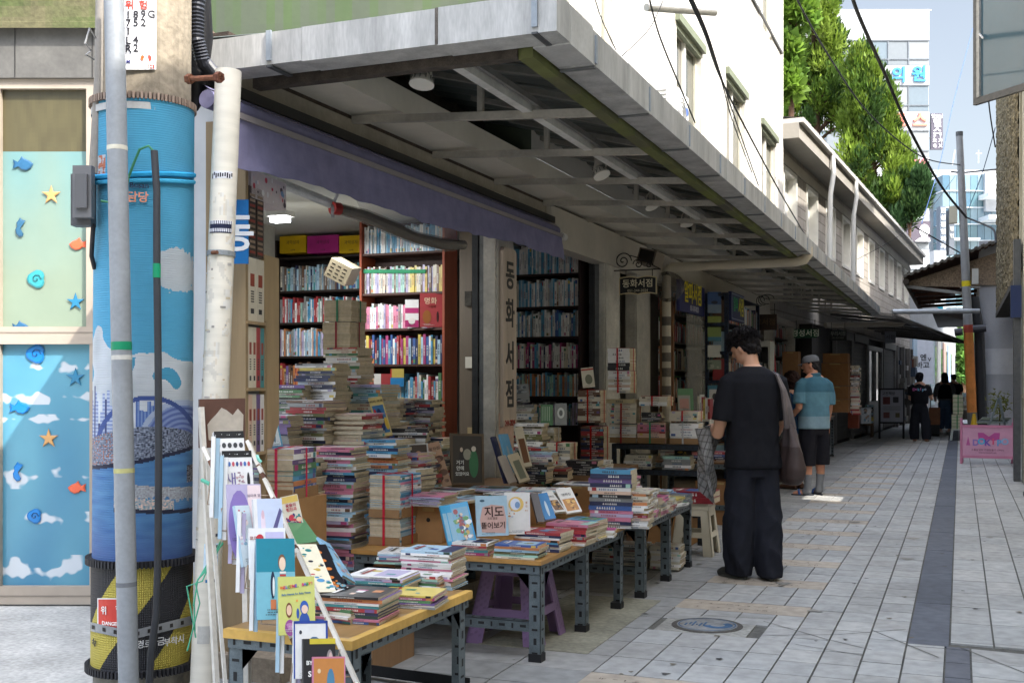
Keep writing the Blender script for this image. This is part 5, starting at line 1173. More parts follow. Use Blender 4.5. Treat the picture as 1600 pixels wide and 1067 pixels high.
def stack(x,y,z,rz,n,place,w=.17,h=.24,t=.014,cols='white',ind=99,jitter=.008,near=False,hard=.15,group='books stacked on the tables',kind='paperback',jr=2.0,rng=None,tv=.25):
 """stack of n books; the top `ind` are objects, the rest join the stuff mesh. cols: list from the top down, or one choice string"""
 rng=rng or rb_; zz=z; items=[]
 cl=[q.strip()for q in cols.split(',')]if isinstance(cols,str)else cols
 order=[rng.choice(cl)if len(cl)<n else cl[n-1-i]for i in range(n)]
 for i in range(n):
  tt=t*rng.uniform(1-tv,1+tv); ww,hh=w*rng.uniform(.94,1.04),h*rng.uniform(.95,1.04)
  M=tr(x+rng.uniform(-jitter,jitter),y+rng.uniform(-jitter,jitter),zz,rz+R(rng.uniform(-jr,jr)))@Matrix.Translation((-ww/2,-hh/2,0)); zz+=tt+.0004
  pos=n-1-i; hd=rng.random()<hard
  if pos<ind:
   cn=order[i]; lab=lablen(cn,kind,pos,place)
   book(M,ww,hh,tt-.0003,cn,lab,group,near,hd,rng)
  else:bookgeo(REST,M,ww,hh,tt-.0003,jit(S(*PAL[order[i]]),.15),hd,detail=2 if pos<ind+14 else 1,top=False,rng=rng)
 return zz
def bundle(x,y,z,rz,n,lab,w=.17,h=.24,t=.014,cols='white',cord=(176,40,44),card=True,hard=.1,vert=False,rng=None,cross=True):
 rng=rng or rb_; o=thing('book_bundle',lab,'book bundle',(x,y,z),'bundles of books tied with cord'); zz=z; cl=[q.strip()for q in cols.split(',')]
 if card:
  m=MB(); M=tr(x,y,zz,rz); m.box(-w/2-.012,w/2+.012,-h/2-.012,h/2+.012,0,.004,S(150,118,84),'card',M); m.box(-w/2-.012,-w/2-.008,-h/2,h/2,.004,.05,S(150,118,84),'card',M); m.box(-w/2,w/2,-h/2-.012,-h/2-.008,.0045,.045,S(150,118,84),'card',M); m.box(-w/2,w/2,h/2+.008,h/2+.012,.0045,.045,S(150,118,84),'card',M); m.build('cardboard_base',o); zz+=.0045
 for i in range(n):
  c=jit(S(*PAL[rng.choice(cl)if len(cl)!=n else cl[n-1-i]]),.1); m=MB(); tt=t*rng.uniform(.85,1.15)
  bookgeo(m,tr(x+rng.uniform(-.003,.003),y+rng.uniform(-.003,.003),zz,rz+R(rng.uniform(-.8,.8)))@Matrix.Translation((-w/2,-h/2,0)),w,h,tt-.0004,c,rng.random()<hard,top=(i==n-1),rng=rng); m.build('book',o); zz+=tt
 m=MB(); M=tr(x,y,z,rz); c=S(*cord); e=.006; H=zz-z+.002; cw=.007
 bx=[(-w/2-e-.01*card,0),(w/2+e+.01*card,0)]
 for(xa,ya)in((-w/2-.009-.005*card,.01),(w/2+.009+.005*card,.01)):m.box(xa-.001,xa+.001,ya-cw,ya+cw,0,H,c,'cloth',M)
 m.box(-w/2-.009-.005*card,w/2+.009+.005*card,.01-cw,.01+cw,H,H+.002,c,'cloth',M)
 if cross:
  for ya in(-h/2-.009-.005*card,h/2+.009+.005*card):m.box(-cw,cw,ya-.001,ya+.001,0,H,c,'cloth',M)
  m.box(-cw,cw,-h/2-.009-.005*card,h/2+.009+.005*card,H+.0022,H+.004,c,'cloth',M)
 m.build('cord',o); return zz
def G(x,y,z=.504):p=gnd(x,y,z); return p.x,p.y
SC=S(104,114,118)
def steel_table(name,lab,x0,x1,y0,y1,z,legs,top,tape=False,thick=.02,lx=None):
 o=thing(name,lab,'table',((x0+x1)/2,(y0+y1)/2,0),'slotted steel book tables'); m=MB()
 m.box(x0,x1,y0,y1,z-thick,z,top,'table_wood')
 if tape:
  for a in((x0,x1+.002,y0-.002,y0+.03,z-.03,z+.0015),(x1-.03,x1+.0022,y0+.03,y1,z-.03,z+.0016)):m.box(*a,S(206,164,84),'paint_dirty')
 m.build('table_top',o)
 zt=z-thick-.001; fx=x1-.012; fy=y0+.012
 for(a,b,n1,n2)in(((fx,fy,zt),(x0+.01,fy,zt),(0,0,-1),(0,1,0)),((fx,fy+.006,zt-.001),(fx,y1-.01,zt-.001),(0,0,-1),(-1,0,0)),((x0+.01,fy+.006,zt-.001),(x0+.01,y1-.01,zt-.001),(0,0,-1),(1,0,0)),((fx,y1-.012,zt),(x0+.01,y1-.012,zt),(0,0,-1),(0,-1,0))):
  m=MB(); slotbar(m,a,b,n1,n2,.045,SC); m.build('frame_rail',o)
 for ly in legs:
  for lx_,sx in((x1-.010,-1),(x0+.008,1)):
   sy=1 if ly<legs[-1]or len(legs)==1 else-1; m=MB()
   slotbar(m,(lx_,ly,.02),(lx_,ly,zt-.003),(sx,0,0),(0,sy,0),.06,SC)
   m.box(min(lx_-sx*.004,lx_+sx*.062),max(lx_-sx*.004,lx_+sx*.062),min(ly-sy*.004,ly+sy*.062),max(ly-sy*.004,ly+sy*.062),0,.045,S(26,26,28),'rubber')
   m.add([(lx_+sx*.06,ly-sy*.0035,zt-.046),(lx_+sx*.125,ly-sy*.0035,zt-.046),(lx_+sx*.06,ly-sy*.0035,zt-.12)],[(0,1,2),(2,1,0)],SC,'steel')
   m.add([(lx_-sx*.0035,ly+sy*.06,zt-.046),(lx_-sx*.0035,ly+sy*.125,zt-.046),(lx_-sx*.0035,ly+sy*.06,zt-.12)],[(0,1,2),(2,1,0)],SC,'steel')
   m.build('leg',o)
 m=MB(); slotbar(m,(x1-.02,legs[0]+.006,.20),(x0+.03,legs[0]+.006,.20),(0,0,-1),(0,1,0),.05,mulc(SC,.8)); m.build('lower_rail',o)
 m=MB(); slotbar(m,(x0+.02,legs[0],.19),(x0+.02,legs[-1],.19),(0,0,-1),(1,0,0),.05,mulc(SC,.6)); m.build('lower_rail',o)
 return o
TZ=.504; OAK=S(176,132,74)
t1=steel_table('book_table','nearest low table with yellow taped wooden top on a slotted steel frame',-2.42,-1.9,3.30,4.3,TZ,[3.32,4.25],S(150,116,70),tape=True)
t2=steel_table('book_table','middle long low table with oak coloured top above the purple stool',-2.96,-1.9,5.13,6.62,TZ,[5.15,5.86,6.6],OAK)
t3=steel_table('book_table','farthest low table of the three, beside the white stool',-2.9,-1.86,6.9,8.32,TZ,[6.94,7.6,8.3],mulc(OAK,.9))
m=MB()
for a,b in(((-2.55,3.9,.04),(-1.95,4.3,.04)),((-2.6,4.55,.03),(-2.0,4.5,.03))):slotbar(m,a,b,(0,0,1),(0,1,0),.05,S(40,40,42))
m.build('loose_steel_angle',label='dark loose slotted steel angles lying on the ground under the nearest table',cat='steel angle')
m=MB(); m.box(-3.0,-2.55,4.62,5.05,.0,.14,S(150,116,82),'wood'); m.build('wooden_step',label='low brown wooden step beneath and behind the nearest table',cat='step')
def stool(lab,x,y,col,s=.17,top=.13,H=.45,woven=True):
 o=thing('plastic_stool',lab,'stool',(x,y,0),'plastic stools'); m=MB()
 m.box(x-top,x+top,y-top,y+top,H-.025,H,col,'plastic'); m.box(x-top-.006,x+top+.006,y-top-.006,y+top+.006,H-.05,H-.026,col,'plastic'); m.build('seat',o)
 def side(ang):
  q=MB(); Mx=tr(x,y,0,ang); n=10
  f=lambda u,z:(u*(top+(s-top)*(H-.03-z)/(H-.03)),-(top+(s-top)*(H-.03-z)/(H-.03)),z)
  op=[(-.55,.0),(-.5,.10)]
  def quad(u0,u1,z0,z1,un0=None,un1=None,th=.012):
   un0=u0 if un0 is None else un0; un1=u1 if un1 is None else un1
   P=[f(u0,z0),f(u1,z0),f(un1,z1),f(un0,z1)]; I=[(p[0],p[1]+th,p[2])for p in P]
   q.add(P+I,[(0,1,2,3),(7,6,5,4),(0,4,5,1),(1,5,6,2),(2,6,7,3),(3,7,4,0)],col,'plastic',Mx)
  quad(-1,1,H-.1,H-.035)
  quad(-1,-.56,0,H-.1,-1,-.50); quad(.56,1,0,H-.1,.50,1)
  quad(-.55,.55,.15,.19,-.55,.55,.011)
  if woven:
   for i in range(9):
    for k in range(3):
     for sg in(-1,1):
      u=sg*(.64+k*.12); z=.04+i*.035+(k%2)*.015; a=f(u-.04,z); b=f(u+.04,z+.012)
      q.add([(a[0],a[1]-.002,a[2]),(b[0],a[1]-.002,a[2]+.006),(b[0],b[1]-.003,b[2]+.008),(a[0],b[1]-.003,b[2])],[(0,1,2,3)],mulc(col,.86),'plastic',Mx)
  return q
 for k in range(4):side(k*math.pi/2).build('leg_panel',o)
 return o
stool('purple woven-pattern plastic stool under the middle table',-2.22,5.62,S(140,112,150),.21,.135,.46)
stool('cream white plastic stool at the end of the farthest table',-1.98,8.95,S(206,196,172),.17,.125,.42,False)
m=MB(); x,y=-1.98,8.95
for i in range(2):bookgeo(m,tr(x-.02,y,.421+i*.048,R(90))@Matrix.Translation((-.14,-.19,0)),.28,.38,.046,S(140,40,48),True)
m.build('book_set',label='large dark red boxed volumes lying on the cream stool',cat='book set')
RA,RC=R(90),R(180)
T1G='picture books on the nearest table'
x,y=G(560,968); stack(x-.02,y+.03,TZ+.001,R(96),9,'the dark picture-book pile at the taped table corner',.2,.25,.0105,'black,orange,white,teal,red,navy,dark green,pink,blue',near=True,kind='picture book',group=T1G,hard=.5)
x,y=G(592,930); stack(x,y+.04,TZ+.001,R(94),9,'the white and teal pile behind the dark one',.2,.24,.0095,'white,lilac,teal,sky blue,pink,white,sky blue,white,pink',near=True,kind='picture book',group=T1G,hard=.3)
x,y=G(641,945); stack(x,y+.02,TZ+.001,R(98),6,'the low yellow-topped pile on the nearest table',.18,.23,.009,'yellow,magenta,green,purple,white,grey',near=True,kind='picture book',group=T1G)
x,y=G(640,922); stack(x+.01,y+.08,TZ+.001,R(92),7,'the middle white pile on the nearest table',.19,.24,.009,'white,mint,grey,green,white,pale blue,pink',near=True,kind='picture book',group=T1G)
x,y=G(684,915); stack(x-.02,y+.0,TZ+.001,R(93),17,'the tall white and pink pile at the far table end',.18,.23,.0092,'pale blue,white,white,white,pink,white,white,white,pink,white,white,white,pink,white,white,pale blue,pale blue',near=True,kind='thin paperback',group=T1G)
x,y=G(520,968); stack(x,y+.06,TZ+.001,R(80),5,'the low patterned pile just behind the rack',.19,.24,.009,'green,cream,white,pink,teal',near=True,kind='picture book',group=T1G)
x,y=G(668,880); stack(x-.12,y+.02,TZ+.001,R(100),6,'the rear pale pile on the nearest table',.19,.25,.009,'white,pale blue,lilac,white,pink,mint',near=True,kind='picture book',group=T1G)
def cbook(x0,y0,x1,y1,ytop,d,lab,cn,art=None,d1=None,lean=.25,t=.012,grp='books standing face out',name='book',cat='book',th=None,hgt=None,rgb=None):
 A,B=PX(x0,y0,d),PX(x1,y1,d if d1 is None else d1); ex=(B-A); w_=ex.length; ex.normalize(); n=ex.cross(UP)
 if n.dot(FWD)>0:n=-n
 n.normalize(); up=(UP*math.cos(lean)-n*math.sin(lean)); up=(up-ex*up.dot(ex)).normalized(); h_=hgt or(y0-ytop)/F_PX*d/math.cos(lean)
 M=frame(A,ex,up); c=jit(S(*(rgb or PAL[cn])),.04); m=MB(); BCOUNT[0]+=1
 ct=min(.002,t*.2); Mz=M@Matrix.Translation((0,0,-t))
 m.box(0,w_,0,h_,0,ct,c,'cover',Mz); m.box(0,w_,0,h_,t-ct,t,c,'cover',Mz); m.box(0,ct,0,h_,ct,t-ct,mulc(c,.85),'cover',Mz)
 if art:
  art(m,M@Matrix.Translation((0,0,.0004)),w_,h_); g=random.Random(int(x0*7+y0)); kc=S(*g.choice([(60,60,70),(120,60,60),(60,90,120),(200,196,190)]))
  for q in range(g.randint(2,4)):
   yy=h_*(.05+.03*q); xx=w_*g.uniform(.1,.3); xe=xx+w_*g.uniform(.2,.5)
   while xx<xe:rect(m,M,xx,xx+w_*.025,yy,yy+h_*.012,kc,9); xx+=w_*g.uniform(.032,.05)
 o=m.build(name,label=lab,cat=cat,group=grp); p=MB(); p.box(ct,w_-.002,.002,h_-.002,ct,t-ct,PG,'paper',Mz); p.build('page_block',o); return o
def rect(m,M,x0,x1,y0,y1,c,lv=0):z=.0004+lv*.0005; m.add([(x0,y0,z),(x1,y0,z),(x1,y1,z),(x0,y1,z)],[(0,1,2,3)],c if len(c)==3 and max(c)<=1 else S(*c),'cover',M)
def disc(m,M,cx,cy,rx,ry,c,lv=1,n=18,a0=0,a1=360):
 z=.0004+lv*.0005; pts=[(cx+rx*math.cos(R(a0+(a1-a0)*i/n)),cy+ry*math.sin(R(a0+(a1-a0)*i/n)),z)for i in range(n+(0 if a1-a0==360 else 1))]; m.add(pts,[tuple(range(len(pts)))],c if max(c)<=1 else S(*c),'cover',M)
def ttl(m,M,s,cx,cy,size,c,b=.015,lv=3,sx=1,rot=0):m.text(s,M@Matrix.Translation((cx,cy,.0004+lv*.0005))@Matrix.Rotation(rot,4,'Z'),size,S(*c),'cover',bold=b,ext=.0002,sx=sx)
def scat(m,M,x0,x1,y0,y1,n,cols,r=.01,seed=0,lv=2):
 g=random.Random(seed)
 for i in range(n):rr=r*g.uniform(.4,1.3); disc(m,M,g.uniform(x0,x1),g.uniform(y0,y1),rr*g.uniform(.5,1.4),rr,g.choice(cols),lv+i*.02,9)
def smear(m,M,w,h,cols,seed=0,n=26,lv=1):
 g=random.Random(seed)
 for i in range(n):
  cx,cy=g.uniform(.1,.9)*w,g.uniform(.06,.94)*h; a=g.uniform(.04,.2)*w; b=a*g.uniform(.3,1); rx=min(a,cx,w-cx); ry=min(b,cy,h-cy); disc(m,M,cx,cy,rx,ry,g.choice(cols),lv+i*.03,12)
def art_hi(m,M,w,h):
 rect(m,M,0,w,h*.88,h,(24,24,28)); scat(m,M,.02*w,.9*w,h*.93,h*.95,9,[(200,200,200)],.0015,1)
 for i in range(5):disc(m,M,w*(.12+i*.19),h*.76,w*.07,h*.045,(60,60,64),1);
 ttl(m,M,'히라',w*.3,h*.57,.034,(206,70,90)); ttl(m,M,'으도',w*.72,h*.57,.03,(206,90,100))
def art_sae(m,M,w,h):
 rect(m,M,0,w,h*.89,h,(24,24,28)); scat(m,M,.02*w,.9*w,h*.935,h*.95,9,[(200,200,200)],.0015,1)
 for i in range(7):disc(m,M,w*(.1+i*.13),h*.78,w*.045,h*.04,[(150,90,130),(70,110,170),(190,80,90),(60,80,130)][i%4],1)
 ttl(m,M,'새',w*.24,h*.52,.05,(110,100,150),.005)
 smear(m,M@Matrix.Translation((w*.42,h*.34,0)),w*.3,h*.32,[(170,140,150),(150,120,130),(190,160,160)],2,14)
 disc(m,M,w*.84,h*.5,w*.05,h*.14,(30,30,36),2); disc(m,M,w*.82,h*.33,w*.09,h*.03,(120,50,60),2); rect(m,M,w*.5,w*.95,h*.2,h*.24,(60,58,60),1)
def art_purple(m,M,w,h):disc(m,M,w*.35,h*.3,w*.33,h*.6,(130,110,170),1); rect(m,M,w*.6,w*.98,h*.02,h*.98,(226,206,206),.5); ttl(m,M,'엄마의 말',w*.78,h*.8,.012,(90,80,110),.0)
def art_kids(m,M,w,h):rect(m,M,.02*w,w*.98,0,h,(206,220,226)); smear(m,M,w,h,[(130,170,190),(206,190,200),(70,90,110),(190,90,110),(240,230,226)],5,24)
def art_horse(m,M,w,h):
 rect(m,M,w*.12,w,0,h,(196,206,226),.5); m.add([(w*.35,h*.2,.0015),(w*.9,h*.85,.0015),(w*.98,h*.8,.0015),(w*.5,h*.15,.0015)],[(0,1,2,3)],S(90,84,130),'cover',M); disc(m,M,w*.3,h*.6,w*.08,h*.22,(226,210,220),2); disc(m,M,w*.3,h*.75,w*.05,h*.07,(214,180,190),3); rect(m,M,w*.2,w*.8,h*.02,h*.1,(130,60,66),2)
def art_penguin(m,M,w,h):
 rect(m,M,0,w,h*.58,h,(30,130,150)); rect(m,M,0,w,0,h*.58,(120,180,196)); disc(m,M,w*.66,h*.7,w*.10,h*.10,(120,84,60),1); disc(m,M,w*.67,h*.68,w*.085,h*.085,(232,206,180),2)
 for i in range(5):rect(m,M,w*.6,w*.76,h*(.42+i*.035),h*(.445+i*.035),(190,60,60)if i%2 else(236,230,220),2)
 disc(m,M,w*.42,h*.42,w*.06,h*.17,(30,44,70),2); disc(m,M,w*.44,h*.4,w*.03,h*.12,(220,226,226),3); rect(m,M,w*.63,w*.74,h*.3,h*.42,(110,60,50),2); rect(m,M,w*.36,w*.5,h*.12,h*.24,(206,120,80),2)
def art_baby(m,M,w,h):
 for i,ch in enumerate('WELCOME, BABY!'):ttl(m,M,ch,w*(.09+i*.064),h*(.80+.006*i),.0135,[(226,110,50),(206,60,110),(90,90,190),(70,150,90)][i%4],.04)
 ttl(m,M,'Baby Names for Baby Times',w*.48,h*.70,.0085,(60,110,150),.03,rot=.08)
 disc(m,M,w*.28,h*.42,w*.09,h*.13,(120,74,50),1); disc(m,M,w*.28,h*.42,w*.07,h*.09,(226,190,160),2); disc(m,M,w*.3,h*.12,w*.14,h*.14,(150,80,140),1);
 for i in range(3):disc(m,M,w*.3,h*(.17-.03*i),w*(.1-.02*i),h*.03,(190,130,180),2+i*.2)
 disc(m,M,w*.7,h*.46,w*.12,h*.12,(50,90,170),1); disc(m,M,w*.71,h*.43,w*.09,h*.075,(232,200,180),2); disc(m,M,w*.7,h*.2,w*.15,h*.18,(50,84,160),1); disc(m,M,w*.52,h*.36,w*.04,h*.09,(50,84,160),1.2); disc(m,M,w*.54,h*.06,w*.06,h*.06,(120,90,60),2); disc(m,M,w*.5,h*.58,w*.03,h*.02,(226,150,70),2)
def art_circle(m,M,w,h):disc(m,M,w*.6,h*.3,w*.36,h*.42,(36,90,140),1); disc(m,M,w*.62,h*.28,w*.3,h*.34,(110,170,206),2); disc(m,M,w*.7,h*.4,w*.08,h*.12,(230,236,240),3); disc(m,M,w*.2,h*.8,w*.04,h*.035,(60,60,70),1)
def art_side(m,M,w,h):
 rect(m,M,w*.2,w,h*.9,h,(206,186,60)); ttl(m,M,'BY THE',w*.36,h*.56,.018,(236,236,230),.03); ttl(m,M,'SIDE',w*.36,h*.36,.024,(236,236,230),.03)
 disc(m,M,w*.82,h*.5,w*.12,h*.3,(150,140,140),1); disc(m,M,w*.84,h*.55,w*.07,h*.2,(206,180,170),2); disc(m,M,w*.6,h*.74,w*.14,h*.1,(40,40,46),2); rect(m,M,w*.56,w*.6,h*.3,h*.5,(206,186,60),2)
def art_fox(m,M,w,h):rect(m,M,w*.04,w*.96,h*.03,h*.97,(196,130,70)); disc(m,M,w*.55,h*.55,w*.12,h*.25,(80,130,160),1); disc(m,M,w*.55,h*.3,w*.2,h*.16,(60,100,130),1.5); disc(m,M,w*.2,h*.76,w*.05,h*.04,(226,200,160),1)
def art_red(m,M,w,h):rect(m,M,w*.03,w*.97,h*.8,h*.98,(206,176,90)); ttl(m,M,'꽃들의',w*.5,h*.72,.016,(160,50,70),.02); ttl(m,M,'행진곡',w*.5,h*.6,.016,(190,70,80),.02); scat(m,M,w*.12,w*.88,h*.1,h*.45,30,[(190,50,70),(230,190,160),(60,60,110),(30,130,130),(120,50,90)],.008,3)
def rk(y):t=((y-600)*4.25-455)/(1942+1.05*(y-600)); return 4.25-1.05*t
rack=thing('book_rack','leaning white wire book rack with peeling paint and a brown header board','book rack',gnd(560,1180))
WHT=S(214,208,196)
def railp(y,side):x=(322+.465*(y-706))if side==0 else(402+.452*(y-722)); return PX(x,y,rk(y)+(0 if side==0 else .05))
def frange(a,b,s):
 while a<b:yield a; a+=s
for side in(0,1):
 m=MB(); a,b=railp(700 if side==0 else 690,side),railp(1260,side); m.bar(a,b,.013,.022,WHT,'paint_dirty',up=Vector((0,-1,.6)))
 rg_=random.Random(side)
 for i in range(12 if side==0 else 4):t_=rg_.uniform(.02,.7); m.bar(a.lerp(b,t_),a.lerp(b,t_+rg_.uniform(.004,.02)),.0136,.0226,rg_.choice([S(96,66,54),S(120,84,66)]),'rust',up=Vector((0,-1,.6)))
 m.build('side_rail',rack)
p=PX(314,636,4.32); q=PX(338,1067,4.22); d_=(q-p).normalized(); q=p+d_*(p.z/-d_.z)
m=MB(); m.bar(p,q,.018,.02,WHT,'paint_dirty'); m.build('post',rack)
m=MB(); p=PX(322,706,4.30); q=PX(352,1067,4.12); m.bar(p,p.lerp(q,1.12),.012,.014,mulc(WHT,.95),'paint_dirty'); m.build('post',rack)
m=MB(); p=PX(384,880,4.1); m.bar(p,Vector((p.x+.012,p.y,0)),.02,.022,WHT,'paint_dirty'); m.build('post',rack)
m=MB(); Mx=frame(PX(312,700,4.33),(PX(383,697,4.42)-PX(312,700,4.33)),UP); kk=4.35/F_PX
m.box(0,72*kk,0,76*kk,-.02,0,S(96,66,54),'paint_dirty',Mx)
m.prism([(14*kk,12*kk),(40*kk,6*kk),(68*kk,12*kk),(69*kk,50*kk),(60*kk,60*kk),(52*kk,50*kk),(42*kk,58*kk),(34*kk,62*kk),(26*kk,52*kk),(18*kk,44*kk),(12*kk,36*kk)],Mx,.0012,S(190,180,166),'paint_dirty'); m.build('header_board',rack)
WB=S(170,150,130)
for i,yy in enumerate((775,815,860,905,960,1010,1060,1110)):
 a,b=railp(yy,0),railp(yy,1); off=-FWD*.05; dn=UP*-.02; m=MB()
 m.tube([a,a+off*-.6,b+off*-.6,b],.003,WB,'rust',5); m.tube([a,a+off+dn,b+off+dn,b],.003,WB,'rust',5); m.tube([a-RGT*.06+UP*.05,a-RGT*.07-UP*.03,a-RGT*.0-UP*.035,a+off*.3],.003,WB,'rust',5); m.build('wire_shelf',rack)
RG_='books displayed on the wire rack'
Mtw=MB(); Mtw.tube([PX(316,750,4.2),PX(330,757,4.16),PX(352,752,4.14),PX(356,744,4.12)],.008,S(84,170,140),'plastic',6); Mtw.tube([PX(402,712,4.2),PX(404,718,4.15),PX(408,722,4.15)],.006,S(120,190,170),'plastic',6); Mtw.build('green_tie',rack)
def rbk(x0,x1,ytop,ybot,lab,cn,art,extra=0,lean=.3,t=.012,**k):
 d=rk(min(ybot+18,1067))-.015+extra; return cbook(x0,ybot,x1,ybot-2,ytop,d,lab,cn,art,d1=d+.05,lean=lean,t=t,grp=RG_,**k)
rbk(340,387,675,768,'black and white board book with pink Korean title, topmost on the rack','white',art_hi,.06,t=.03)
rbk(352,399,706,800,'white bird picture book with black top band, second on the rack','white',art_sae,.03,t=.03)
rbk(357,411,759,850,'lilac and cream book with a large purple shape, third on the rack','lilac',art_purple)
rbk(380,403,792,885,'narrow children book with crowded pale picture at the rack left','pale blue',art_kids,.01)
rbk(401,446,782,880,'pale book with a purple diagonal sweep and dark red strip','white',art_horse,.0,t=.02)
rbk(390,448,828,905,'white booklet with a red cup picture half hidden behind the teal one','white',lambda m,M,w,h:(disc(m,M,w*.3,h*.8,w*.1,h*.08,(190,50,60),1),rect(m,M,w*.45,w*.95,h*.7,h*.92,(196,190,220),1),ttl(m,M,'코코',w*.12,h*.8,.014,(150,60,60))),.0)
rbk(401,462,846,968,'teal picture book with a child in a striped shirt and a penguin','sky blue',art_penguin,-.01)
rbk(436,493,905,992,'yellow-green picture book titled WELCOME, BABY! with two children','yellow',art_baby,-.03,rgb=(206,208,120))
rbk(459,513,975,1060,'white book in blue frame with a large blue circle','white',lambda m,M,w,h:(rect(m,M,0,w,h*.95,h,(40,70,150)),rect(m,M,0,w*.04,0,h,(40,70,150)),rect(m,M,w*.94,w,0,h,(40,70,150)),art_circle(m,M,w,h)),-.035)
rbk(474,525,1003,1085,'black book with yellow top and large white English title','black',art_side,-.05,t=.02)
rbk(488,540,1032,1120,'orange book with a blue animal, lowest visible on the rack','pink',art_fox,-.065)
pr_=random.Random(9)
for i,(x0,y0,y1,n)in enumerate(((327,682,808,2),(340,712,842,2),(368,800,925,2),(356,780,880,2),(389,850,985,2),(430,960,1050,2),(455,1010,1100,2))):
 for q in range(n):
  xa=x0+q*7; d=rk(min(y1,1067))+.04
  cbook(xa,y1+q*1.5,xa+6,y1+q*1.5,y0+q*3,d+.01*q,'%s spine, %s from the left in the %s pocket down the rack'%(['white','pale blue','white','lilac'][(i+q)%4],['first','second','third','fourth'][q],['topmost','second','fourth','third','fifth','sixth','lowest'][i]),['white','pale blue','white','lilac'][(i+q)%4],None,d1=d+.01*q,lean=.1,t=.008,grp=RG_)
L1='books leaning on the nearest table'
cbook(449,832,476,826,777,4.6,'cream book with a row of small red figures behind the rack','cream',art_red,d1=4.62,grp=L1)
def art_collage(m,M,w,h):rect(m,M,0,w,0,h,(232,224,196)); smear(m,M,w,h,[(40,130,130),(190,50,70),(60,60,70),(200,170,80),(240,234,220),(90,150,190)],8,26)
def art_cat(m,M,w,h):
 rect(m,M,0,w,0,h,(22,20,24)); g=random.Random(4)
 for i in range(5):disc(m,M,w*(.3+.4*g.random()),h*(.15+.17*i),w*.2,h*.03,(206,120,50),1+i*.1)
 disc(m,M,w*.3,h*.85,w*.12,h*.05,(206,130,60),2); scat(m,M,w*.1,w*.9,h*.05,h*.25,12,[(110,150,160),(206,120,50)],.008,6)
def art_skyb(m,M,w,h):ttl(m,M,'산책길',w*.5,h*.8,.02,(60,90,120),.0); disc(m,M,w*.75,h*.62,w*.1,h*.09,(150,120,80),1); smear(m,M@Matrix.Translation((w*.1,h*.05,0)),w*.8,h*.4,[(220,190,150),(236,230,220),(190,120,110),(110,150,190)],9,18)
def lean3(pts,d,lab,rgb,art,t=.01,dd=.25,grp=L1):
 bl,br,tl=PX(*pts[0],d),PX(*pts[1],d+.02),PX(*pts[2],d+dd); ey=tl-bl; h_=ey.length; ey.normalize(); ex=br-bl; ex=ex-ey*ex.dot(ey); w_=ex.length; ex.normalize()
 M=frame(bl,ex,ey); m=MB(); BCOUNT[0]+=1; c=S(*rgb); Mz=M@Matrix.Translation((0,0,-t)); ct=.0018
 m.box(0,w_,0,h_,0,ct,c,'cover',Mz); m.box(0,w_,0,h_,t-ct,t,c,'cover',Mz); m.box(0,ct,0,h_,ct,t-ct,c,'cover',Mz)
 if art:art(m,M@Matrix.Translation((0,0,.0004)),w_,h_)
 o=m.build('book',label=lab,cat='book',group=grp); q=MB(); q.box(ct,w_-.002,.002,h_-.002,ct,t-ct,PG,'paper',Mz); q.build('page_block',o); return o
lean3(((492,925),(528,930),(462,850)),4.1,'cream collage picture book leaning nearest the rack',(232,224,196),art_collage)
lean3(((520,928),(548,930),(484,851)),4.14,'black picture book with orange animals leaning in the middle',(22,20,24),art_cat)
lean3(((536,898),(560,915),(496,838)),4.24,'sky blue picture book leaning against the pile at right',(140,184,210),art_skyb)
cbook(462,850,500,845,838,4.45,'green and brown patterned flat book behind the leaning ones','green',None,d1=4.5,lean=1.2,grp=L1,hgt=.2)
def magz(x,y,w,h,rz,z,n,lab,cols):stack(x,y,z,rz,n,lab,w,h,.006,cols,kind='magazine',group='magazines lying flat')
T2G='books on the middle table'
x,y=G(598,852)
zt_=bundle(x+.01,y+.13,TZ+.001,RC,11,'lower tied bundle of comics at the left end of the middle table',.185,.25,.0125,'white,sky blue,pink,white,pale blue',(190,40,60))
bundle(x+.01,y+.13,zt_+.004,RC,18,'upper taller tied bundle of comics at the left end of the middle table',.185,.25,.0125,'sky blue,white,pink,pale blue,white',(190,40,60))
def carton(lab,x,y,z,w,dp,h,col=(166,126,84),hole=True,rz=0,grp='brown cartons with a round hand hole'):
 o=thing('carton',lab,'carton',(x,y,z),grp); o2=MB(); M=tr(x,y,z,rz); o2.box(-w/2,w/2,-dp/2,dp/2,0,h,jit(S(*col),.05),'card',M); o2.box(-w/2-.001,w/2+.001,-.003,.003,h,h+.001,S(120,92,62),'card',M)
 for zz_ in(h-.03,):o2.box(-w*.2,w*.2,-dp/2-.0008,-dp/2,zz_,zz_+.02,S(176,150,100),'paper',M)
 o2.build('box',o)
 if hole:q=MB(); q.tube([M@Vector((.0,-dp/2-.0012,h*.62)),M@Vector((0,-dp/2+.0,h*.62))],.012 if dp else .01,S(20,16,14),'rubber',16); q.build('hand_hole',o)
 return o
x,y=G(668,848); carton('brown carton with hand hole right of the tied comics',x,y+.14,TZ+.001,.17,.26,.20)
x,y=G(752,838); carton('brown carton behind the blue folding map book',x-.03,y+.16,TZ+.001,.2,.26,.20)
x,y=G(905,800); carton('brown carton with hand hole left of the tall novel stack',x-.02,y+.12,TZ+.001,.2,.24,.19)
x,y=G(820,822); carton('brown carton hidden behind the white picture book',x-.08,y+.2,TZ+.001,.3,.26,.19,hole=False)
zc_=TZ+.206
mg=random.Random(31)
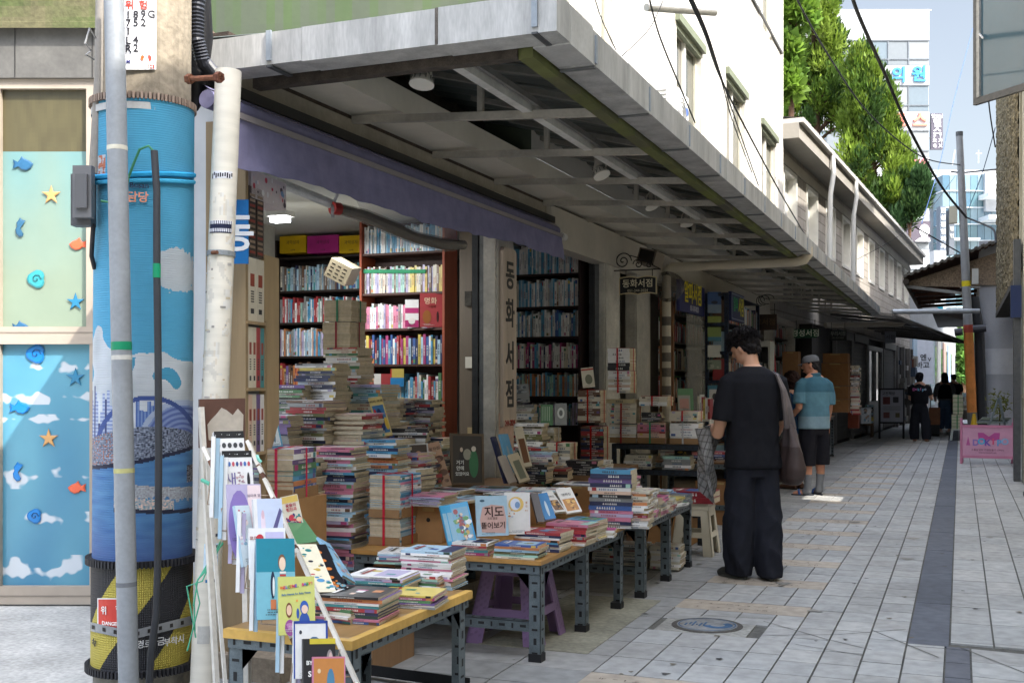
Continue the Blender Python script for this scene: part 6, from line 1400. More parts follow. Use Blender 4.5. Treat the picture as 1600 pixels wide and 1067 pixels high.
for i,(px_,dd_,n,rz_,cols)in enumerate(((668,6.15,7,R(90),'pale blue,peach,white,lilac,pink,grey'),(712,6.3,3,R(70),'white,lilac,grey'),(752,6.35,3,R(95),'pale blue,white,yellow'),(800,6.6,3,R(75),'white,grey,lilac'),(845,6.9,3,R(100),'white,pale blue,cream'),(905,7.35,2,R(90),'white,grey'),(700,6.75,4,R(85),'lilac,white,grey'),(770,6.95,3,R(100),'pale blue,lilac,white'))):
 p=PX(px_,700,dd_); stack(p.x,p.y,zc_,rz_,n,'the flat pile %s along the cartons'%['first','second','third','fourth','fifth','sixth','seventh','eighth'][i],.2,.27,.0085 if i==0 else .006,cols,kind='magazine',group='magazines lying flat on the cartons',jr=8,hard=0)
SB=(60,160,206)
def art_city(m,M,w,h):rect(m,M,w*.12,w*.92,h*.06,h*.88,(120,170,196)); scat(m,M,w*.16,w*.88,h*.1,h*.84,46,[(226,200,170),(150,60,60),(90,150,90),(230,230,226),(60,80,120),(206,170,80)],.012,12)
for i,(xa,xb,cn)in enumerate(((687,700,0),(694,708,1),(700,733,2))):lean3(((xa+14,852-i),(xb+12,849-i*2),(xa,790-i)),5.72+.01*i,'%s of the three sky blue picture books leaning before the carton'%['leftmost','middle','rightmost'][i],SB,art_city if i==2 else(lambda m,M,w,h:rect(m,M,w*.1,w*.8,h*.1,h*.8,(150,190,210))),.016,.1,'sky blue books leaning on the middle table')
def art_map(m,M,w,h):
 m.prism([(w*.15,h*.1),(w*.9,h*.06),(w*.95,h*.4),(w*.88,h*.74),(w*.5,h*.78),(w*.2,h*.72),(w*.1,h*.4)],M,.0006,S(196,160,150),'cover'); ttl(m,M,'지도',w*.56,h*.58,.058,(60,36,34),.02); ttl(m,M,'조조 콩콩',w*.5,h*.43,.014,(60,36,34),.0); ttl(m,M,'뜯어보기',w*.52,h*.25,.036,(60,36,34),.02); disc(m,M,w*.2,h*.88,w*.08,h*.03,(60,90,110),1)
cbook(746,838,795,836,776,5.66,'pale blue map book with brown brushed Korean title standing upright','pale blue',art_map,d1=5.72,lean=.18,grp=T2G)
def art_seung(m,M,w,h):disc(m,M,w*.45,h*.72,w*.3,h*.18,(226,190,110),1); disc(m,M,w*.42,h*.72,w*.2,h*.14,(214,220,236),2); disc(m,M,w*.5,h*.7,w*.1,h*.08,(120,150,190),3); smear(m,M@Matrix.Translation((w*.1,h*.4,0)),w*.3,h*.2,[(206,150,100),(190,196,210)],3,6); ttl(m,M,'생',w*.85,h*.75,.014,(190,120,40)); ttl(m,M,'각',w*.85,h*.66,.014,(190,120,40)); ttl(m,M,'하기',w*.85,h*.56,.010,(190,120,40))
cbook(789,835,829,834,770,5.78,'white picture book with a yellow and blue drawing standing upright','white',art_seung,d1=5.84,lean=.12,grp=T2G,t=.02)
def art_pic(c1,c2,seed):return lambda m,M,w,h:(rect(m,M,w*.1,w*.9,h*.08,h*.56,c1),smear(m,M@Matrix.Translation((w*.12,h*.09,0)),w*.76,h*.46,[c1,c2,(60,44,30),(220,170,80)],seed,26),ttl(m,M,'명화집',w*.5,h*.72,w*.22,(70,64,60),.0))
lean3(((868,800),(888,803),(846,768)),6.35,'white art book with brown picture, left of two leaning together',(226,222,214),art_pic((130,96,66),(190,150,110),1),.014,.12,T2G)
lean3(((886,802),(912,803),(868,764)),6.42,'white art book with orange picture, right of two leaning together',(226,222,214),art_pic((190,130,60),(226,180,90),2),.014,.12,T2G)
lean3(((852,812),(868,806),(838,772)),6.1,'blue book with a tower leaning beside the two art books',(70,130,180),lambda m,M,w,h:disc(m,M,w*.5,h*.4,w*.12,h*.3,(190,206,214),1),.014,.12,T2G)
lean3(((840,815),(851,812),(829,770)),6.05,'dark grey book leaning left of the blue tower book',(60,54,54),None,.02,.12,T2G)
for i,(cx,cy,n,w_,h_,t_,cols,pl,rz_)in enumerate(((736,866,5,.17,.2,.013,'white,red,white,teal,magenta','the teal and white series left of the front stack',R(93)),(808,872,6,.15,.23,.0115,'blue,orange,pale blue,olive,mint,cream','the front stack of coloured spines at the table corner',R(92)),(845,860,8,.18,.25,.0125,'red,navy,white,orange,sky blue,navy,white,navy','the red-topped stack behind the front one',R(88)),(888,850,9,.17,.24,.0125,'pink,red,red,red,magenta,red,red,peach,white','the bright red stack in the middle of the table',R(86)),(912,842,9,.15,.2,.013,'sky blue,peach,white,cream,white,white,cream,white,white','the pale corded stack behind the red one',R(84)))):
 x,y=G(cx,cy); stack(x,y+.05,TZ+.001,rz_,n,pl,w_,h_,t_,cols,near=True,group=T2G,hard=.1)
x,y=G(958,826); stack(x-.03,y+.1,TZ+.001,R(93),15,'the tall novel stack at the middle table far end',.17,.26,.0235,'sky blue,navy,purple,navy,white,peach,black,grey,navy,blue,pink,lilac,pink,navy,white',group=T2G,hard=.2,near=True)
x,y=G(935,838); stack(x,y+.02,TZ+.001,R(100),3,'the little white pile before the tall novel stack',.12,.19,.014,'white,cream,white',group=T2G)
T3G='novels on the farthest table'
for i,(cx,cy,n,cols,pl)in enumerate(((1000,826,14,'cream,white,peach,cream,white,red,white,orange','the first ragged stack on the farthest table'),(1015,815,12,'white,cream,pale blue,white,pink,cream','the second ragged stack on the farthest table'),(988,806,15,'white,cream,pink,white,pale blue,orange','the tall rear stack on the farthest table'),(1031,808,8,'white,sky blue,cream,pink','the third lower stack on the farthest table'),(1045,800,6,'white,cream,red,pale blue','the fourth lower stack on the farthest table'),(1058,795,4,'yellow,cream,white,grey','the yellow-topped short stack on the farthest table'),(1040,783,5,'grey,pale blue,lilac,white','the long grey magazine pile at the table back'),(1068,789,4,'white,grey,pale blue','the last short stack before the cream stool'))):
 x,y=G(cx,cy); stack(x-.05,y+.05,TZ+.001,R(random.Random(i).choice([178,183,174,92])),n,pl,.14,.2,.0165,cols,group=T3G,jitter=.014,jr=7,ind=9 if n>8 else 99)
for i in range(3):stack(-2.5+.25*i,8.1,.02,R(92),9,'x',.2,.22,.018,'cream,grey,white',ind=0)
lg=thing('display_ledge','low wooden ledge covered with books behind the middle table','ledge',(-2.95,7.2,.1)); m=MB(); m.box(-3.14,-2.72,5.9,7.4,.66,.70,S(130,100,70),'wood'); m.box(-3.1,-2.5,7.8,9.1,.66,.70,S(130,100,70),'wood'); m.build('board',lg)
m=MB()
for(x_,y_)in((-3.1,5.95),(-2.76,5.95),(-3.1,7.35),(-2.76,7.35),(-3.06,7.9),(-2.55,7.9),(-3.06,9.0),(-2.55,9.0)):m.box(x_-.02,x_+.02,y_-.02,y_+.02,.1 if x_<-2.86 else .006,.66,S(120,90,64),'wood'); m.cut()
m.build('leg',lg)
def picframe(x0,x1,yb,yt,d,lab,fc,art,roll=0,lean=.2,fw=.016,name='framed_picture',cat='framed picture',dd=.05):
 A,B=PX(x0,yb,d),PX(x1,yb+roll,d+dd); ex=B-A; w_=ex.length; ex.normalize(); n=ex.cross(UP); n=-n if n.dot(FWD)>0 else n; up_=UP*math.cos(lean)-n*math.sin(lean); up_=(up_-ex*up_.dot(ex)).normalized(); h_=(yb-yt)/F_PX*d/math.cos(lean)
 M=frame(A,ex,up_); o=thing(name,lab,cat,A.lerp(B,.5),'pictures and books propped on the ledge'); m=MB()
 for a in((0,w_,0,fw),(0,w_,h_-fw,h_),(0,fw,fw,h_-fw),(w_-fw,w_,fw,h_-fw)):m.box(*a,-.02,0,S(*fc),'wood',M)
 m.build('frame',o); m=MB(); m.box(fw,w_-fw,fw,h_-fw,-.015,-.006,S(60,56,50),'paint',M); art(m,M@Matrix.Translation((fw,fw,-.0055)),w_-2*fw,h_-2*fw); m.build('picture',o); return o
PG_='pictures and books propped on the ledge'
picframe(607,640,742,698,7.0,'dark frame with a small white card on the ledge',(70,60,52),lambda m,M,w,h:(rect(m,M,w*.1,w*.9,h*.1,h*.9,(90,84,70)),rect(m,M,w*.25,w*.8,h*.3,h*.8,(206,210,206),1)))
picframe(643,674,758,694,6.9,'white framed print of a figure with a face above two more',(196,196,190),lambda m,M,w,h:(rect(m,M,0,w,h*.4,h,(70,56,46)),disc(m,M,w*.5,h*.72,w*.22,h*.12,(206,160,120),1),disc(m,M,w*.45,h*.5,w*.3,h*.12,(180,120,90),1.5),rect(m,M,0,w,0,h*.4,(170,170,170)),disc(m,M,w*.55,h*.14,w*.25,h*.16,(50,50,56),2)),roll=-2,fw=.008)
lean3(((680,764),(706,757),(660,695)),6.95,'tan cover with small brown drawings, leaning on the ledge',(176,140,110),lambda m,M,w,h:(scat(m,M,w*.15,w*.85,h*.1,h*.65,14,[(90,60,44),(110,80,60),(140,100,80)],.018,4),ttl(m,M,'동물화집',w*.5,h*.85,.026,(80,56,44),.0)),.014,.14,PG_)
picframe(705,757,757,677,7.05,'large brown framed painting of two figures, one in green',(96,80,62),lambda m,M,w,h:(rect(m,M,0,w,0,h,(54,46,40)),disc(m,M,w*.72,h*.4,w*.16,h*.3,(50,110,70),1),disc(m,M,w*.72,h*.72,w*.08,h*.06,(206,196,180),2),disc(m,M,w*.3,h*.5,w*.08,h*.2,(40,34,34),1),disc(m,M,w*.3,h*.7,w*.05,h*.05,(190,170,150),2),disc(m,M,w*.5,h*.6,w*.14,h*.12,(150,146,130),1),ttl(m,M,'거기',w*.25,h*.42,.03,(226,226,220)),ttl(m,M,'안에',w*.25,h*.3,.03,(226,226,220)),ttl(m,M,'있었어요',w*.32,h*.18,.026,(226,226,220))),lean=.12,fw=.014,dd=.1)
cbook(586,738,614,736,705,6.9,'cream booklet with a brushed black and red Korean title','cream',lambda m,M,w,h:(ttl(m,M,'워라밸',w*.5,h*.55,.034,(40,30,30),.01),scat(m,M,w*.1,w*.9,h*.1,h*.3,8,[(170,50,50)],.005,2)),d1=6.95,grp=PG_)
def art_flags(m,M,w,h):rect(m,M,w*.1,w*.9,h*.08,h*.78,(60,110,150)); disc(m,M,w*.5,h*.4,w*.2,h*.3,(40,50,90),1); disc(m,M,w*.22,h*.5,w*.1,h*.2,(190,50,50),2); disc(m,M,w*.8,h*.3,w*.12,h*.16,(206,170,60),2); ttl(m,M,'우리의 국경일',w*.5,h*.88,.022,(60,40,30),.01)
lean3(((592,683),(614,680),(575,622)),7.1,'yellow picture book with blue picture propped on the heap',(206,184,120),art_flags,.012,.2,PG_)
for i,a in enumerate((((790,755),(798,757),(768,682),(46,50,84),None,'navy hardback leaning against the lettered pillar'),((796,738),(812,745),(780,678),(100,160,196),lambda m,M,w,h:disc(m,M,w*.5,h*.4,w*.14,h*.3,(150,170,180),1),'pale blue tower cover leaning by the lettered pillar'),((818,730),(830,722),(803,668),(200,186,160),lambda m,M,w,h:rect(m,M,w*.15,w*.85,h*.1,h*.7,(110,70,40)),'cream cover with a brown panel leaning by the pillar'),((796,755),(808,752),(778,713),(190,176,160),None,'small cream book leaning low, left one'),((812,754),(828,748),(793,711),(196,180,150),lambda m,M,w,h:rect(m,M,w*.2,w*.8,h*.1,h*.75,(120,120,100)),'small cream book leaning low, right one'))):
 lean3((a[0],a[1],a[2]),7.55-.05*i,a[5],a[3],a[4],.02,.12,PG_)
LZ=.701
for i,(cx,d,n,w_,h_,t_,cols,pl,rz_)in enumerate(((835,7.6,9,.16,.22,.0165,'grey,black,black,black,navy,black,black,black,black','the black stack on the ledge',R(91)),(862,7.9,4,.2,.26,.02,'red,brown,black,cream','the brown stack right of the black one',R(97)),(915,8.3,6,.17,.24,.017,'black,black,black,black,black,black','the big black set beside pillar two',R(93)),(935,8.6,5,.16,.22,.016,'white,white,cream,white,cream','the white-edged pile by the second pillar',R(176)))):
 p=PX(cx,700,d); zz=stack(p.x,p.y,LZ,rz_,n,pl,w_,h_,t_,cols,group='books on the ledge behind the tables',hard=.2)
 if i==0:
  zz=stack(p.x+.04,p.y+.02,zz,R(95),4,'the small white pile lying on the black stack',.15,.2,.015,'pale blue,lilac,white,cream',group='books on the ledge behind the tables')
def row(mb,x0,x1,y,z,hmin,hmax,cols,rng,dp=.15,axis='x',tmin=.012,tmax=.028,lean=True,detail=2):
 x=x0
 while x<x1-.01:
  t=min(rng.uniform(tmin,tmax),x1-x); h=rng.uniform(hmin,hmax); c=jit(S(*PAL[rng.choice(cols)]),.15); dy=rng.uniform(0,.012)
  if axis=='x':M=Matrix(((0,0,1,x),(1,0,0,y+dy),(0,1,0,z),(0,0,0,1)))
  else:M=Matrix(((-1,0,0,y-dy),(0,0,1,x),(0,1,0,z),(0,0,0,1)))
  bookgeo(mb,M,dp,h,t-.0008,c,False,detail=detail,top=False,rng=rng); x+=t
def bookcase(lab,x0,x1,y,zs,z0,z1,col,rows,dp=.24,side=None,rng=None,axis='x',detail=2):
 o=thing('bookcase',lab,'bookcase',((x0+x1)/2 if axis=='x' else y,y if axis=='x' else(x0+x1)/2,z0)); rng=rng or random.Random(3)
 bx=(lambda m,a,b,c_,d_,e,f,c:m.box(a,b,c_,d_,e,f,c,'wood'))if axis=='x' else(lambda m,a,b,c_,d_,e,f,c:m.box(2*y-d_,2*y-c_,a,b,e,f,c,'wood'))
 for s,xx in((0,x0-.02),(1,x1)):m=MB(); bx(m,xx,xx+.02,y-.012,y+dp,z0,z1,(side or col)); m.build('side_panel',o)
 for z in zs:m=MB(); bx(m,x0+.0005,x1-.0005,y,y+dp-.01,z-.018,z,col); m.build('shelf',o)
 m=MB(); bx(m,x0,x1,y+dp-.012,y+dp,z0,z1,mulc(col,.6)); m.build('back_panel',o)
 for z,(h0,h1,cols,t0_,t1_)in zip(zs,rows):
  if cols:row(REST,x0+.004,x1-.004,y+.03 if axis=='x' else y-.03,z+.0006,h0,h1,cols,rng,min(.17,dp-.05),axis,t0_,t1_,detail=detail)
 return o
YB=8.35; kB=9.2/F_PX
zB=[onY(630,yy,YB).z for yy in(457,513,569,627,686)]; xb0,xb1=onY(566,500,YB).x,onY(692,500,YB).x
ztop=onY(630,394,YB).z
bookcase('orange-sided bookcase packed with children series in the first shop',xb0,xb1,YB,[ztop]+zB,.1,ztop+.32,S(72,44,34),[(.2,.24,['sky blue','pale blue','sky blue','white','white'],.012,.016),(.2,.23,['lilac','lilac','yellow','mint','cream','brown'],.014,.022),(.18,.22,['white','white','lilac','pink','grey'],.014,.03),(.2,.25,['blue','sky blue','red','magenta','pale blue','white','yellow','navy'],.014,.028),(.16,.24,['white','green','pale blue','red','cream','sky blue'],.012,.03),(.15,.22,['red','black','cream','brown'],.02,.04)],side=S(146,70,44),rng=random.Random(5))
def fb_(x0,x1,yb,yt,lab,cn,art=None,rgb=None):cbook(x0,yb,x1,yb,yt,(onY((x0+x1)/2,yb,YB)-Vector((0,0,CAMH))).dot(FWD)-.02,lab,cn,art,lean=.02,t=.02,grp='feature books in the orange-sided bookcase',rgb=rgb)
fb_(656,693,511,458,'red art picture book face out in the orange-sided bookcase','red',lambda m,M,w,h:(ttl(m,M,'명화',w*.45,h*.76,w*.3,(226,190,160)),disc(m,M,w*.3,h*.3,w*.18,h*.2,(150,90,40),1),disc(m,M,w*.75,h*.3,w*.05,h*.16,(60,20,20),1),ttl(m,M,'그림책',w*.5,h*.6,w*.13,(120,30,20))))
fb_(633,654,511,468,'white and magenta book face out beside the red one','white',lambda m,M,w,h:(rect(m,M,0,w,0,h*.25,(176,50,110)),rect(m,M,0,w,h*.5,h*.7,(176,50,110)),disc(m,M,w*.5,h*.22,w*.25,h*.12,(226,220,214),1)))
fb_(610,631,604,576,'yellow and blue blocked book below the middle shelf','yellow',lambda m,M,w,h:(rect(m,M,0,w,0,h*.5,(40,130,190)),rect(m,M,0,w*.1,h*.5,h,(200,60,50))))
fb_(573,610,602,584,'red and white spined annual lying before the lower shelf','red',lambda m,M,w,h:(rect(m,M,w*.3,w*.6,0,h,(220,216,210)),disc(m,M,w*.2,h*.5,w*.1,h*.3,(206,150,110),1)))
for i,(xa,xb,ya,yb_,cn)in enumerate(((618,640,605,625,0),)):pass
m=MB(); m.bar(onY(565,424,YB+.022),onY(665,424,YB+.022),.004,.03,S(70,150,110),'cloth')
m.build('green_band',label='green tape bands round the series on the second shelf',cat='tape')
YA=8.85
def zAf(yy):return onY(500,yy,YA).z
xa0,xa1=onY(434,500,YA).x,onY(572,500,YA).x
bookcase('dark bookcase of older books at the back of the first shop',xa0,xa1,YA,[zAf(y)for y in(400,453,503,556,606)],.1,2.7,S(40,30,26),[(.1,.1,None,1,1),(.19,.24,['grey','brown','pale blue','cream','teal','grey','navy'],.012,.026),(.18,.24,['white','pale blue','grey','sky blue','mint','red'],.01,.022),(.2,.26,['pale blue','grey','sky blue','white','lilac','orange'],.01,.02),(.18,.24,['orange','purple','blue','brown','red'],.014,.03)],rng=random.Random(6))
for i,(xa,xb,c,nm)in enumerate(((436,479,(206,170,30),'left yellow'),(479,530,(176,50,130),'magenta'),(529,568,(206,170,30),'right yellow'))):
 A,B=onY(xa+1,396,YA-.05),onY(xb-1,396,YA-.05); o=thing('storage_box',nm+' printed box on top of the dark bookcase','box',A.lerp(B,.5),'printed boxes on the dark bookcase'); m=MB(); hh=.155; m.box(A.x,B.x,A.y,A.y+.22,A.z,A.z+hh,S(*c),'card'); m.build('box',o)
 m=MB(); Mx=frame((A.x,A.y-.001,A.z),(1,0,0),(0,0,1)); wd=B.x-A.x
 m.text('과학상자',Mx@Matrix.Translation((wd*.5,hh*.6,0)),.038,mulc(S(*c),.4),bold=.01); m.text('총판매',Mx@Matrix.Translation((wd*.5,hh*.15,0)),.018,mulc(S(*c),.4)); m.build('lettering',o)
o=thing('folded_crate','beige slotted plastic basket lying on its side before the shelves','basket',PX(540,445,8.8)); m=MB(); A=PX(528,425,8.6); Mx=frame(A,Vector((.9,.25,-.1)),Vector((.1,-.1,.95)))@Matrix.Rotation(-.4,4,'Z')
m.box(-.09,.09,-.075,.075,-.28,0,S(168,154,128),'plastic',Mx)
for i in range(3):
 for j in range(4):m.box(-.07+i*.05,-.04+i*.05,-.055+j*.03,-.045+j*.03,.0,.001,S(40,34,28),'plastic',Mx)
m.build('body',o)
p=PX(538,560,8.4); z9=PX(538,555,8.4).z
zz=bundle(p.x,p.y,z9,R(5),9,'lower part of the tall white tied stack before the shelves',.22,.27,.026,'cream,white,grey',(150,60,70),False)
bundle(p.x+.01,p.y,zz+.004,R(5),10,'upper part of the tall white tied stack with a green cord',.22,.27,.016,'cream,white,white',(60,130,100),False)
HG='books heaped inside the first shop'
heap=[(470,6.15,716,'grey,dark green,olive,navy,grey,brown',4,'the grey heap stack behind the coloured bundle',R(95),.22,.28),(531,6.2,690,'white,sky blue,pink,lilac,pale blue,navy',10,'the pale-spined heap stack at front',R(94),.2,.25),(495,6.7,640,'grey,navy,olive,white,brown,red',6,'the heap stack rising behind the grey one',R(85),.21,.27),(560,6.7,650,'cream,white,pink,grey,red',6,'the cream heap stack left of the propped picture book',R(178),.2,.25),(600,6.6,690,'white,sky blue,orange,red,navy,pale blue',6,'the striped heap stack behind the tied comics',R(92),.19,.24),(455,7.2,610,'grey,purple,white,navy,green',5,'the left rear heap stack below the shelves',R(100),.2,.26),(505,7.3,575,'yellow,navy,white,grey,white',6,'the centre rear heap stack with yellow book',R(92),.22,.27),(545,7.7,545,'white,red,green,white,cream',6,'the highest rear heap stack',R(88),.2,.26),(585,7.5,600,'teal,lilac,pale blue,white,cream',5,'the right rear heap stack with teal band',R(80),.22,.26),(640,7.4,668,'green,black,white,black',5,'the dark stack before the lower bookcase shelf',R(110),.2,.26),(675,7.6,690,'grey,white,navy',4,'the low stack beside the orange panel',R(92),.2,.25),(640,6.9,712,'grey,lilac,white,red',3,'the pile behind the propped frames',R(85),.2,.25),(432,6.5,660,'navy,purple,grey',3,'the leftmost heap stack beside the pale bookcase',R(95),.16,.24)]
for(cx,d,yt,cols,ind,pl,rz_,w_,h_)in heap:
 p=PX(cx,yt,d); n=int((p.z-.12)/.0165); stack(p.x,p.y,.105,rz_,n,pl,w_,h_,.0165,cols,ind=ind,jitter=.016,jr=4,group=HG,tv=.4)
hr=random.Random(77)
for i in range(26):
 cx,d=hr.uniform(440,690),hr.uniform(6.5,8.1); yt=735-(d-6.3)*75+abs(cx-530)*.25; p=PX(cx,yt,d); n=max(5,int((p.z-.12)/.017)); stack(p.x,p.y,.105,hr.choice([R(90),R(180),R(80)]),n,'x',.2,.26,.017,'white,cream,grey,navy,red,pale blue,olive,lilac,brown',ind=0,jitter=.02,jr=6,tv=.4,rng=hr)
p=gnd(450,1000,.1); q=PX(452,775,5.55)
carton('tall brown carton under the coloured tied bundle',q.x,q.y+.02,.1,.22,.3,q.z-.1-.001,hole=False,grp='cartons inside the shop')
bundle(q.x,q.y,q.z,R(186),9,'leaning bundle of rainbow coloured volumes with pink cord',.17,.25,.026,'purple,white,purple,green,teal,sky blue,orange,blue,orange',(206,60,90),True)
cbook(421,703,443,700,620,5.5,'blue science book with a yellow companion propped on the rainbow bundle','sky blue',lambda m,M,w,h:(rect(m,M,w*.12,w*.88,h*.06,h*.72,(206,220,226)),disc(m,M,w*.5,h*.38,w*.14,h*.26,(90,120,140),1),ttl(m,M,'SCIENCE',w*.5,h*.78,w*.19,(40,90,140),.02),scat(m,M,w*.15,w*.85,h*.1,h*.68,20,[(60,80,90),(90,110,150)],.003,4)),d1=5.58,grp=HG)
X1=-3.42
bc=thing('bookcase','pale wooden bookcase of boxed volumes just inside the opening at left','bookcase',(-3.6,4.9,.1))
dL=5.35; kL=dL/F_PX
A=PX(388,600,5.25); B=PX(436,600,5.6)
Mx=frame((A.x,A.y,0),(B.x-A.x,B.y-A.y,0),UP); W_=math.hypot(B.x-A.x,B.y-A.y)
fz=lambda yy,d=5.35:CAMH+(HZ-yy)/F_PX*d
PW=S(176,152,116)
m=MB(); m.box(W_*.52,W_,.1,fz(505-110),-.03,-.0,PW,'wood',Mx); m.box(W_*.52,W_*.56,.1,fz(500),.0,.006,mulc(PW,.8),'wood',Mx); m.build('side_panel',bc)
m=MB(); m.box(W_*.5,W_*.92,fz(398),fz(345),-.04,-.01,S(150,146,136),'paint_dirty',Mx); m.build('upper_panel',bc)
for yy in(503,606,706):m=MB(); m.box(-.02,W_*.5,fz(yy)-.014,fz(yy),-.2,.01,mulc(PW,.85),'wood',Mx); m.build('shelf',bc)
m=MB(); m.box(-.03,0,.1,2.6,-.2,.0,mulc(PW,.7),'wood',Mx); m.box(0,W_*.52,.1,2.6,-.21,-.2,mulc(PW,.5),'wood',Mx); m.build('back_panel',bc)
def vset(y0,y1,cols,n,lab):
 m=MB(); ww=W_*.5/n; o=None
 for i in range(n):
  BCOUNT[0]+=1; q=MB(); c=jit(S(*PAL[cols[i%len(cols)]]),.06); q.box(i*ww+.001,(i+1)*ww-.001,fz(y1)+.001,fz(y0),-.16,.0,c,'cover',Mx)
  z_,H_=fz(y1),fz(y0)-fz(y1); q.box(i*ww+ww*.25,(i+1)*ww-ww*.25,z_+H_*.55,z_+H_*.75,.0,.0008,S(150,66,48)if cols[0]!='black' else S(170,140,90),'cover',Mx); q.box(i*ww+ww*.3,(i+1)*ww-ww*.3,z_+H_*.12,z_+H_*.2,.0,.0008,S(50,50,54),'cover',Mx)
  for j in range(5):q.box(i*ww+ww*.3,(i+1)*ww-ww*.3,z_+H_*(.3+j*.04),z_+H_*(.32+j*.04),.0,.0007,S(70,66,60)if cols[0]!='black' else S(176,160,120),'cover',Mx)
  q.build('book',label='%s volume, %s from the left in the %s'%(cols[i%len(cols)],['first','second','third','fourth','fifth'][i],lab),cat='book',group='boxed volumes in the pale bookcase')
vset(405,503,['cream','cream'],2,'upper shelf of the pale bookcase'); vset(512,606,['cream','cream','red','teal'],4,'middle shelf of the pale bookcase'); vset(616,706,['peach','cream','purple','white'],4,'lower shelf of the pale bookcase')
for i,xx in enumerate((.02,.26)):
 m=MB(); m.box(W_*xx,W_*(xx+.22),fz(402),fz(295),-.1,-.0,S(44,34,30),'cover',Mx)
 for j in range(12):m.box(W_*(xx+.03),W_*(xx+.19),fz(398-j*8),fz(394-j*8),.0,.001,S(150,130,110)if j%3 else S(140,50,40),'cover',Mx)
 BCOUNT[0]+=1; m.build('book',label='%s dark volume with light lettering standing above the pale bookcase'%['left','right'][i],cat='book',group='boxed volumes in the pale bookcase')
m=MB(); m.box(W_*.1,W_*1.25,fz(312),fz(268),-.2,.0,S(206,196,196),'cover',Mx); scat(m,Mx@Matrix.Translation((0,0,0)),W_*.15,W_*1.2,fz(308),fz(272),26,[(190,60,80),(110,150,190),(226,226,226),(70,50,60),(226,190,190)],.012,3)
m.build('picture_box',label='pink and pale blue picture box lying on top at the upper left',cat='box')
o=thing('wall_picture','small framed black and white calligraphy on the back wall','picture',PX(445,362,10.6)); m=MB(); A=PX(433,362,10.5); m.box(A.x,A.x+.24,A.y,A.y+.03,A.z,A.z+.13,S(60,44,36),'wood'); m.box(A.x+.02,A.x+.22,A.y-.002,A.y,A.z+.02,A.z+.11,S(170,170,166),'paper'); m.text('동화서',frame((A.x+.12,A.y-.003,A.z+.065),(1,0,0),(0,0,1)),.06,S(40,40,40),bold=.01); m.build('frame',o)
YC=10.0
xc0,xc1=onY(792,500,YC).x,onY(904,500,YC).x
bookcase('tall dark bookcase of blue and white textbooks in the second opening',xc0-.1,xc1,YC,[onY(850,y,YC).z for y in(428,479,526,575,619,664)],.1,2.72,S(44,28,26),[(.24,.29,['white','pale blue','white','sky blue','white'],.012,.022),(.22,.27,['sky blue','white','white','pale blue','cream','white'],.012,.024),(.2,.26,['sky blue','white','white','white','grey','blue'],.012,.024),(.2,.25,['white','white','cream','navy','sky blue','magenta'],.014,.026),(.18,.23,['sky blue','orange','white','grey','mint'],.012,.022),(.16,.22,['grey','lilac','white','teal'],.014,.026)],rng=random.Random(8))
for i,(cx,yt,yb_,d,n,cols,w_,lab,cd,t_)in enumerate(((848,665,706,9.2,11,'white,grey,cream',.26,'wide white tied stack under the two shiny packets',(190,190,190),.02),(878,690,730,8.9,9,'white,cream,grey',.2,'pale tied stack with a red cord before the textbooks',(170,40,44),.025),(925,608,660,9.6,13,'brown,cream,peach,brown',.2,'brown tied stack high beside the second pillar',(176,50,40),.02),(930,664,722,9.5,16,'black,brown,red,navy',.2,'dark tied stack low beside the second pillar',(176,40,40),.019))):
 zt0,zb0=PX(cx,yt,d).z,PX(cx,yb_,d).z; p=PX(cx,yb_,d); n=max(3,int((zt0-zb0)/t_)); bundle(p.x,p.y,zb0,R(90),n,lab,.17,w_,t_,cols,cd,False)
 carton('brown carton supporting the %s'%['wide white tied stack','pale red-corded stack','high brown stack','low dark stack'][i],p.x,p.y,.1 if p.x<-2.86 else .02,w_*.95,.2,zb0-(.1 if p.x<-2.86 else .02)-.002,hole=False,grp='cartons inside the shop')if i in(0,1,3)else None
for i,(cx,d,yt,cols)in enumerate(((815,9.4,640,'white,cream,red,grey'),(830,9.0,665,'grey,white,olive'),(833,8.6,700,'peach,red,yellow,dark green'),(852,8.6,725,'teal,grey,white'),(905,9.0,735,'cream,grey'))):
 p=PX(cx,yt,d); n=max(4,int((p.z-.12)/.02)); stack(p.x,p.y,.105,R(100-i*6),n,['the far left pile in the second opening','the grey pile in the second opening','the red and yellow pile in the second opening','the teal pile in the second opening','the low cream pile in the second opening'][i],.18,.22,.02,cols,ind=5,jitter=.016,jr=5,group='books heaped in the second opening')
cbook(845,664,864,664,632,9.1,'shiny green wrapped packet standing on the wide white stack','green',lambda m,M,w,h:[rect(m,M,w*(.1+.15*i),w*(.14+.15*i),h*.2,h*.9,(196,214,190),1)for i in range(5)],lean=.15,grp='packets and booklets in the second opening')
cbook(867,664,886,664,630,9.1,'shiny silver wrapped packet standing on the wide white stack','grey',lambda m,M,w,h:(disc(m,M,w*.5,h*.55,w*.3,h*.25,(206,210,206),1),disc(m,M,w*.5,h*.55,w*.15,h*.14,(100,104,104),2)),lean=.15,grp='packets and booklets in the second opening')
cbook(803,630,828,628,601,9.3,'black and white photo booklet on the far left pile','grey',lambda m,M,w,h:smear(m,M,w,h,[(50,60,70),(150,156,160),(90,96,104)],3,16),lean=.3,grp='packets and booklets in the second opening')
cbook(911,606,930,604,575,9.5,'cream booklet with a red stripe on the brown tied stack','cream',lambda m,M,w,h:(rect(m,M,0,w,h*.86,h*.94,(180,60,50)),disc(m,M,w*.55,h*.4,w*.3,h*.25,(120,120,100),1)),lean=.2,grp='packets and booklets in the second opening')
SY=9.4; sx0,sx1=-2.82,-2.02; sz=onY(1020,694,SY).z
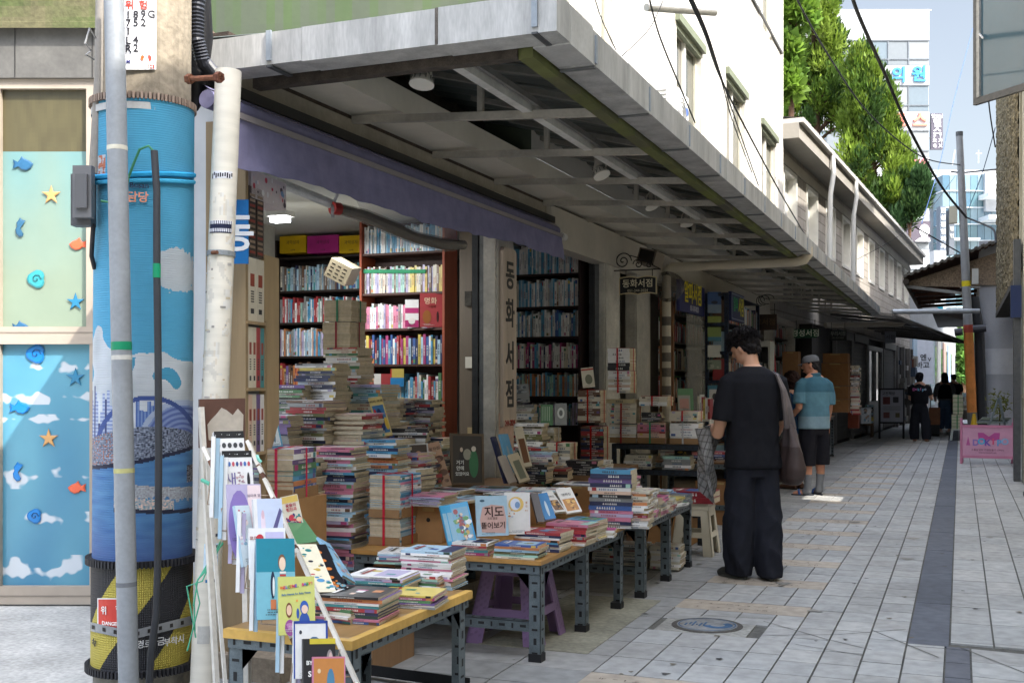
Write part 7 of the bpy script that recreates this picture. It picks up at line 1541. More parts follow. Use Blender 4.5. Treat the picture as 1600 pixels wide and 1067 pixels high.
st=thing('steel_stand','dark slotted steel stand loaded with tied bundles beside the second pillar','stand',((sx0+sx1)/2,SY+.2,0)); dkc=S(46,52,60)
m=MB()
for zz in(sz,sz-.22,.25):
 m.box(sx0,sx1,SY,SY+.42,zz-.014,zz-.002,S(50,46,44),'steel'); m.cut()
m.build('shelf',st)
for a,b in(((sx0,SY-.002,sz-.001),(sx1,SY-.002,sz-.001)),((sx0,SY-.002,sz-.22),(sx1,SY-.002,sz-.22))):m=MB(); slotbar(m,a,b,(0,0,-1),(0,1,0),.045,dkc); m.build('frame_rail',st)
for xx,s in((sx0,1),(sx1,-1)):
 for yy,s2 in((SY-.006,1),(SY+.43,-1)):m=MB(); slotbar(m,(xx,yy,0),(xx,yy,sz-.002),(s,0,0),(0,s2,0),.045,dkc); m.build('leg',st)
sb=[(976,694,662,'white,cream','white bundle with red cord on the stand shelf, left bottom',(170,50,60),.27,8),(976,661,628,'cream,pale blue,cream','cream bundle with blue spines, left middle of the stand',(170,60,60),.26,9),(1021,694,660,'red,peach,pink','dark red spined bundle with green cord, bottom centre of the stand',(60,150,110),.26,9),(1072,694,660,'white,blue,white','white bundle with blue and magenta labels, bottom right of the stand',(190,190,190),.3,8),(1024,634,618,'white,cream','flat white bundle with a red cord at the stand top centre',(190,40,50),.28,5),(1070,658,642,'white,cream','white bundle with a thin red cord at the stand right',(180,40,50),.27,5),(972,614,580,'cream,peach,white','cream bundle in the upper left tower of the stand',(190,50,50),.2,8),(970,579,545,'black,white,black','black and white banded bundle topmost on the stand',(180,40,50),.2,6)]
for(cx,yb_,yt,cols,lab,cd,h_,n)in sb:
 p=onY(cx,yb_,SY+.16); q=onY(cx,yt,SY+.16); zb0=p.z if yb_<694 else sz+.001; zb0=max(zb0,sz+.001); bundle(p.x,SY+.17+.02*((cx*7)%3),zb0+.001,R(90),n,lab,.2,min(h_,.25),max(.008,(q.z-zb0-.006)/n),cols,cd,lab.find('bottom')>0)
p=onY(972,626,SY+.16); m=MB(); bookgeo(m,tr(p.x,SY+.17,p.z-.02,R(90))@Matrix.Translation((-.11,-.14,0)),.22,.28,.035,S(180,166,130),False); m.build('book',label='thick cream volume laid across the left towers of the stand',cat='book',group='loose books on the steel stand'); BCOUNT[0]+=1
p=onY(1020,658,SY+.14); stack(p.x,SY+.14,p.z+.002,R(92),5,'the little black pile at the stand centre',.14,.17,.018,'black,black,black,grey,black',group='loose books on the steel stand')
for(cx,n,cols,pl)in((1000,5,'white,cream,white','the pale flat pile on the stand lower shelf'),(1060,5,'mint,grey,grey,white,grey','the grey flat pile on the stand lower shelf')):p=onY(cx,740,SY+.1); stack(p.x,SY+.12,sz-.217,R(92),n,pl,.19,.24,.022,cols,group='loose books on the steel stand')
p=onY(1062,720,SY+.3); cbook(1055,738,1082,738,702,9.9,'black and yellow patterned book behind the flat piles','black',lambda m,M,w,h:smear(m,M,w,h,[(180,150,60),(40,36,30),(120,100,50)],5,12),grp='loose books on the steel stand')
carton('wide brown carton on the ground under the steel stand',-2.36,SY+.1,.006,.5,.3,.24,hole=True,grp='cartons under the stand')
# FAR SHOPS
fr=random.Random(41)
m=MB(); a,b=onY(1031,600,12.75),onY(1052,600,12.75); m.box(a.x,b.x,12.75,12.8,.1,onY(1040,463,12.75).z,S(130,92,62),'wood'); m.build('brown_board',label='tall plain brown board beside the cream drain pipe',cat='board')
allc=['white','cream','grey','brown','navy','red','pale blue','green','orange','black']
DRK=S(100,92,84)
bookcase('dim bookcase behind the clear plastic sheets',12.85,16.9,-3.3,[.5,.85,1.2,1.55,1.9,2.25],.1,2.6,DRK,[(.18,.28,allc,.015,.04)]*6,dp=.22,rng=fr,axis='y',detail=1)
bookcase('dim bookcase between the two farther white pillars',17.55,20.15,-3.25,[.5,.85,1.2,1.55,1.9,2.25],.1,2.6,DRK,[(.18,.28,allc,.015,.04)]*6,dp=.22,rng=fr,axis='y',detail=1)
bookcase('dim bookcase behind the man in the grey cap',20.55,23.2,-3.2,[.5,.85,1.2,1.55,1.9,2.25],.1,2.6,DRK,[(.18,.28,allc,.015,.04)]*6,dp=.22,rng=fr,axis='y',detail=1)
rk2=thing('steel_bookrack','blue-black slotted steel bookrack of old books behind the man in black','bookrack',(-2.83,15.1,0)); NV=S(48,58,78)
RX0,RX1,RY0,RY1=-2.97,-2.68,13.95,16.3; zr=[.35,.72,1.08,1.42,1.78,2.14]; ztop2=onX(1130,454,RX1).z
for xx,s in((RX0,1),(RX1,-1)):
 for yy,s2 in((RY0,1),(RY1,-1)):m=MB(); slotbar(m,(xx,yy,0),(xx,yy,ztop2),(s,0,0),(0,s2,0),.05,NV); m.build('post',rk2)
for z in zr+[ztop2]:m=MB(); m.box(RX0+.004,RX1-.004,RY0+.004,RY1-.004,z-.012,z-.004,mulc(NV,.8),'steel'); slotbar(m,(RX0,RY0-.001,z),(RX1,RY0-.001,z),(0,0,-1),(0,1,0),.04,NV); m.build('shelf',rk2)
for z in zr:row(REST,RY0+.02,RY1-.02,RX1-.02,z+.001,.2,.28,allc,fr,.17,'y',.015,.04,detail=1)
for(yb_,yt,rgb,art,lab)in((489,456,(60,90,140),lambda m,M,w,h:(rect(m,M,0,w,0,h*.4,(120,140,160)),disc(m,M,w*.5,h*.5,w*.25,h*.08,(30,40,60),1)),'blue picture book at the end of the top rack shelf'),(504,494,(130,140,50),None,'olive book at the end of the second rack shelf'),(533,511,(120,140,60),lambda m,M,w,h:rect(m,M,0,w,0,h*.3,(40,110,130)),'olive and teal book at the end of the rack'),(558,539,(190,190,180),None,'white book at the end of the middle rack shelf'),(577,562,(110,120,100),lambda m,M,w,h:smear(m,M,w,h,[(60,80,60),(150,150,130)],4,8),'grey-green book at the end of the lower rack shelf'),(646,602,(40,110,130),lambda m,M,w,h:(rect(m,M,w*.12,w*.9,h*.08,h*.86,(190,190,186)),disc(m,M,w*.5,h*.6,w*.16,h*.12,(30,30,30),1),disc(m,M,w*.35,h*.2,w*.1,h*.06,(30,30,30),1)),'teal framed black and white picture book low on the rack')):
 cbook(1106,yb_,1127,yb_,yt,(onY(1116,yb_,RY0)-Vector((0,0,CAMH))).dot(FWD)-.03,lab,'blue',art,lean=.05,t=.02,grp='books facing out on the steel rack',rgb=rgb)
sh_=thing('plastic_curtain','gathered clear plastic sheets hanging under the blue shop sign','plastic curtain',(-2.97,13.4,.9)); m=MB()
m.grid(lambda u,v:(-2.98+.05*math.sin(u*40)*(.4+v),12.95+u*(.95-.3*v)+.1*v,2.2-v*1.35),60,14,lambda u,v:S(150,148,140),'clear_film'); m.build('sheet',sh_,smooth=True)
m=MB(); c=PX(1042,448,12.4); rr2=random.Random(6)
m.grid(lambda u,v:(c+Vector((math.cos(2*math.pi*u)*math.sin(math.pi*v)*.17*(1+.2*math.sin(u*20)),math.sin(2*math.pi*u)*math.sin(math.pi*v)*.2,math.cos(math.pi*v)*(.15+.02*math.sin(u*25))))),28,14,lambda u,v:S(84,78,72),'clear_film'); m.build('plastic_bag',smooth=True,label='crumpled plastic bag stuffed above the tall brown board',cat='bag')
t4=steel_table('book_table','book table half hidden by the man in black',-2.95,-2.0,10.75,12.0,.62,[10.8,11.95],S(120,90,64))
for i,(x_,y_,n,c_)in enumerate(((-2.18,10.95,4,'red,blue,navy,brown'),(-2.45,10.95,3,'red,blue,black'),(-2.2,11.3,3,'peach,red,brown'),(-2.7,11.2,6,'cream,white,grey'))):stack(x_,y_,.621,R(92),n,['the red and blue pile at the hidden table corner','the second red and blue pile on the hidden table','the brownish pile behind the plaid shirt','the cream pile at the back of the hidden table'][i],.18,.26,.022,c_,group='books on the table by the man in black')
carton('brown carton under the hidden table behind the man in black',-2.2,11.0,.006,.4,.35,.42,(150,110,74),grp='cartons under the stand')
cbook(1060,642,1084,642,607,10.9,'green book with a grey picture standing behind the stand bundles','green',lambda m,M,w,h:(rect(m,M,0,w*.8,h*.0,h*.7,(150,150,140)),rect(m,M,w*.1,w*.7,h*.1,h*.55,(180,130,120),1)),grp='loose books on the steel stand',t=.03)
m=MB(); A=PX(1089,655,11.3); m.box(A.x,A.x+.13,A.y,A.y+.25,A.z-.02,A.z,S(196,192,184),'wood'); m.box(A.x,A.x+.01,A.y,A.y+.25,.62,A.z-.02,S(196,192,184),'wood'); m.box(A.x+.12,A.x+.13,A.y,A.y+.25,.62,A.z-.02,S(196,192,184),'wood'); m.build('small_shelf',label='small white shelf with upright books beside the stand bundles',cat='shelf')
row(REST,A.x+.002,A.x+.128,A.y+.02,A.z+.001,.2,.25,['cream','white','pale blue','yellow','red'],fr,.15,'x',.015,.03)
o=thing('white_cabinet','small white cabinet of books under the brown wooden sign','cabinet',PX(1185,640,16.2)); A,B=PX(1178,533,16.2),PX(1199,533,16.2); m=MB()
m.box(A.x,A.x+.03,A.y,A.y+.4,.1,A.z,S(196,196,190)); m.box(B.x+.02,B.x+.05,A.y,A.y+.4,.1,A.z,S(196,196,190)); m.box(A.x+.03,B.x+.02,A.y,A.y+.4,A.z-.08,A.z,S(196,196,190)); m.box(A.x+.03,B.x+.02,A.y+.38,A.y+.4,.1,A.z-.08,S(80,80,80)); m.box(A.x+.03,B.x+.02,A.y+.001,A.y+.38,A.z-.62,A.z-.6,S(80,80,84)); m.build('casing',o); row(REST,A.x+.04,B.x,A.y+.05,A.z-.599,.2,.3,['cream','white','grey'],fr,.15,'x',.02,.04)
m=MB(); A=PX(1203,585,17.2); m.prism([(0,0),(.1,0),(.06,.5),(.02,.52)],frame(A,(1,0,0),UP),.05,S(190,40,60)); m.build('red_folder',label='bright red folder standing right of the white cabinet',cat='folder')
stl=[(1222,1248,618,549,19.5),(1223,1247,652,619,19.4)]
for i,(xa,xb,yb_,yt,d)in enumerate(stl):A,B=PX(xa,yb_,d),PX(xb,yt,d); carton(['upper','lower'][i]+' brown carton of the pair left of the woman in blue',(A.x+B.x)/2,A.y+.2,A.z,B.x-A.x,.35,B.z-A.z-.003,(150,112,78),hole=False,grp='large cartons down the alley')
cb=[(1284,1326,644,624,'bottom big brown carton behind the man in the cap'),(1284,1326,623.5,603,'third big brown carton behind the man in the cap'),(1284,1326,602.5,567,'second, largest brown carton behind the man in the cap'),(1286,1325,566.5,552,'top flat carton filled with pale books behind the capped man')]
for xa,xb,yb_,yt,lab in cb:A,B=PX(xa,yb_,21.5),PX(xb,yt,21.5); carton(lab,(A.x+B.x)/2,A.y+.25,A.z,(B.x-A.x)*1.03,.45,B.z-A.z-.003,(150,108,70),hole=False,grp='large cartons down the alley')
A=PX(1334,648,21.6)
stack(A.x+.02,A.y+.2,A.z,R(90),26,'x',.2,.17,.038,'cream,white,grey,peach,cream,red',ind=0,jitter=.02)
fz_=steel_table('book_table','narrow steel table beyond the man in the cap, holding cartons',-2.95,-2.2,19.9,21.9,.78,[19.95,21.0,21.85],S(150,130,100))
m=MB(); A=PX(1322,700,22.5); m.box(-2.75,-2.45,21.2,21.5,.02,.5,S(150,40,44),'plastic'); m.build('red_bin',label='red plastic bin under the narrow steel table',cat='bin')
stack(-2.3,20.1,.781,R(90),2,'the narrow steel table near the capped man',.2,.25,.02,'cream,grey',group='books down the alley')
carton('reddish brown carton hanging over the far table edge',PX(1334,660,22.2).x,PX(1334,660,22.2).y,.5,.2,.3,.4,(130,70,54),hole=False,grp='large cartons down the alley')
p=gnd(1358,683); o=thing('wooden_stool','low wooden stool carrying magazines before the roller shutter','stool',p); m=MB(); m.box(p.x-.28,p.x+.1,p.y,p.y+.4,.3,.36,S(130,104,74),'wood'); m.build('seat',o)
for i,(a,b)in enumerate(((-.24,.05),(.06,.05),(-.24,.35),(.06,.35))):m=MB(); m.box(p.x+a-.03,p.x+a+.03,p.y+b-.03,p.y+b+.03,.0,.3,S(110,88,62),'wood'); m.build('leg',o)
stack(p.x-.0,p.y+.2,.362,R(90),9,'the magazine pile on the wooden stool',.22,.2,.055,'pale blue,white,yellow,grey,navy,white',group='books down the alley',kind='magazine')
m=MB(); A=PX(1346,662,25.5); Mx=frame(A,Vector((.6,.8,0)),UP); m.box(0,.32,0,.36,-.02,0,S(190,196,200),'cover',Mx); smear(m,Mx,.32,.36,[(120,150,170),(90,90,90),(220,220,220),(170,140,120)],2,20); m.build('magazine_display',label='pale magazines displayed upright left of the wooden stool',cat='magazine')
po=thing('poster_stand','black framed white poster stand in front of the dark shopfront','poster stand',PX(1393,690,28)); A,B=PX(1376,659,28),PX(1411,609,28); Mx=frame(A,(B.x-A.x,B.y-A.y,0),UP); w_,h_=math.hypot(B.x-A.x,B.y-A.y),B.z-A.z
m=MB(); m.box(-.04,w_+.04,-.04,h_+.04,-.05,-.004,S(30,30,34),'paint',Mx); m.box(-.04,.0,-A.z,-.04,-.05,-.004,S(30,30,34),'paint',Mx); m.box(w_,w_+.04,-A.z,-.04,-.05,-.004,S(30,30,34),'paint',Mx); m.build('frame',po)
m=MB(); rect(m,Mx,0,w_,0,h_,(176,178,190)); ttl(m,Mx,'고전책방',w_*.35,h_*.88,.09,(40,40,44)); rect(m,Mx,w_*.1,w_*.42,h_*.55,h_*.78,(120,70,70),1); rect(m,Mx,w_*.55,w_*.8,h_*.6,h_*.78,(70,70,76),1); rect(m,Mx,w_*.12,w_*.4,h_*.12,h_*.3,(130,84,84),1); rect(m,Mx,w_*.66,w_*.85,h_*.14,h_*.28,(110,100,70),1)
for j in range(5):rect(m,Mx,w_*.1,w_*.9,h_*(.36+j*.03),h_*(.37+j*.03),(110,110,116),1)
m.build('poster',po)
dR=27.2
for i,(xa,xb,yb_,yt,lab)in enumerate(((1487,1504,670,648,'lower pale crate with green strings beside the alley pole'),(1489,1505,647,617,'upper cream crate with green strings beside the alley pole'))):
 A,B=PX(xa,yb_,dR),PX(xb,yt,dR); o=thing('string_crate',lab,'crate',((A.x+B.x)/2,A.y+.2,A.z),'crates tied with green string'); m=MB(); m.box(A.x,B.x,A.y,A.y+.4,A.z+.002,B.z,S(206,200,170),'card')
 for j in range(4):m.box(A.x-.003,B.x+.003,A.y-.003,A.y,A.z+(B.z-A.z)*(.15+j*.22),A.z+(B.z-A.z)*(.2+j*.22),S(150,170,130),'card')
 m.build('box',o); m=MB(); xm=(A.x+B.x)/2; m.box(xm-.012,xm+.012,A.y-.008,A.y-.003,A.z,B.z,S(50,130,80),'cloth'); m.build('string',o)
A=PX(1488,670,dR); B=PX(1504,670,dR); o=thing('plastic_stool','white plastic stool under the crates tied with green string','stool',(A.x+.1,A.y+.2,0),'plastic stools')
m=MB(); m.box(A.x-.02,B.x+.02,A.y,A.y+.4,A.z-.03,A.z,S(206,210,200),'plastic'); m.build('seat',o)
for xx in(A.x,B.x-.02):m=MB(); m.bar((xx,A.y+.02,A.z-.03),(xx-.03 if xx==A.x else xx+.03,A.y-.02,0),.05,.03,S(206,210,200),'plastic'); m.build('leg',o)
for i,(xx,yb_,n,cols,pl)in enumerate(((1512,650,8,'white,cream,pale blue','the pale pile right of the string crates'),(1510,672,7,'black,red,grey,brown','the dark pile low right of the string crates'),(1523,670,12,'cream,grey,brown','the tall grey pile behind the orange pole'))):p=PX(xx,700,dR+.2+i*.3); zz=0.006 if i else .75; stack(p.x,p.y+.2,zz,R(90),n,pl,.22,.26,.05,cols,group='books by the alley pole')
m=MB(); p=PX(1510,650,dR+.2); m.box(p.x-.16,p.x+.16,p.y,p.y+.4,.5,.74,S(120,110,100),'wood'); m.build('crate',label='grey wooden crate under the pale pile by the alley pole',cat='crate')
m=MB(); p=PX(1522,668,25.6); m.tube([p,p+Vector((0,0,.32))],[.09,.03],S(214,170,40),'plastic',12); m.build('yellow_cone',label='small yellow cone at the foot of the orange pole',cat='cone')
dS=23.5; m=MB()
for i in range(7):A=PX(1526+i*1.5,661-i*1.2,dS); m.box(A.x,A.x+.55,A.y,A.y+.35,A.z,A.z+.018,S(*fr.choice([(150,160,140),(90,96,90),(190,190,180),(110,120,110)])),'cover')
m.build('book_pile',label='flat grey-green pile of large books behind the pink board',cat='books')
ptp=thing('potted_plant','yellowish green potted plant behind the grey easel','plant',PX(1562,700,22.8)); m=MB(); c=PX(1562,632,22.8); g_=random.Random(3)
for i in range(150):v=Vector((g_.gauss(0,.1),g_.gauss(0,.12),g_.gauss(0,.12))); q=c+v; d_=Vector((g_.uniform(-1,1),g_.uniform(-1,1),g_.uniform(-.3,1))).normalized(); s_=d_.orthogonal().normalized(); m.poly([q-s_*.02,q+d_*.1,q+s_*.02],jit(S(130,134,60),.3),'leaf')
m.build('foliage',ptp); m=MB()
m.tube([c-Vector((0,0,.5)),c],.012,S(90,80,50),'bark',6); m.build('stem',ptp); m=MB(); m.tube([c-Vector((0,0,1.0)),c-Vector((0,0,.45))],[.1,.14],S(120,110,90),'plaster',12); m.build('pot',ptp)
# PEOPLE
def organic(mb,vox,sm=4):
 me=bpy.data.meshes.new('t'); me.from_pydata(mb.v,[],mb.f); o=bpy.data.objects.new('t',me); COL.objects.link(o)
 r=o.modifiers.new('r','REMESH'); r.mode='VOXEL'; r.voxel_size=vox; s=o.modifiers.new('s','SMOOTH'); s.factor=.5; s.iterations=sm
 dg=bpy.context.evaluated_depsgraph_get(); dg.update(); r2=bpy.data.meshes.new_from_object(o.evaluated_get(dg))
 V=[tuple(v.co)for v in r2.vertices]; F=[tuple(p.vertices)for p in r2.polygons]; bpy.data.objects.remove(o); bpy.data.meshes.remove(me); bpy.data.meshes.remove(r2); return V,F
def ell(mb,levels,seg=24,exp=2.4):
 base=len(mb.v); n=len(levels)
 for(cx,cy,z,rx,ry)in levels:
  for k in range(seg):
   a=2*math.pi*k/seg; c,s=math.cos(a),math.sin(a); mb.v.append((cx+rx*math.copysign(abs(c)**(2/exp),c),cy+ry*math.copysign(abs(s)**(2/exp),s),z))
 for i in range(n-1):
  for k in range(seg):a=base+i*seg+k; b=base+i*seg+(k+1)%seg; mb.f.append((a,b,b+seg,a+seg)); mb.c.append((1,1,1)); mb.m.append('skin')
 mb.f.append(tuple(base+k for k in reversed(range(seg)))); mb.c.append((1,1,1)); mb.m.append('skin'); mb.f.append(tuple(base+(n-1)*seg+k for k in range(seg))); mb.c.append((1,1,1)); mb.m.append('skin')
def orb(mb,c,r,seg=14):ell(mb,[(c[0],c[1],c[2]+r[2]*math.sin(R(t)),max(.002,r[0]*math.cos(R(t))),max(.002,r[1]*math.cos(R(t))))for t in range(-88,89,16)],seg,2)
def fold(V,amp,sc,ax=(1,1,1),seed=0,zr_=None,ridge=0):
 out=[]
 for(x,y,z)in V:
  n=noise.noise((x*sc*ax[0]+seed,y*sc*ax[1],z*sc*ax[2]))+.5*noise.noise((x*sc*2.1*ax[0],y*sc*2.1*ax[1]+seed,z*sc*2.1*ax[2])); k=amp
  if zr_:k*=max(0,min(1,(zr_[1]-z)/(zr_[1]-zr_[0])))
  if ridge:n=.45*n+ridge*((1-abs(noise.noise((x*7+z*3.2+seed,y*7,z*2.6-x*3)))*4)+.5*(1-abs(noise.noise((x*15-z*6,y*13+seed,z*5)))*4))
  l=math.hypot(x,y)or 1; out.append((x+x/l*n*k,y+y/l*n*k,z+n*k*.3))
 return out
def hand(mb,w,dirv,palm,s=1.0,curl=.5):
 w,d,n=Vector(w),Vector(dirv).normalized(),Vector(palm).normalized(); n=(n-d*n.dot(d)).normalized(); sd=d.cross(n)
 for k in range(-2,3):mb.tube([w+sd*k*.013*s,w+d*.05*s+sd*k*.017*s,w+d*.085*s+sd*k*.018*s],[.014*s,.016*s,.012*s],(1,1,1),'skin',8)
 for k,L in((-1.5,.062),(-.5,.074),(.5,.08),(1.5,.072)):
  a=w+d*.085*s+sd*k*.021*s; b=a+(d*math.cos(curl*.6)+n*math.sin(curl*.6))*L*.5*s; c=b+(d*math.cos(curl*1.6)+n*math.sin(curl*1.6))*L*.32*s; e=c+(d*math.cos(curl*2.4)+n*math.sin(curl*2.4))*L*.25*s
  mb.tube([a-d*.015*s,a,b,c,e],[.010*s,.0098*s,.009*s,.0082*s,.0068*s],(1,1,1),'skin',8)
 a=w+d*.02*s+sd*.032*s; mb.tube([a-sd*.015*s,a+sd*.012*s+d*.02*s,a+sd*.022*s+d*.045*s+n*.015*s,a+sd*.02*s+d*.065*s+n*.025*s],[.014*s,.012*s,.0105*s,.008*s],(1,1,1),'skin',8)
def person(lab,pos,rz,cfg,s=1.0):
 o=thing('person',lab,'person',(0,0,0)); L={}
 def put(name,V,F,colf,mat,par=o,smooth='all'):
  q=MB(); q.v=[tuple(v)for v in V]; q.f=F; q.m=[mat]*len(F)
  if callable(colf):q.c=[colf(*[sum(V[i][k]for i in f)/len(f)for k in range(3)])for f in F]
  else:q.c=[colf]*len(F)
  return q.build(name,par,smooth)
 H,N=Vector(cfg['head']),Vector(cfg['neck']); yaw,tilt=cfg.get('hyaw',0),cfg.get('htilt',0)
 HM=Matrix.Translation(H)@Matrix.Rotation(yaw,4,'Z')@Matrix.Rotation(-tilt,4,'X')
 b=MB(); h=MB(); ell(h,[(0,.018,-.115,.022,.02),(0,.02,-.10,.045,.042),(0,.01,-.075,.058,.07),(0,.0,-.04,.068,.085),(0,-.005,0,.074,.094),(0,-.008,.04,.076,.097),(0,-.01,.075,.07,.088),(0,-.012,.10,.05,.062),(0,-.012,.115,.02,.025)],20,2.1)
 h.tube([(0,.088,.012),(0,.105,-.018),(0,.095,-.03)],[.009,.014,.008],(1,1,1),'skin',8)
 for sx in(-1,1):orb(h,(sx*.076,-.004,-.012),(.010,.018,.030),10); orb(h,(sx*.03,.083,.022),(.014,.01,.008),8)
 orb(h,(0,.085,-.06),(.024,.012,.006),8); orb(h,(0,.086,-.07),(.02,.01,.006),8)
 base=len(b.v); b.v+=[tuple(HM@Vector(v))for v in h.v]; b.f+=[tuple(base+i for i in f)for f in h.f]; b.c+=h.c; b.m+=h.m
 hb=HM@Vector((0,-.02,-.06)); b.tube([N-Vector((0,0,.1)),N,N.lerp(hb,.5),hb],[.075,.062,.055,.055],(1,1,1),'skin',14)
 ell(b,cfg['chest'],24,2.3)
 for A in cfg['arms']:
  b.tube(A['pts'],A.get('r',[.05,.046,.042,.036,.027]),(1,1,1),'skin',12)
  if A.get('hand'):hand(b,A['pts'][-1],A['hand'][0],A['hand'][1],A.get('hs',1),A.get('curl',.5))
 for G_ in cfg['legs']:b.tube(G_,cfg.get('lr',[.085,.075,.056,.06,.048,.038,.045]),(1,1,1),'skin',14)
 for f_ in cfg['feet']:a=Vector(f_[0]); d_=Vector(f_[1]).normalized(); b.tube([a+Vector((0,0,.05)),a+d_*.05+Vector((0,0,.045)),a+d_*.12+Vector((0,0,.03)),a+d_*.17+Vector((0,0,.02))],[.036,.036,.034,.022],(1,1,1),'skin',10)
 V,F=organic(b,cfg.get('vox',.0075),3); SK=S(*cfg.get('skin',(206,160,130)))
 put('body',V,F,SK,'skin')
 q=MB()
 for sx in(-1,1):
  e=HM@Vector((sx*.03,.094,.022)); q.tube([e-(HM.to_3x3()@Vector((.012,0,0))),e+(HM.to_3x3()@Vector((.012,0,0)))],.003,S(40,28,24),'hair',6); e=HM@Vector((sx*.03,.094,.042)); q.tube([e-(HM.to_3x3()@Vector((.018,0,0))),e+(HM.to_3x3()@Vector((.018,0,-.003)))],.0035,S(30,24,22),'hair',6)
 q.build('eyes',o)
 q=MB(); e=HM@Vector((0,.097,-.064)); q.tube([e-(HM.to_3x3()@Vector((.02,.004,0))),e,e+(HM.to_3x3()@Vector((.02,-.004,0)))],.004,S(170,100,90),'skin',6); q.build('lips',o)
 hc=S(*cfg.get('hair',(26,22,22))); g=random.Random(cfg.get('seed',1)); hm=MB(); hx=MB()
 if cfg['hairstyle']=='short':
  ell(hm,[(0,-.05,-.075,.05,.045),(0,-.042,-.035,.076,.07),(0,-.03,.01,.086,.088),(0,-.015,.05,.095,.108),(0,-.01,.095,.092,.106),(0,-.005,.135,.072,.085),(0,-.0,.158,.02,.03)],22,2.1)
 elif cfg['hairstyle']=='bob':
  ell(hm,[(0,-.05,-.17,.085,.06),(0,-.045,-.12,.1,.08),(0,-.035,-.05,.1,.092),(0,-.02,.02,.095,.105),(0,-.01,.08,.085,.1),(0,-.01,.12,.055,.07),(0,-.01,.135,.02,.025)],22,2.1)
 elif cfg['hairstyle']=='bun':
  ell(hm,[(0,-.06,-.10,.05,.04),(0,-.04,-.05,.08,.075),(0,-.02,.02,.086,.1),(0,-.01,.08,.08,.098),(0,-.01,.12,.05,.07),(0,-.01,.13,.02,.02)],22,2.1); orb(hm,(0,-.11,.05),(.03,.03,.03))
 else:ell(hm,[(0,-.055,-.07,.05,.035),(0,-.045,-.03,.072,.06),(0,-.03,.02,.08,.082),(0,-.02,.05,.08,.085)],20,2.1)
 V,F=organic(hm,.006,2); V=[Vector(v)for v in V]; V=[HM@(v+Vector(v).normalized()*(.013*noise.noise((v.x*38,v.y*38,v.z*26))+.006*noise.noise((v.x*150,v.y*150,v.z*60))))for v in V]
 hr_=put('hair',V,F,hc,'hair')
 if cfg['hairstyle']=='short':
  q=MB()
  for i in range(1500):
   u,v=g.uniform(0,2*math.pi),g.uniform(-.15,1); p=Vector((math.cos(u)*.092*math.sqrt(1-max(0,v)**2),math.sin(u)*.106*math.sqrt(1-max(0,v)**2)-.01,.045+v*.10))
   if p.y>.06 and p.z<.03:continue
   d_=(Vector((p.x,p.y,(p.z-.03)*1.2)).normalized()+Vector((g.uniform(-.7,.7),g.uniform(-.7,.7),g.uniform(-.5,.4)))).normalized(); L_=g.uniform(.018,.036)
   q.tube([HM@p,HM@(p+d_*L_*.55),HM@(p+d_*L_+Vector((0,0,-.008)))],[.0034,.0026,.0006],hc,'hair',3,cap=False)
  q.build('hair_strands',hr_)
 if cfg.get('cap'):
  q=MB(); ell(q,[(0,-.01,.035,.088,.106),(0,-.01,.05,.09,.108),(0,-.01,.09,.084,.1),(0,-.01,.118,.06,.075),(0,-.01,.128,.02,.03)],24,2.2); q2=MB(); V=[HM@Vector(v)for v in q.v]; cp_=put('cap',V,q.f,S(*cfg['cap']),'cloth')
  if cfg.get('brim'):q=MB(); q.v=[]; q.grid(lambda u,v:HM@Vector((.085*math.sin((u-.5)*2.6),.08+.075*v*math.cos((u-.5)*2.6),.045-.02*v-.01*abs(u-.5))),14,4,lambda u,v:S(*cfg['cap']),'cloth'); q.build('brim',cp_)
 for gm in cfg['clothes']:
  q=MB()
  for L_ in gm.get('loft',[]):ell(q,L_,28,gm.get('exp',2.3))
  for T_,rr3 in gm.get('tubes',[]):q.tube(T_,rr3,(1,1,1),'skin',18)
  V,F=organic(q,gm.get('vox',.009),gm.get('sm',5)); V=fold(V,gm.get('amp',.006),gm.get('sc',6),gm.get('ax',(1,1,.5)),gm.get('seed',0),gm.get('zr'),gm.get('ridge',0))
  for fn in gm.get('fx',[]):V=[fn(v)for v in V]
  put(gm['name'],V,F,gm['col'],gm.get('mat','cloth'))
 for ex in cfg.get('extras',[]):ex(o)
 o.location=pos; o.rotation_euler=(0,0,rz); o.scale=(s,s,s); return o
def shoe(col,feet,sole=(60,58,56),flat=False):
 def f(o):
  for(a,d_)in feet:
   a,d_=Vector(a),Vector(d_).normalized(); sd=d_.cross(UP); q=MB()
   if not flat:q.tube([a-d_*.07+Vector((0,0,.045)),a-d_*.02+Vector((0,0,.05)),a+d_*.07+Vector((0,0,.042)),a+d_*.15+Vector((0,0,.032)),a+d_*.19+Vector((0,0,.026))],[.034,.044,.042,.036,.02],(1,1,1),'skin',14)
   q2=MB(); Mx=frame(a-Vector((0,0,.0)),sd,d_)
   out=[(.036*math.sin(t)*(.9+.2*(math.cos(t)>0)),.055+.135*math.cos(t))for t in[2*math.pi*i/20 for i in range(20)]]
   up_=frame(a,d_.cross(UP)*-1,d_); up_=frame(a,-sd,d_)if(frame(a,-sd,d_).to_3x3()@Vector((0,0,1))).z>0 else frame(a,sd,d_)
   sh=MB(); sh.prism(out,up_,.022,S(*sole),'rubber')
   if flat:sh.tube([a+d_*.09+sd*.044+Vector((0,0,.02)),a+d_*.10+sd*.03+Vector((0,0,.06)),a+d_*.10+Vector((0,0,.072)),a+d_*.10-sd*.03+Vector((0,0,.06)),a+d_*.09-sd*.044+Vector((0,0,.02))],.016,S(*col),'rubber',8)
   s_=sh.build('shoe',o)
   if not flat:V,F=organic(q,.006,3); w_=MB(); w_.v=[tuple(v)for v in V]; w_.f=F; w_.c=[S(*col)]*len(F); w_.m=['leather']*len(F); w_.build('upper',s_,'all')
 return f
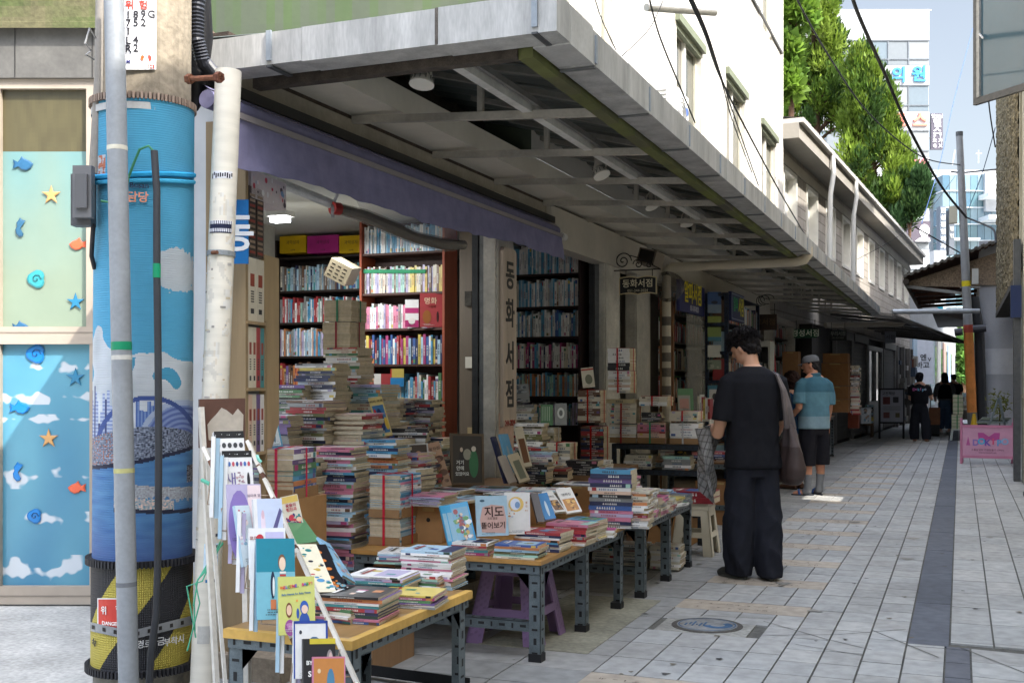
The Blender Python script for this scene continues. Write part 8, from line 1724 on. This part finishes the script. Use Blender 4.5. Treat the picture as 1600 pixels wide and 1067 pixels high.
chestA=[(0,.0,.80,.14,.09),(0,.0,.95,.15,.1),(0,0,1.1,.145,.1),(0,.0,1.28,.165,.105),(0,-.005,1.40,.165,.09),(0,-.005,1.46,.12,.07),(0,0,1.5,.06,.055)]
BK=S(30,30,34)
def man_shirt(x,y,z):return BK
feet1=[((-.11,-.02,0),(-.5,.9,0)),((.10,-.09,0),(.35,.95,0))]
def plaid(o):
 def f(u,v):
  p=Vector((-.205-.04*math.sin(u*3)-.13*u*(1-v*.4),.16+.07*math.sin(u*9+v*2)+.05*v,1.08-.04*u-v*(.30+.32*(1-abs(u-.35))*1.0*(.4+.6*(1-u))))); return p+Vector((.018*math.sin(v*9+u*14),.02*math.sin(v*7+u*11),0))
 def c(u,v):
  a,b=(u*7)%1,(v*10)%1; k=.62 if a<.22 else 1; k*=.62 if b<.22 else 1; cc=mulc(S(176,174,172),k*.85)
  if .5<a<.56 or .5<b<.56:cc=mulc(S(110,104,104),.8)
  return cc
 q=MB(); q.grid(f,70,90,c,'cloth'); q.grid(lambda u,v:f(u,v)+Vector((.01,-.004,.0)),70,90,lambda u,v:mulc(c(u,v),.9),'cloth'); q.build('plaid_shirt',o,'all')
def bag(o):
 q=MB(); BR=S(84,74,72)
 path=[Vector((.135,.06,1.40)),Vector((.145,.0,1.462)),Vector((.155,-.07,1.44)),Vector((.18,-.135,1.33)),Vector((.205,-.145,1.2)),Vector((.235,-.12,1.06))]
 def f(u,v):
  t=v*(len(path)-1); i=min(int(t),len(path)-2); p=path[i].lerp(path[i+1],t-i); wd=.06+.02*v; return p+Vector((.035+.02*v,.35*(1-v)*.3,0)).normalized()*(u-.5)*wd+Vector((0,-.006*math.sin(u*9),.0))
 q.grid(f,10,30,lambda u,v:mulc(S(104,94,92),1+.2*noise.noise((u*8,v*3,0))),'leather'); q.grid(lambda u,v:f(1-u,v)+Vector((-.006,.008,-.002)),10,30,lambda u,v:BR,'leather'); st_=q
 q2=MB(); ell(q2,[(.275,.02,.66,.055,.12),(.28,.02,.70,.078,.17),(.285,.02,.78,.085,.19),(.28,.01,.88,.068,.17),(.265,-.02,.97,.042,.12),(.25,-.06,1.04,.03,.07),(.24,-.09,1.09,.018,.04)],26,2.5)
 V,F=organic(q2,.009,4); V=[(x+.012*math.sin(y*60+z*6)*max(.2,min(1,(z-.6)*2.0))+.01*noise.noise((x*9,y*9,z*4)),y+.01*noise.noise((z*7,x*9,2)),z)for x,y,z in V]
 w_=MB(); w_.v=V; w_.f=F; w_.c=[S(70,56,52)if sum(V[i][2]for i in f)/len(f)<.93 else S(96,84,82)for f in F]; w_.m=['leather']*len(F)
 bg_=thing('shoulder_bag','large soft dark brown leather bag hanging from the right shoulder of man in black','bag',(0,0,0)); w_.build('body',bg_,'all'); st_.build('strap',bg_,'all'); bg_.parent=None; BAGS.append(bg_)
BAGS=[]
man1=dict(head=(-.035,.075,1.625),neck=(0,.01,1.47),hyaw=.75,htilt=.42,hairstyle='short',chest=chestA,skin=(200,152,124),seed=3,arms=[dict(pts=[(-.18,0,1.40),(-.215,.0,1.25),(-.235,.0,1.1),(-.245,.03,1.02),(-.23,.15,1.03),(-.2,.27,1.06)],r=[.052,.05,.046,.044,.036,.027],hand=((.2,.9,.1),(.3,0,-1))),dict(pts=[(.18,0,1.40),(.21,.02,1.25),(.225,.04,1.1),(.21,.10,1.03),(.16,.22,1.08),(.12,.28,1.12)],r=[.052,.05,.046,.044,.036,.027],hand=((-.5,.8,.1),(-.3,0,-1)))],legs=[[(-.09,0,.9),(-.1,0,.7),(-.105,0,.5),(-.11,0,.4),(-.11,-.01,.25),(-.11,-.02,.1),(-.11,-.02,.05)],[(.09,0,.9),(.1,0,.7),(.1,0,.5),(.1,-.01,.4),(.1,-.04,.25),(.1,-.08,.1),(.1,-.09,.05)]],feet=feet1,clothes=[dict(name='trousers',col=S(38,39,46),exp=2.1,amp=.02,ridge=.55,sm=3,sc=5,ax=(1.8,1.8,.6),zr=(.2,1.1),loft=[[(0,0,.72,.16,.13),(0,0,.82,.178,.14),(0,0,.92,.17,.125),(0,0,1.0,.165,.115)],[(-.08,0,.86,.10,.13),(-.09,0,.65,.10,.12),(-.1,-.005,.4,.108,.12),(-.1,-.01,.15,.1,.125),(-.1,-.01,.03,.08,.115)],[(.08,0,.86,.10,.13),(.085,0,.65,.10,.12),(.09,-.03,.4,.104,.12),(.085,-.07,.15,.096,.125),(.085,-.09,.025,.075,.115)]]),dict(name='t_shirt',col=BK,exp=2.5,amp=.015,ridge=.35,sm=4,sc=5,ax=(1.3,1.3,.8),zr=(.8,1.5),loft=[[(.0,-.005,.775,.2,.145),(0,-.005,.80,.2,.15),(0,0,.95,.182,.138),(0,0,1.12,.178,.13),(0,0,1.28,.19,.128),(0,-.005,1.38,.19,.115),(0,-.005,1.44,.165,.095),(0,0,1.475,.11,.078),(0,.005,1.495,.075,.066)]],tubes=[([(-.12,0,1.42),(-.172,0,1.38),(-.205,.0,1.25),(-.225,.0,1.11)],[.058,.072,.073,.077]),([(.12,0,1.42),(.18,0,1.38),(.21,.02,1.25),(.225,.03,1.12)],[.058,.074,.076,.078])])],extras=[shoe((56,56,52),feet1,(90,90,84)),plaid])
P1=gnd(1176,903); R1=YAW+.12
pm1=person('man in black T-shirt and wide black trousers seen from behind, plaid shirt over his arm',P1,R1,man1)
bag(pm1); b_=BAGS[0]; b_.location=P1; b_.rotation_euler=(0,0,R1)
feet2=[((-.1,.0,0),(-.75,.5,0)),((.09,.02,0),(.15,1,0))]
TE=[S(66,104,120),S(92,130,144),S(128,152,162)]
def teal(x,y,z):
 if 1.1<z<1.27 and abs(x)<.21:return mixc(TE[1],S(100,142,156),.4)
 return TE[0]if z>=1.27 else(TE[1]if z>.98 else TE[2])
man2=dict(head=(-.02,.05,1.60),neck=(0,.0,1.46),hyaw=.9,htilt=.15,hairstyle='crop',hair=(50,46,46),cap=(106,108,112),brim=True,chest=chestA,skin=(196,140,112),vox=.009,arms=[dict(pts=[(-.19,0,1.38),(-.225,-.02,1.22),(-.245,-.04,1.08),(-.235,.05,1.03),(-.20,.16,.98)],hand=((.1,.9,-.4),(.4,0,-1))),dict(pts=[(.19,0,1.38),(.225,0,1.2),(.235,.02,1.05),(.235,.05,.95),(.235,.06,.84)],hand=((0,.1,-1),(-1,0,0)))],legs=[[(-.09,0,.85),(-.1,0,.65),(-.1,0,.48),(-.1,-.005,.40),(-.1,-.02,.26),(-.1,-.01,.12),(-.1,0,.05)],[(.09,0,.85),(.095,0,.65),(.095,.01,.48),(.095,.01,.40),(.095,.0,.26),(.09,.01,.12),(.09,.02,.05)]],feet=feet2,clothes=[dict(name='socks',col=S(120,122,126),vox=.008,amp=.002,tubes=[([(-.1,-.018,.27),(-.1,-.012,.16),(-.1,0,.06),(-.15,.03,.045)],[.054,.045,.05,.042]),([(.093,.0,.27),(.09,.01,.16),(.09,.02,.06),(.1,.08,.045)],[.054,.045,.05,.042])]),dict(name='shorts',col=S(34,33,38),amp=.01,sc=6,ax=(2,2,.6),loft=[[(0,0,.74,.15,.12),(0,0,.85,.175,.13),(0,0,.98,.16,.11)],[(-.085,0,.85,.095,.12),(-.1,0,.6,.098,.12),(-.105,0,.37,.095,.115)],[(.085,0,.85,.095,.12),(.095,0,.6,.098,.12),(.1,0,.38,.095,.115)]]),dict(name='polo_shirt',col=teal,amp=.008,sc=6,zr=(.8,1.5),loft=[[(0,-.0,.82,.2,.15),(0,0,1.0,.195,.148),(0,0,1.15,.19,.14),(0,-.01,1.3,.195,.13),(0,-.01,1.38,.19,.11),(0,-.005,1.44,.14,.09),(0,.0,1.48,.07,.066)]],tubes=[([(-.13,0,1.41),(-.19,0,1.36),(-.23,-.02,1.22),(-.24,-.03,1.13)],[.055,.072,.074,.078]),([(.13,0,1.41),(.19,0,1.36),(.225,0,1.22),(.23,.01,1.12)],[.055,.072,.074,.078]),([(0,-.02,1.47),(0,-.015,1.5)],[.07,.068])])],extras=[shoe((40,74,130),feet2,(40,44,54),True)])
person('man in grey flat cap, banded teal polo shirt, black shorts and blue slides',gnd(1272,774),YAW+.35,man2,1.0)
def jeanp(x,y,z):return mixc(S(96,88,84),S(170,160,150),.5+.9*noise.noise((x*40,y*40,z*30)))
feet3=[((-.08,0,0),(-.2,1,0)),((.08,.02,0),(.2,1,0))]
def backpack(o):
 q=MB(); ell(q,[(0,-.20,.98,.10,.06),(0,-.21,1.05,.14,.085),(0,-.21,1.2,.14,.085),(0,-.19,1.32,.11,.06),(0,-.17,1.36,.05,.03)],20,3); V,F=organic(q,.01,3); w_=MB(); w_.v=V; w_.f=F; w_.c=[S(44,30,38)]*len(F); w_.m=['cloth']*len(F); bp_=w_.build('backpack',None,'all',label='dark plum backpack worn by the woman in blue',cat='backpack',origin=(0,0,0)); BAGS.append(bp_)
 q=MB(); Mx=frame((.02,-.302,1.24),(1,0,0),UP)
 for i in range(6):q.tube([Mx@Vector((.05*math.cos(i+t*.3)*.6+.02*(i-3)*.6,.03*math.sin(i*1.3+t*.5),.003))for t in range(6)],.004,S(190,176,140),'cloth',5)
 q.build('emblem',bp_)
wom1=dict(head=(-.01,.07,1.41),neck=(0,.0,1.29),hyaw=.3,htilt=.3,hairstyle='bob',hair=(50,34,32),chest=[(a,b,c*.88,d*.92,e*.92)for a,b,c,d,e in chestA],skin=(206,160,134),vox=.01,arms=[dict(pts=[(-.17,0,1.22),(-.2,.0,1.08),(-.21,.03,.95),(-.18,.14,.95),(-.12,.24,.98)],hand=((.2,.9,0),(0,0,-1))),dict(pts=[(.17,0,1.22),(.2,.0,1.08),(.21,.03,.95),(.18,.14,.95),(.12,.24,.98)],hand=((-.2,.9,0),(0,0,-1)))],legs=[[(-.08,0,.78),(-.085,0,.6),(-.085,0,.45),(-.085,0,.36),(-.085,0,.22),(-.08,0,.1),(-.08,0,.05)],[(.08,0,.78),(.085,0,.6),(.085,0,.45),(.085,0,.36),(.085,0,.22),(.08,.01,.1),(.08,.02,.05)]],feet=feet3,clothes=[dict(name='patterned_skirt',col=jeanp,amp=.012,sc=7,ax=(2,2,.4),loft=[[(0,0,.3,.22,.18),(0,0,.55,.2,.16),(0,0,.75,.17,.13),(0,0,.86,.14,.11)]]),dict(name='t_shirt',col=S(32,62,92),amp=.006,loft=[[(0,0,.72,.18,.14),(0,0,.9,.17,.13),(0,0,1.1,.175,.125),(0,0,1.2,.17,.11),(0,0,1.26,.12,.085),(0,0,1.3,.06,.06)]],tubes=[([(-.12,0,1.24),(-.17,0,1.2),(-.2,0,1.02)],[.05,.064,.068]),([(.12,0,1.24),(.17,0,1.2),(.2,0,1.02)],[.05,.064,.068])])],extras=[shoe((120,84,66),feet3),backpack])
PW_=PX(1244,775,14.6); PW_.z=0
person('woman with dark bob hair in blue T-shirt and patterned skirt beside the capped man',PW_,YAW+.55,wom1)
BAGS[1].location=PW_; BAGS[1].rotation_euler=(0,0,YAW+.55)
feet4=[((-.1,.02,0),(-.1,1,0)),((.13,-.16,0),(.35,.9,0))]
def cup(o):
 q=MB(); q.tube([(.27,.17,.98),(.27,.17,1.12)],[.03,.038],S(190,150,120),'plastic',12); q.tube([(.27,.17,1.12),(.28,.165,1.22)],.004,S(226,226,226),'plastic',6); cu=q.build('drink_cup',label='iced drink in a clear cup held by the woman in black',cat='cup',origin=(0,0,0)); BAGS.append(cu)
 q=MB(); Mx=frame((0,-.155,1.24),(1,0,0),UP);
 for i,ch in enumerate('Dokipo'):q.text(ch,Mx@Matrix.Translation((-.13+i*.05,.01*(i%2),.006)),.085,S(*[(226,110,170),(206,120,190),(120,190,226),(226,130,180),(130,200,230),(200,210,230)][i]),bold=.04)
 q.build('shirt_print',o)
wom2=dict(head=(0,.02,1.52),neck=(0,.0,1.39),hyaw=-.2,htilt=.1,hairstyle='bun',hair=(30,28,32),cap=(44,44,50),chest=[(a,b,c*.95,d*.92,e*.95)for a,b,c,d,e in chestA],skin=(206,160,134),vox=.011,arms=[dict(pts=[(-.18,0,1.31),(-.21,.0,1.16),(-.22,.03,1.02),(-.18,.14,1.0),(-.12,.24,1.02)],hand=((.3,.9,0),(0,0,-1))),dict(pts=[(.18,0,1.31),(.22,.0,1.16),(.26,.02,1.03),(.28,.1,1.02),(.275,.13,1.03)],hand=((0,.9,.2),(-.9,.2,0)),curl=.9)],legs=[[(-.08,0,.84),(-.09,.01,.65),(-.095,.01,.48),(-.1,.01,.4),(-.1,0,.25),(-.1,.01,.1),(-.1,.02,.05)],[(.08,0,.84),(.1,-.02,.65),(.12,-.03,.48),(.125,-.05,.4),(.13,-.1,.25),(.13,-.15,.1),(.13,-.16,.05)]],feet=feet4,clothes=[dict(name='trousers',col=S(36,37,42),vox=.012,amp=.012,ax=(2,2,.5),loft=[[(0,0,.7,.15,.12),(0,0,.82,.17,.13),(0,0,.96,.14,.11)],[(-.085,0,.8,.1,.12),(-.11,.01,.5,.11,.12),(-.12,.01,.2,.115,.12),(-.115,.01,.06,.1,.11)],[(.085,0,.8,.1,.12),(.125,-.04,.5,.11,.12),(.15,-.1,.2,.115,.12),(.15,-.13,.07,.1,.11)]]),dict(name='t_shirt',col=S(32,32,36),vox=.012,amp=.01,loft=[[(0,0,.90,.19,.14),(0,0,1.0,.2,.15),(0,0,1.15,.2,.14),(0,0,1.27,.19,.12),(0,0,1.35,.13,.09),(0,0,1.4,.06,.06)]],tubes=[([(-.12,0,1.33),(-.18,0,1.28),(-.22,0,1.1)],[.055,.075,.08]),([(.12,0,1.33),(.18,0,1.28),(.23,0,1.1)],[.055,.075,.08])])],extras=[shoe((206,180,160),feet4,(196,180,160),True),cup])
P4=gnd(1437,690); person('woman in black with a pink and blue back print, walking away with a drink',P4,.05,wom2)
BAGS[2].location=P4; BAGS[2].rotation_euler=(0,0,.05)
feet5=[((-.09,0,0),(0,1,0)),((.09,0,0),(0,1,0))]
wom3=dict(head=(0,.02,1.58),neck=(0,.0,1.44),hyaw=0,htilt=.1,hairstyle='bob',hair=(24,22,24),chest=chestA,skin=(206,160,134),vox=.012,arms=[dict(pts=[(-.19,0,1.37),(-.24,.0,1.2),(-.26,.02,1.05),(-.24,.1,.95),(-.2,.18,.92)],hand=((.1,.9,0),(0,0,-1))),dict(pts=[(.19,0,1.37),(.24,.0,1.2),(.26,.02,1.05),(.26,.06,.93),(.26,.08,.82)],hand=((0,.1,-1),(-1,0,0)))],legs=man1['legs'],feet=feet5,clothes=[dict(name='jeans',col=S(78,100,126),vox=.012,amp=.008,ax=(2,2,.5),loft=[[(0,0,.72,.15,.12),(0,0,.85,.17,.13),(0,0,1.0,.145,.11)],[(-.085,0,.85,.09,.11),(-.095,0,.5,.085,.1),(-.1,0,.12,.085,.095)],[(.085,0,.85,.09,.11),(.09,0,.5,.085,.1),(.095,-.02,.12,.085,.095)]]),dict(name='grey_shirt',col=S(110,112,114),vox=.012,amp=.008,loft=[[(0,0,.93,.185,.14),(0,0,1.1,.18,.13),(0,0,1.3,.19,.12),(0,0,1.42,.13,.09),(0,0,1.47,.065,.06)]],tubes=[([(-.12,0,1.4),(-.19,0,1.35),(-.24,.0,1.2),(-.26,.02,1.02)],[.055,.07,.07,.07]),([(.12,0,1.4),(.19,0,1.35),(.24,0,1.2),(.26,.03,1.0)],[.055,.07,.07,.07])]),dict(name='black_vest',col=S(24,24,28),vox=.012,amp=.008,loft=[[(0,0,.97,.2,.155),(0,0,1.1,.195,.145),(0,0,1.3,.178,.135),(0,0,1.36,.14,.12)]])],extras=[shoe((226,200,190),feet5,(210,200,196))])
P5=gnd(1476,676); person('woman in black knitted vest over grey shirt and blue jeans, seen from behind',P5,YAW*.6,wom3,.99)
tb=thing('tote_bag','dark brown tote bag at the side of the woman in jeans','bag',(0,0,0)); q=MB(); ell(q,[(.3,.05,.62,.07,.14),(.3,.05,.75,.08,.16),(.3,.05,.95,.05,.13),(.3,.03,1.0,.02,.1)],18,3); q.m=['leather']*len(q.f); q.c=[S(56,38,32)]*len(q.f); q.build('body',tb,'all'); q=MB(); q.tube([(.3,-.05,.98),(.27,-.03,1.2),(.2,0,1.42),(.27,.08,1.2),(.3,.13,.98)],.01,S(50,36,30),'leather',6); q.build('strap',tb); tb.location=P5; tb.rotation_euler=(0,0,YAW*.6)
man4=dict(wom3); man4=dict(head=(0,.02,1.6),neck=(0,0,1.46),hairstyle='crop',hair=(24,22,24),cap=(30,34,44),chest=chestA,skin=(190,140,120),vox=.014,arms=wom3['arms'],legs=man1['legs'],feet=feet5,clothes=[dict(name='trousers',col=S(40,42,48),vox=.014,loft=wom3['clothes'][0]['loft']),dict(name='t_shirt',col=S(34,36,42),vox=.014,loft=[[(0,0,.9,.2,.15),(0,0,1.1,.2,.14),(0,0,1.3,.21,.13),(0,0,1.42,.14,.09),(0,0,1.48,.07,.06)]],tubes=[([(-.13,0,1.4),(-.2,0,1.35),(-.25,.0,1.15)],[.06,.075,.08]),([(.13,0,1.4),(.2,0,1.35),(.25,0,1.15)],[.06,.075,.08])])],extras=[shoe((40,40,44),feet5)])
P6=PX(1490,600,36); P6.z=0; person('distant man in a dark cap and dark T-shirt behind the string crates',P6,.3,man4,.98)
m=MB(); p=PX(1432-9,640,30.5); p=PX(1460,655,29.5); m.box(p.x-.14,p.x+.14,p.y,p.y+.2,.3,.75,S(150,96,60),'leather'); m.tube([(p.x-.1,p.y+.1,.75),(p.x-.1,p.y+.1,1.0),(p.x+.1,p.y+.1,1.0),(p.x+.1,p.y+.1,.75)],.012,S(60,60,60),'steel',6); m.tube([(p.x-.12,p.y+.05,.05),(p.x+.12,p.y+.05,.05)],.05,S(30,30,30),'rubber',10); m.box(p.x-.13,p.x+.13,p.y,p.y+.2,.08,.3,S(30,30,34),'plastic'); m.build('shopping_trolley',label='brown and black wheeled shopping trolley between the two far women',cat='trolley')
REST.build('shelved_books',label='hundreds of further books on the shelves and in the heaps',cat='books',kind='stuff')
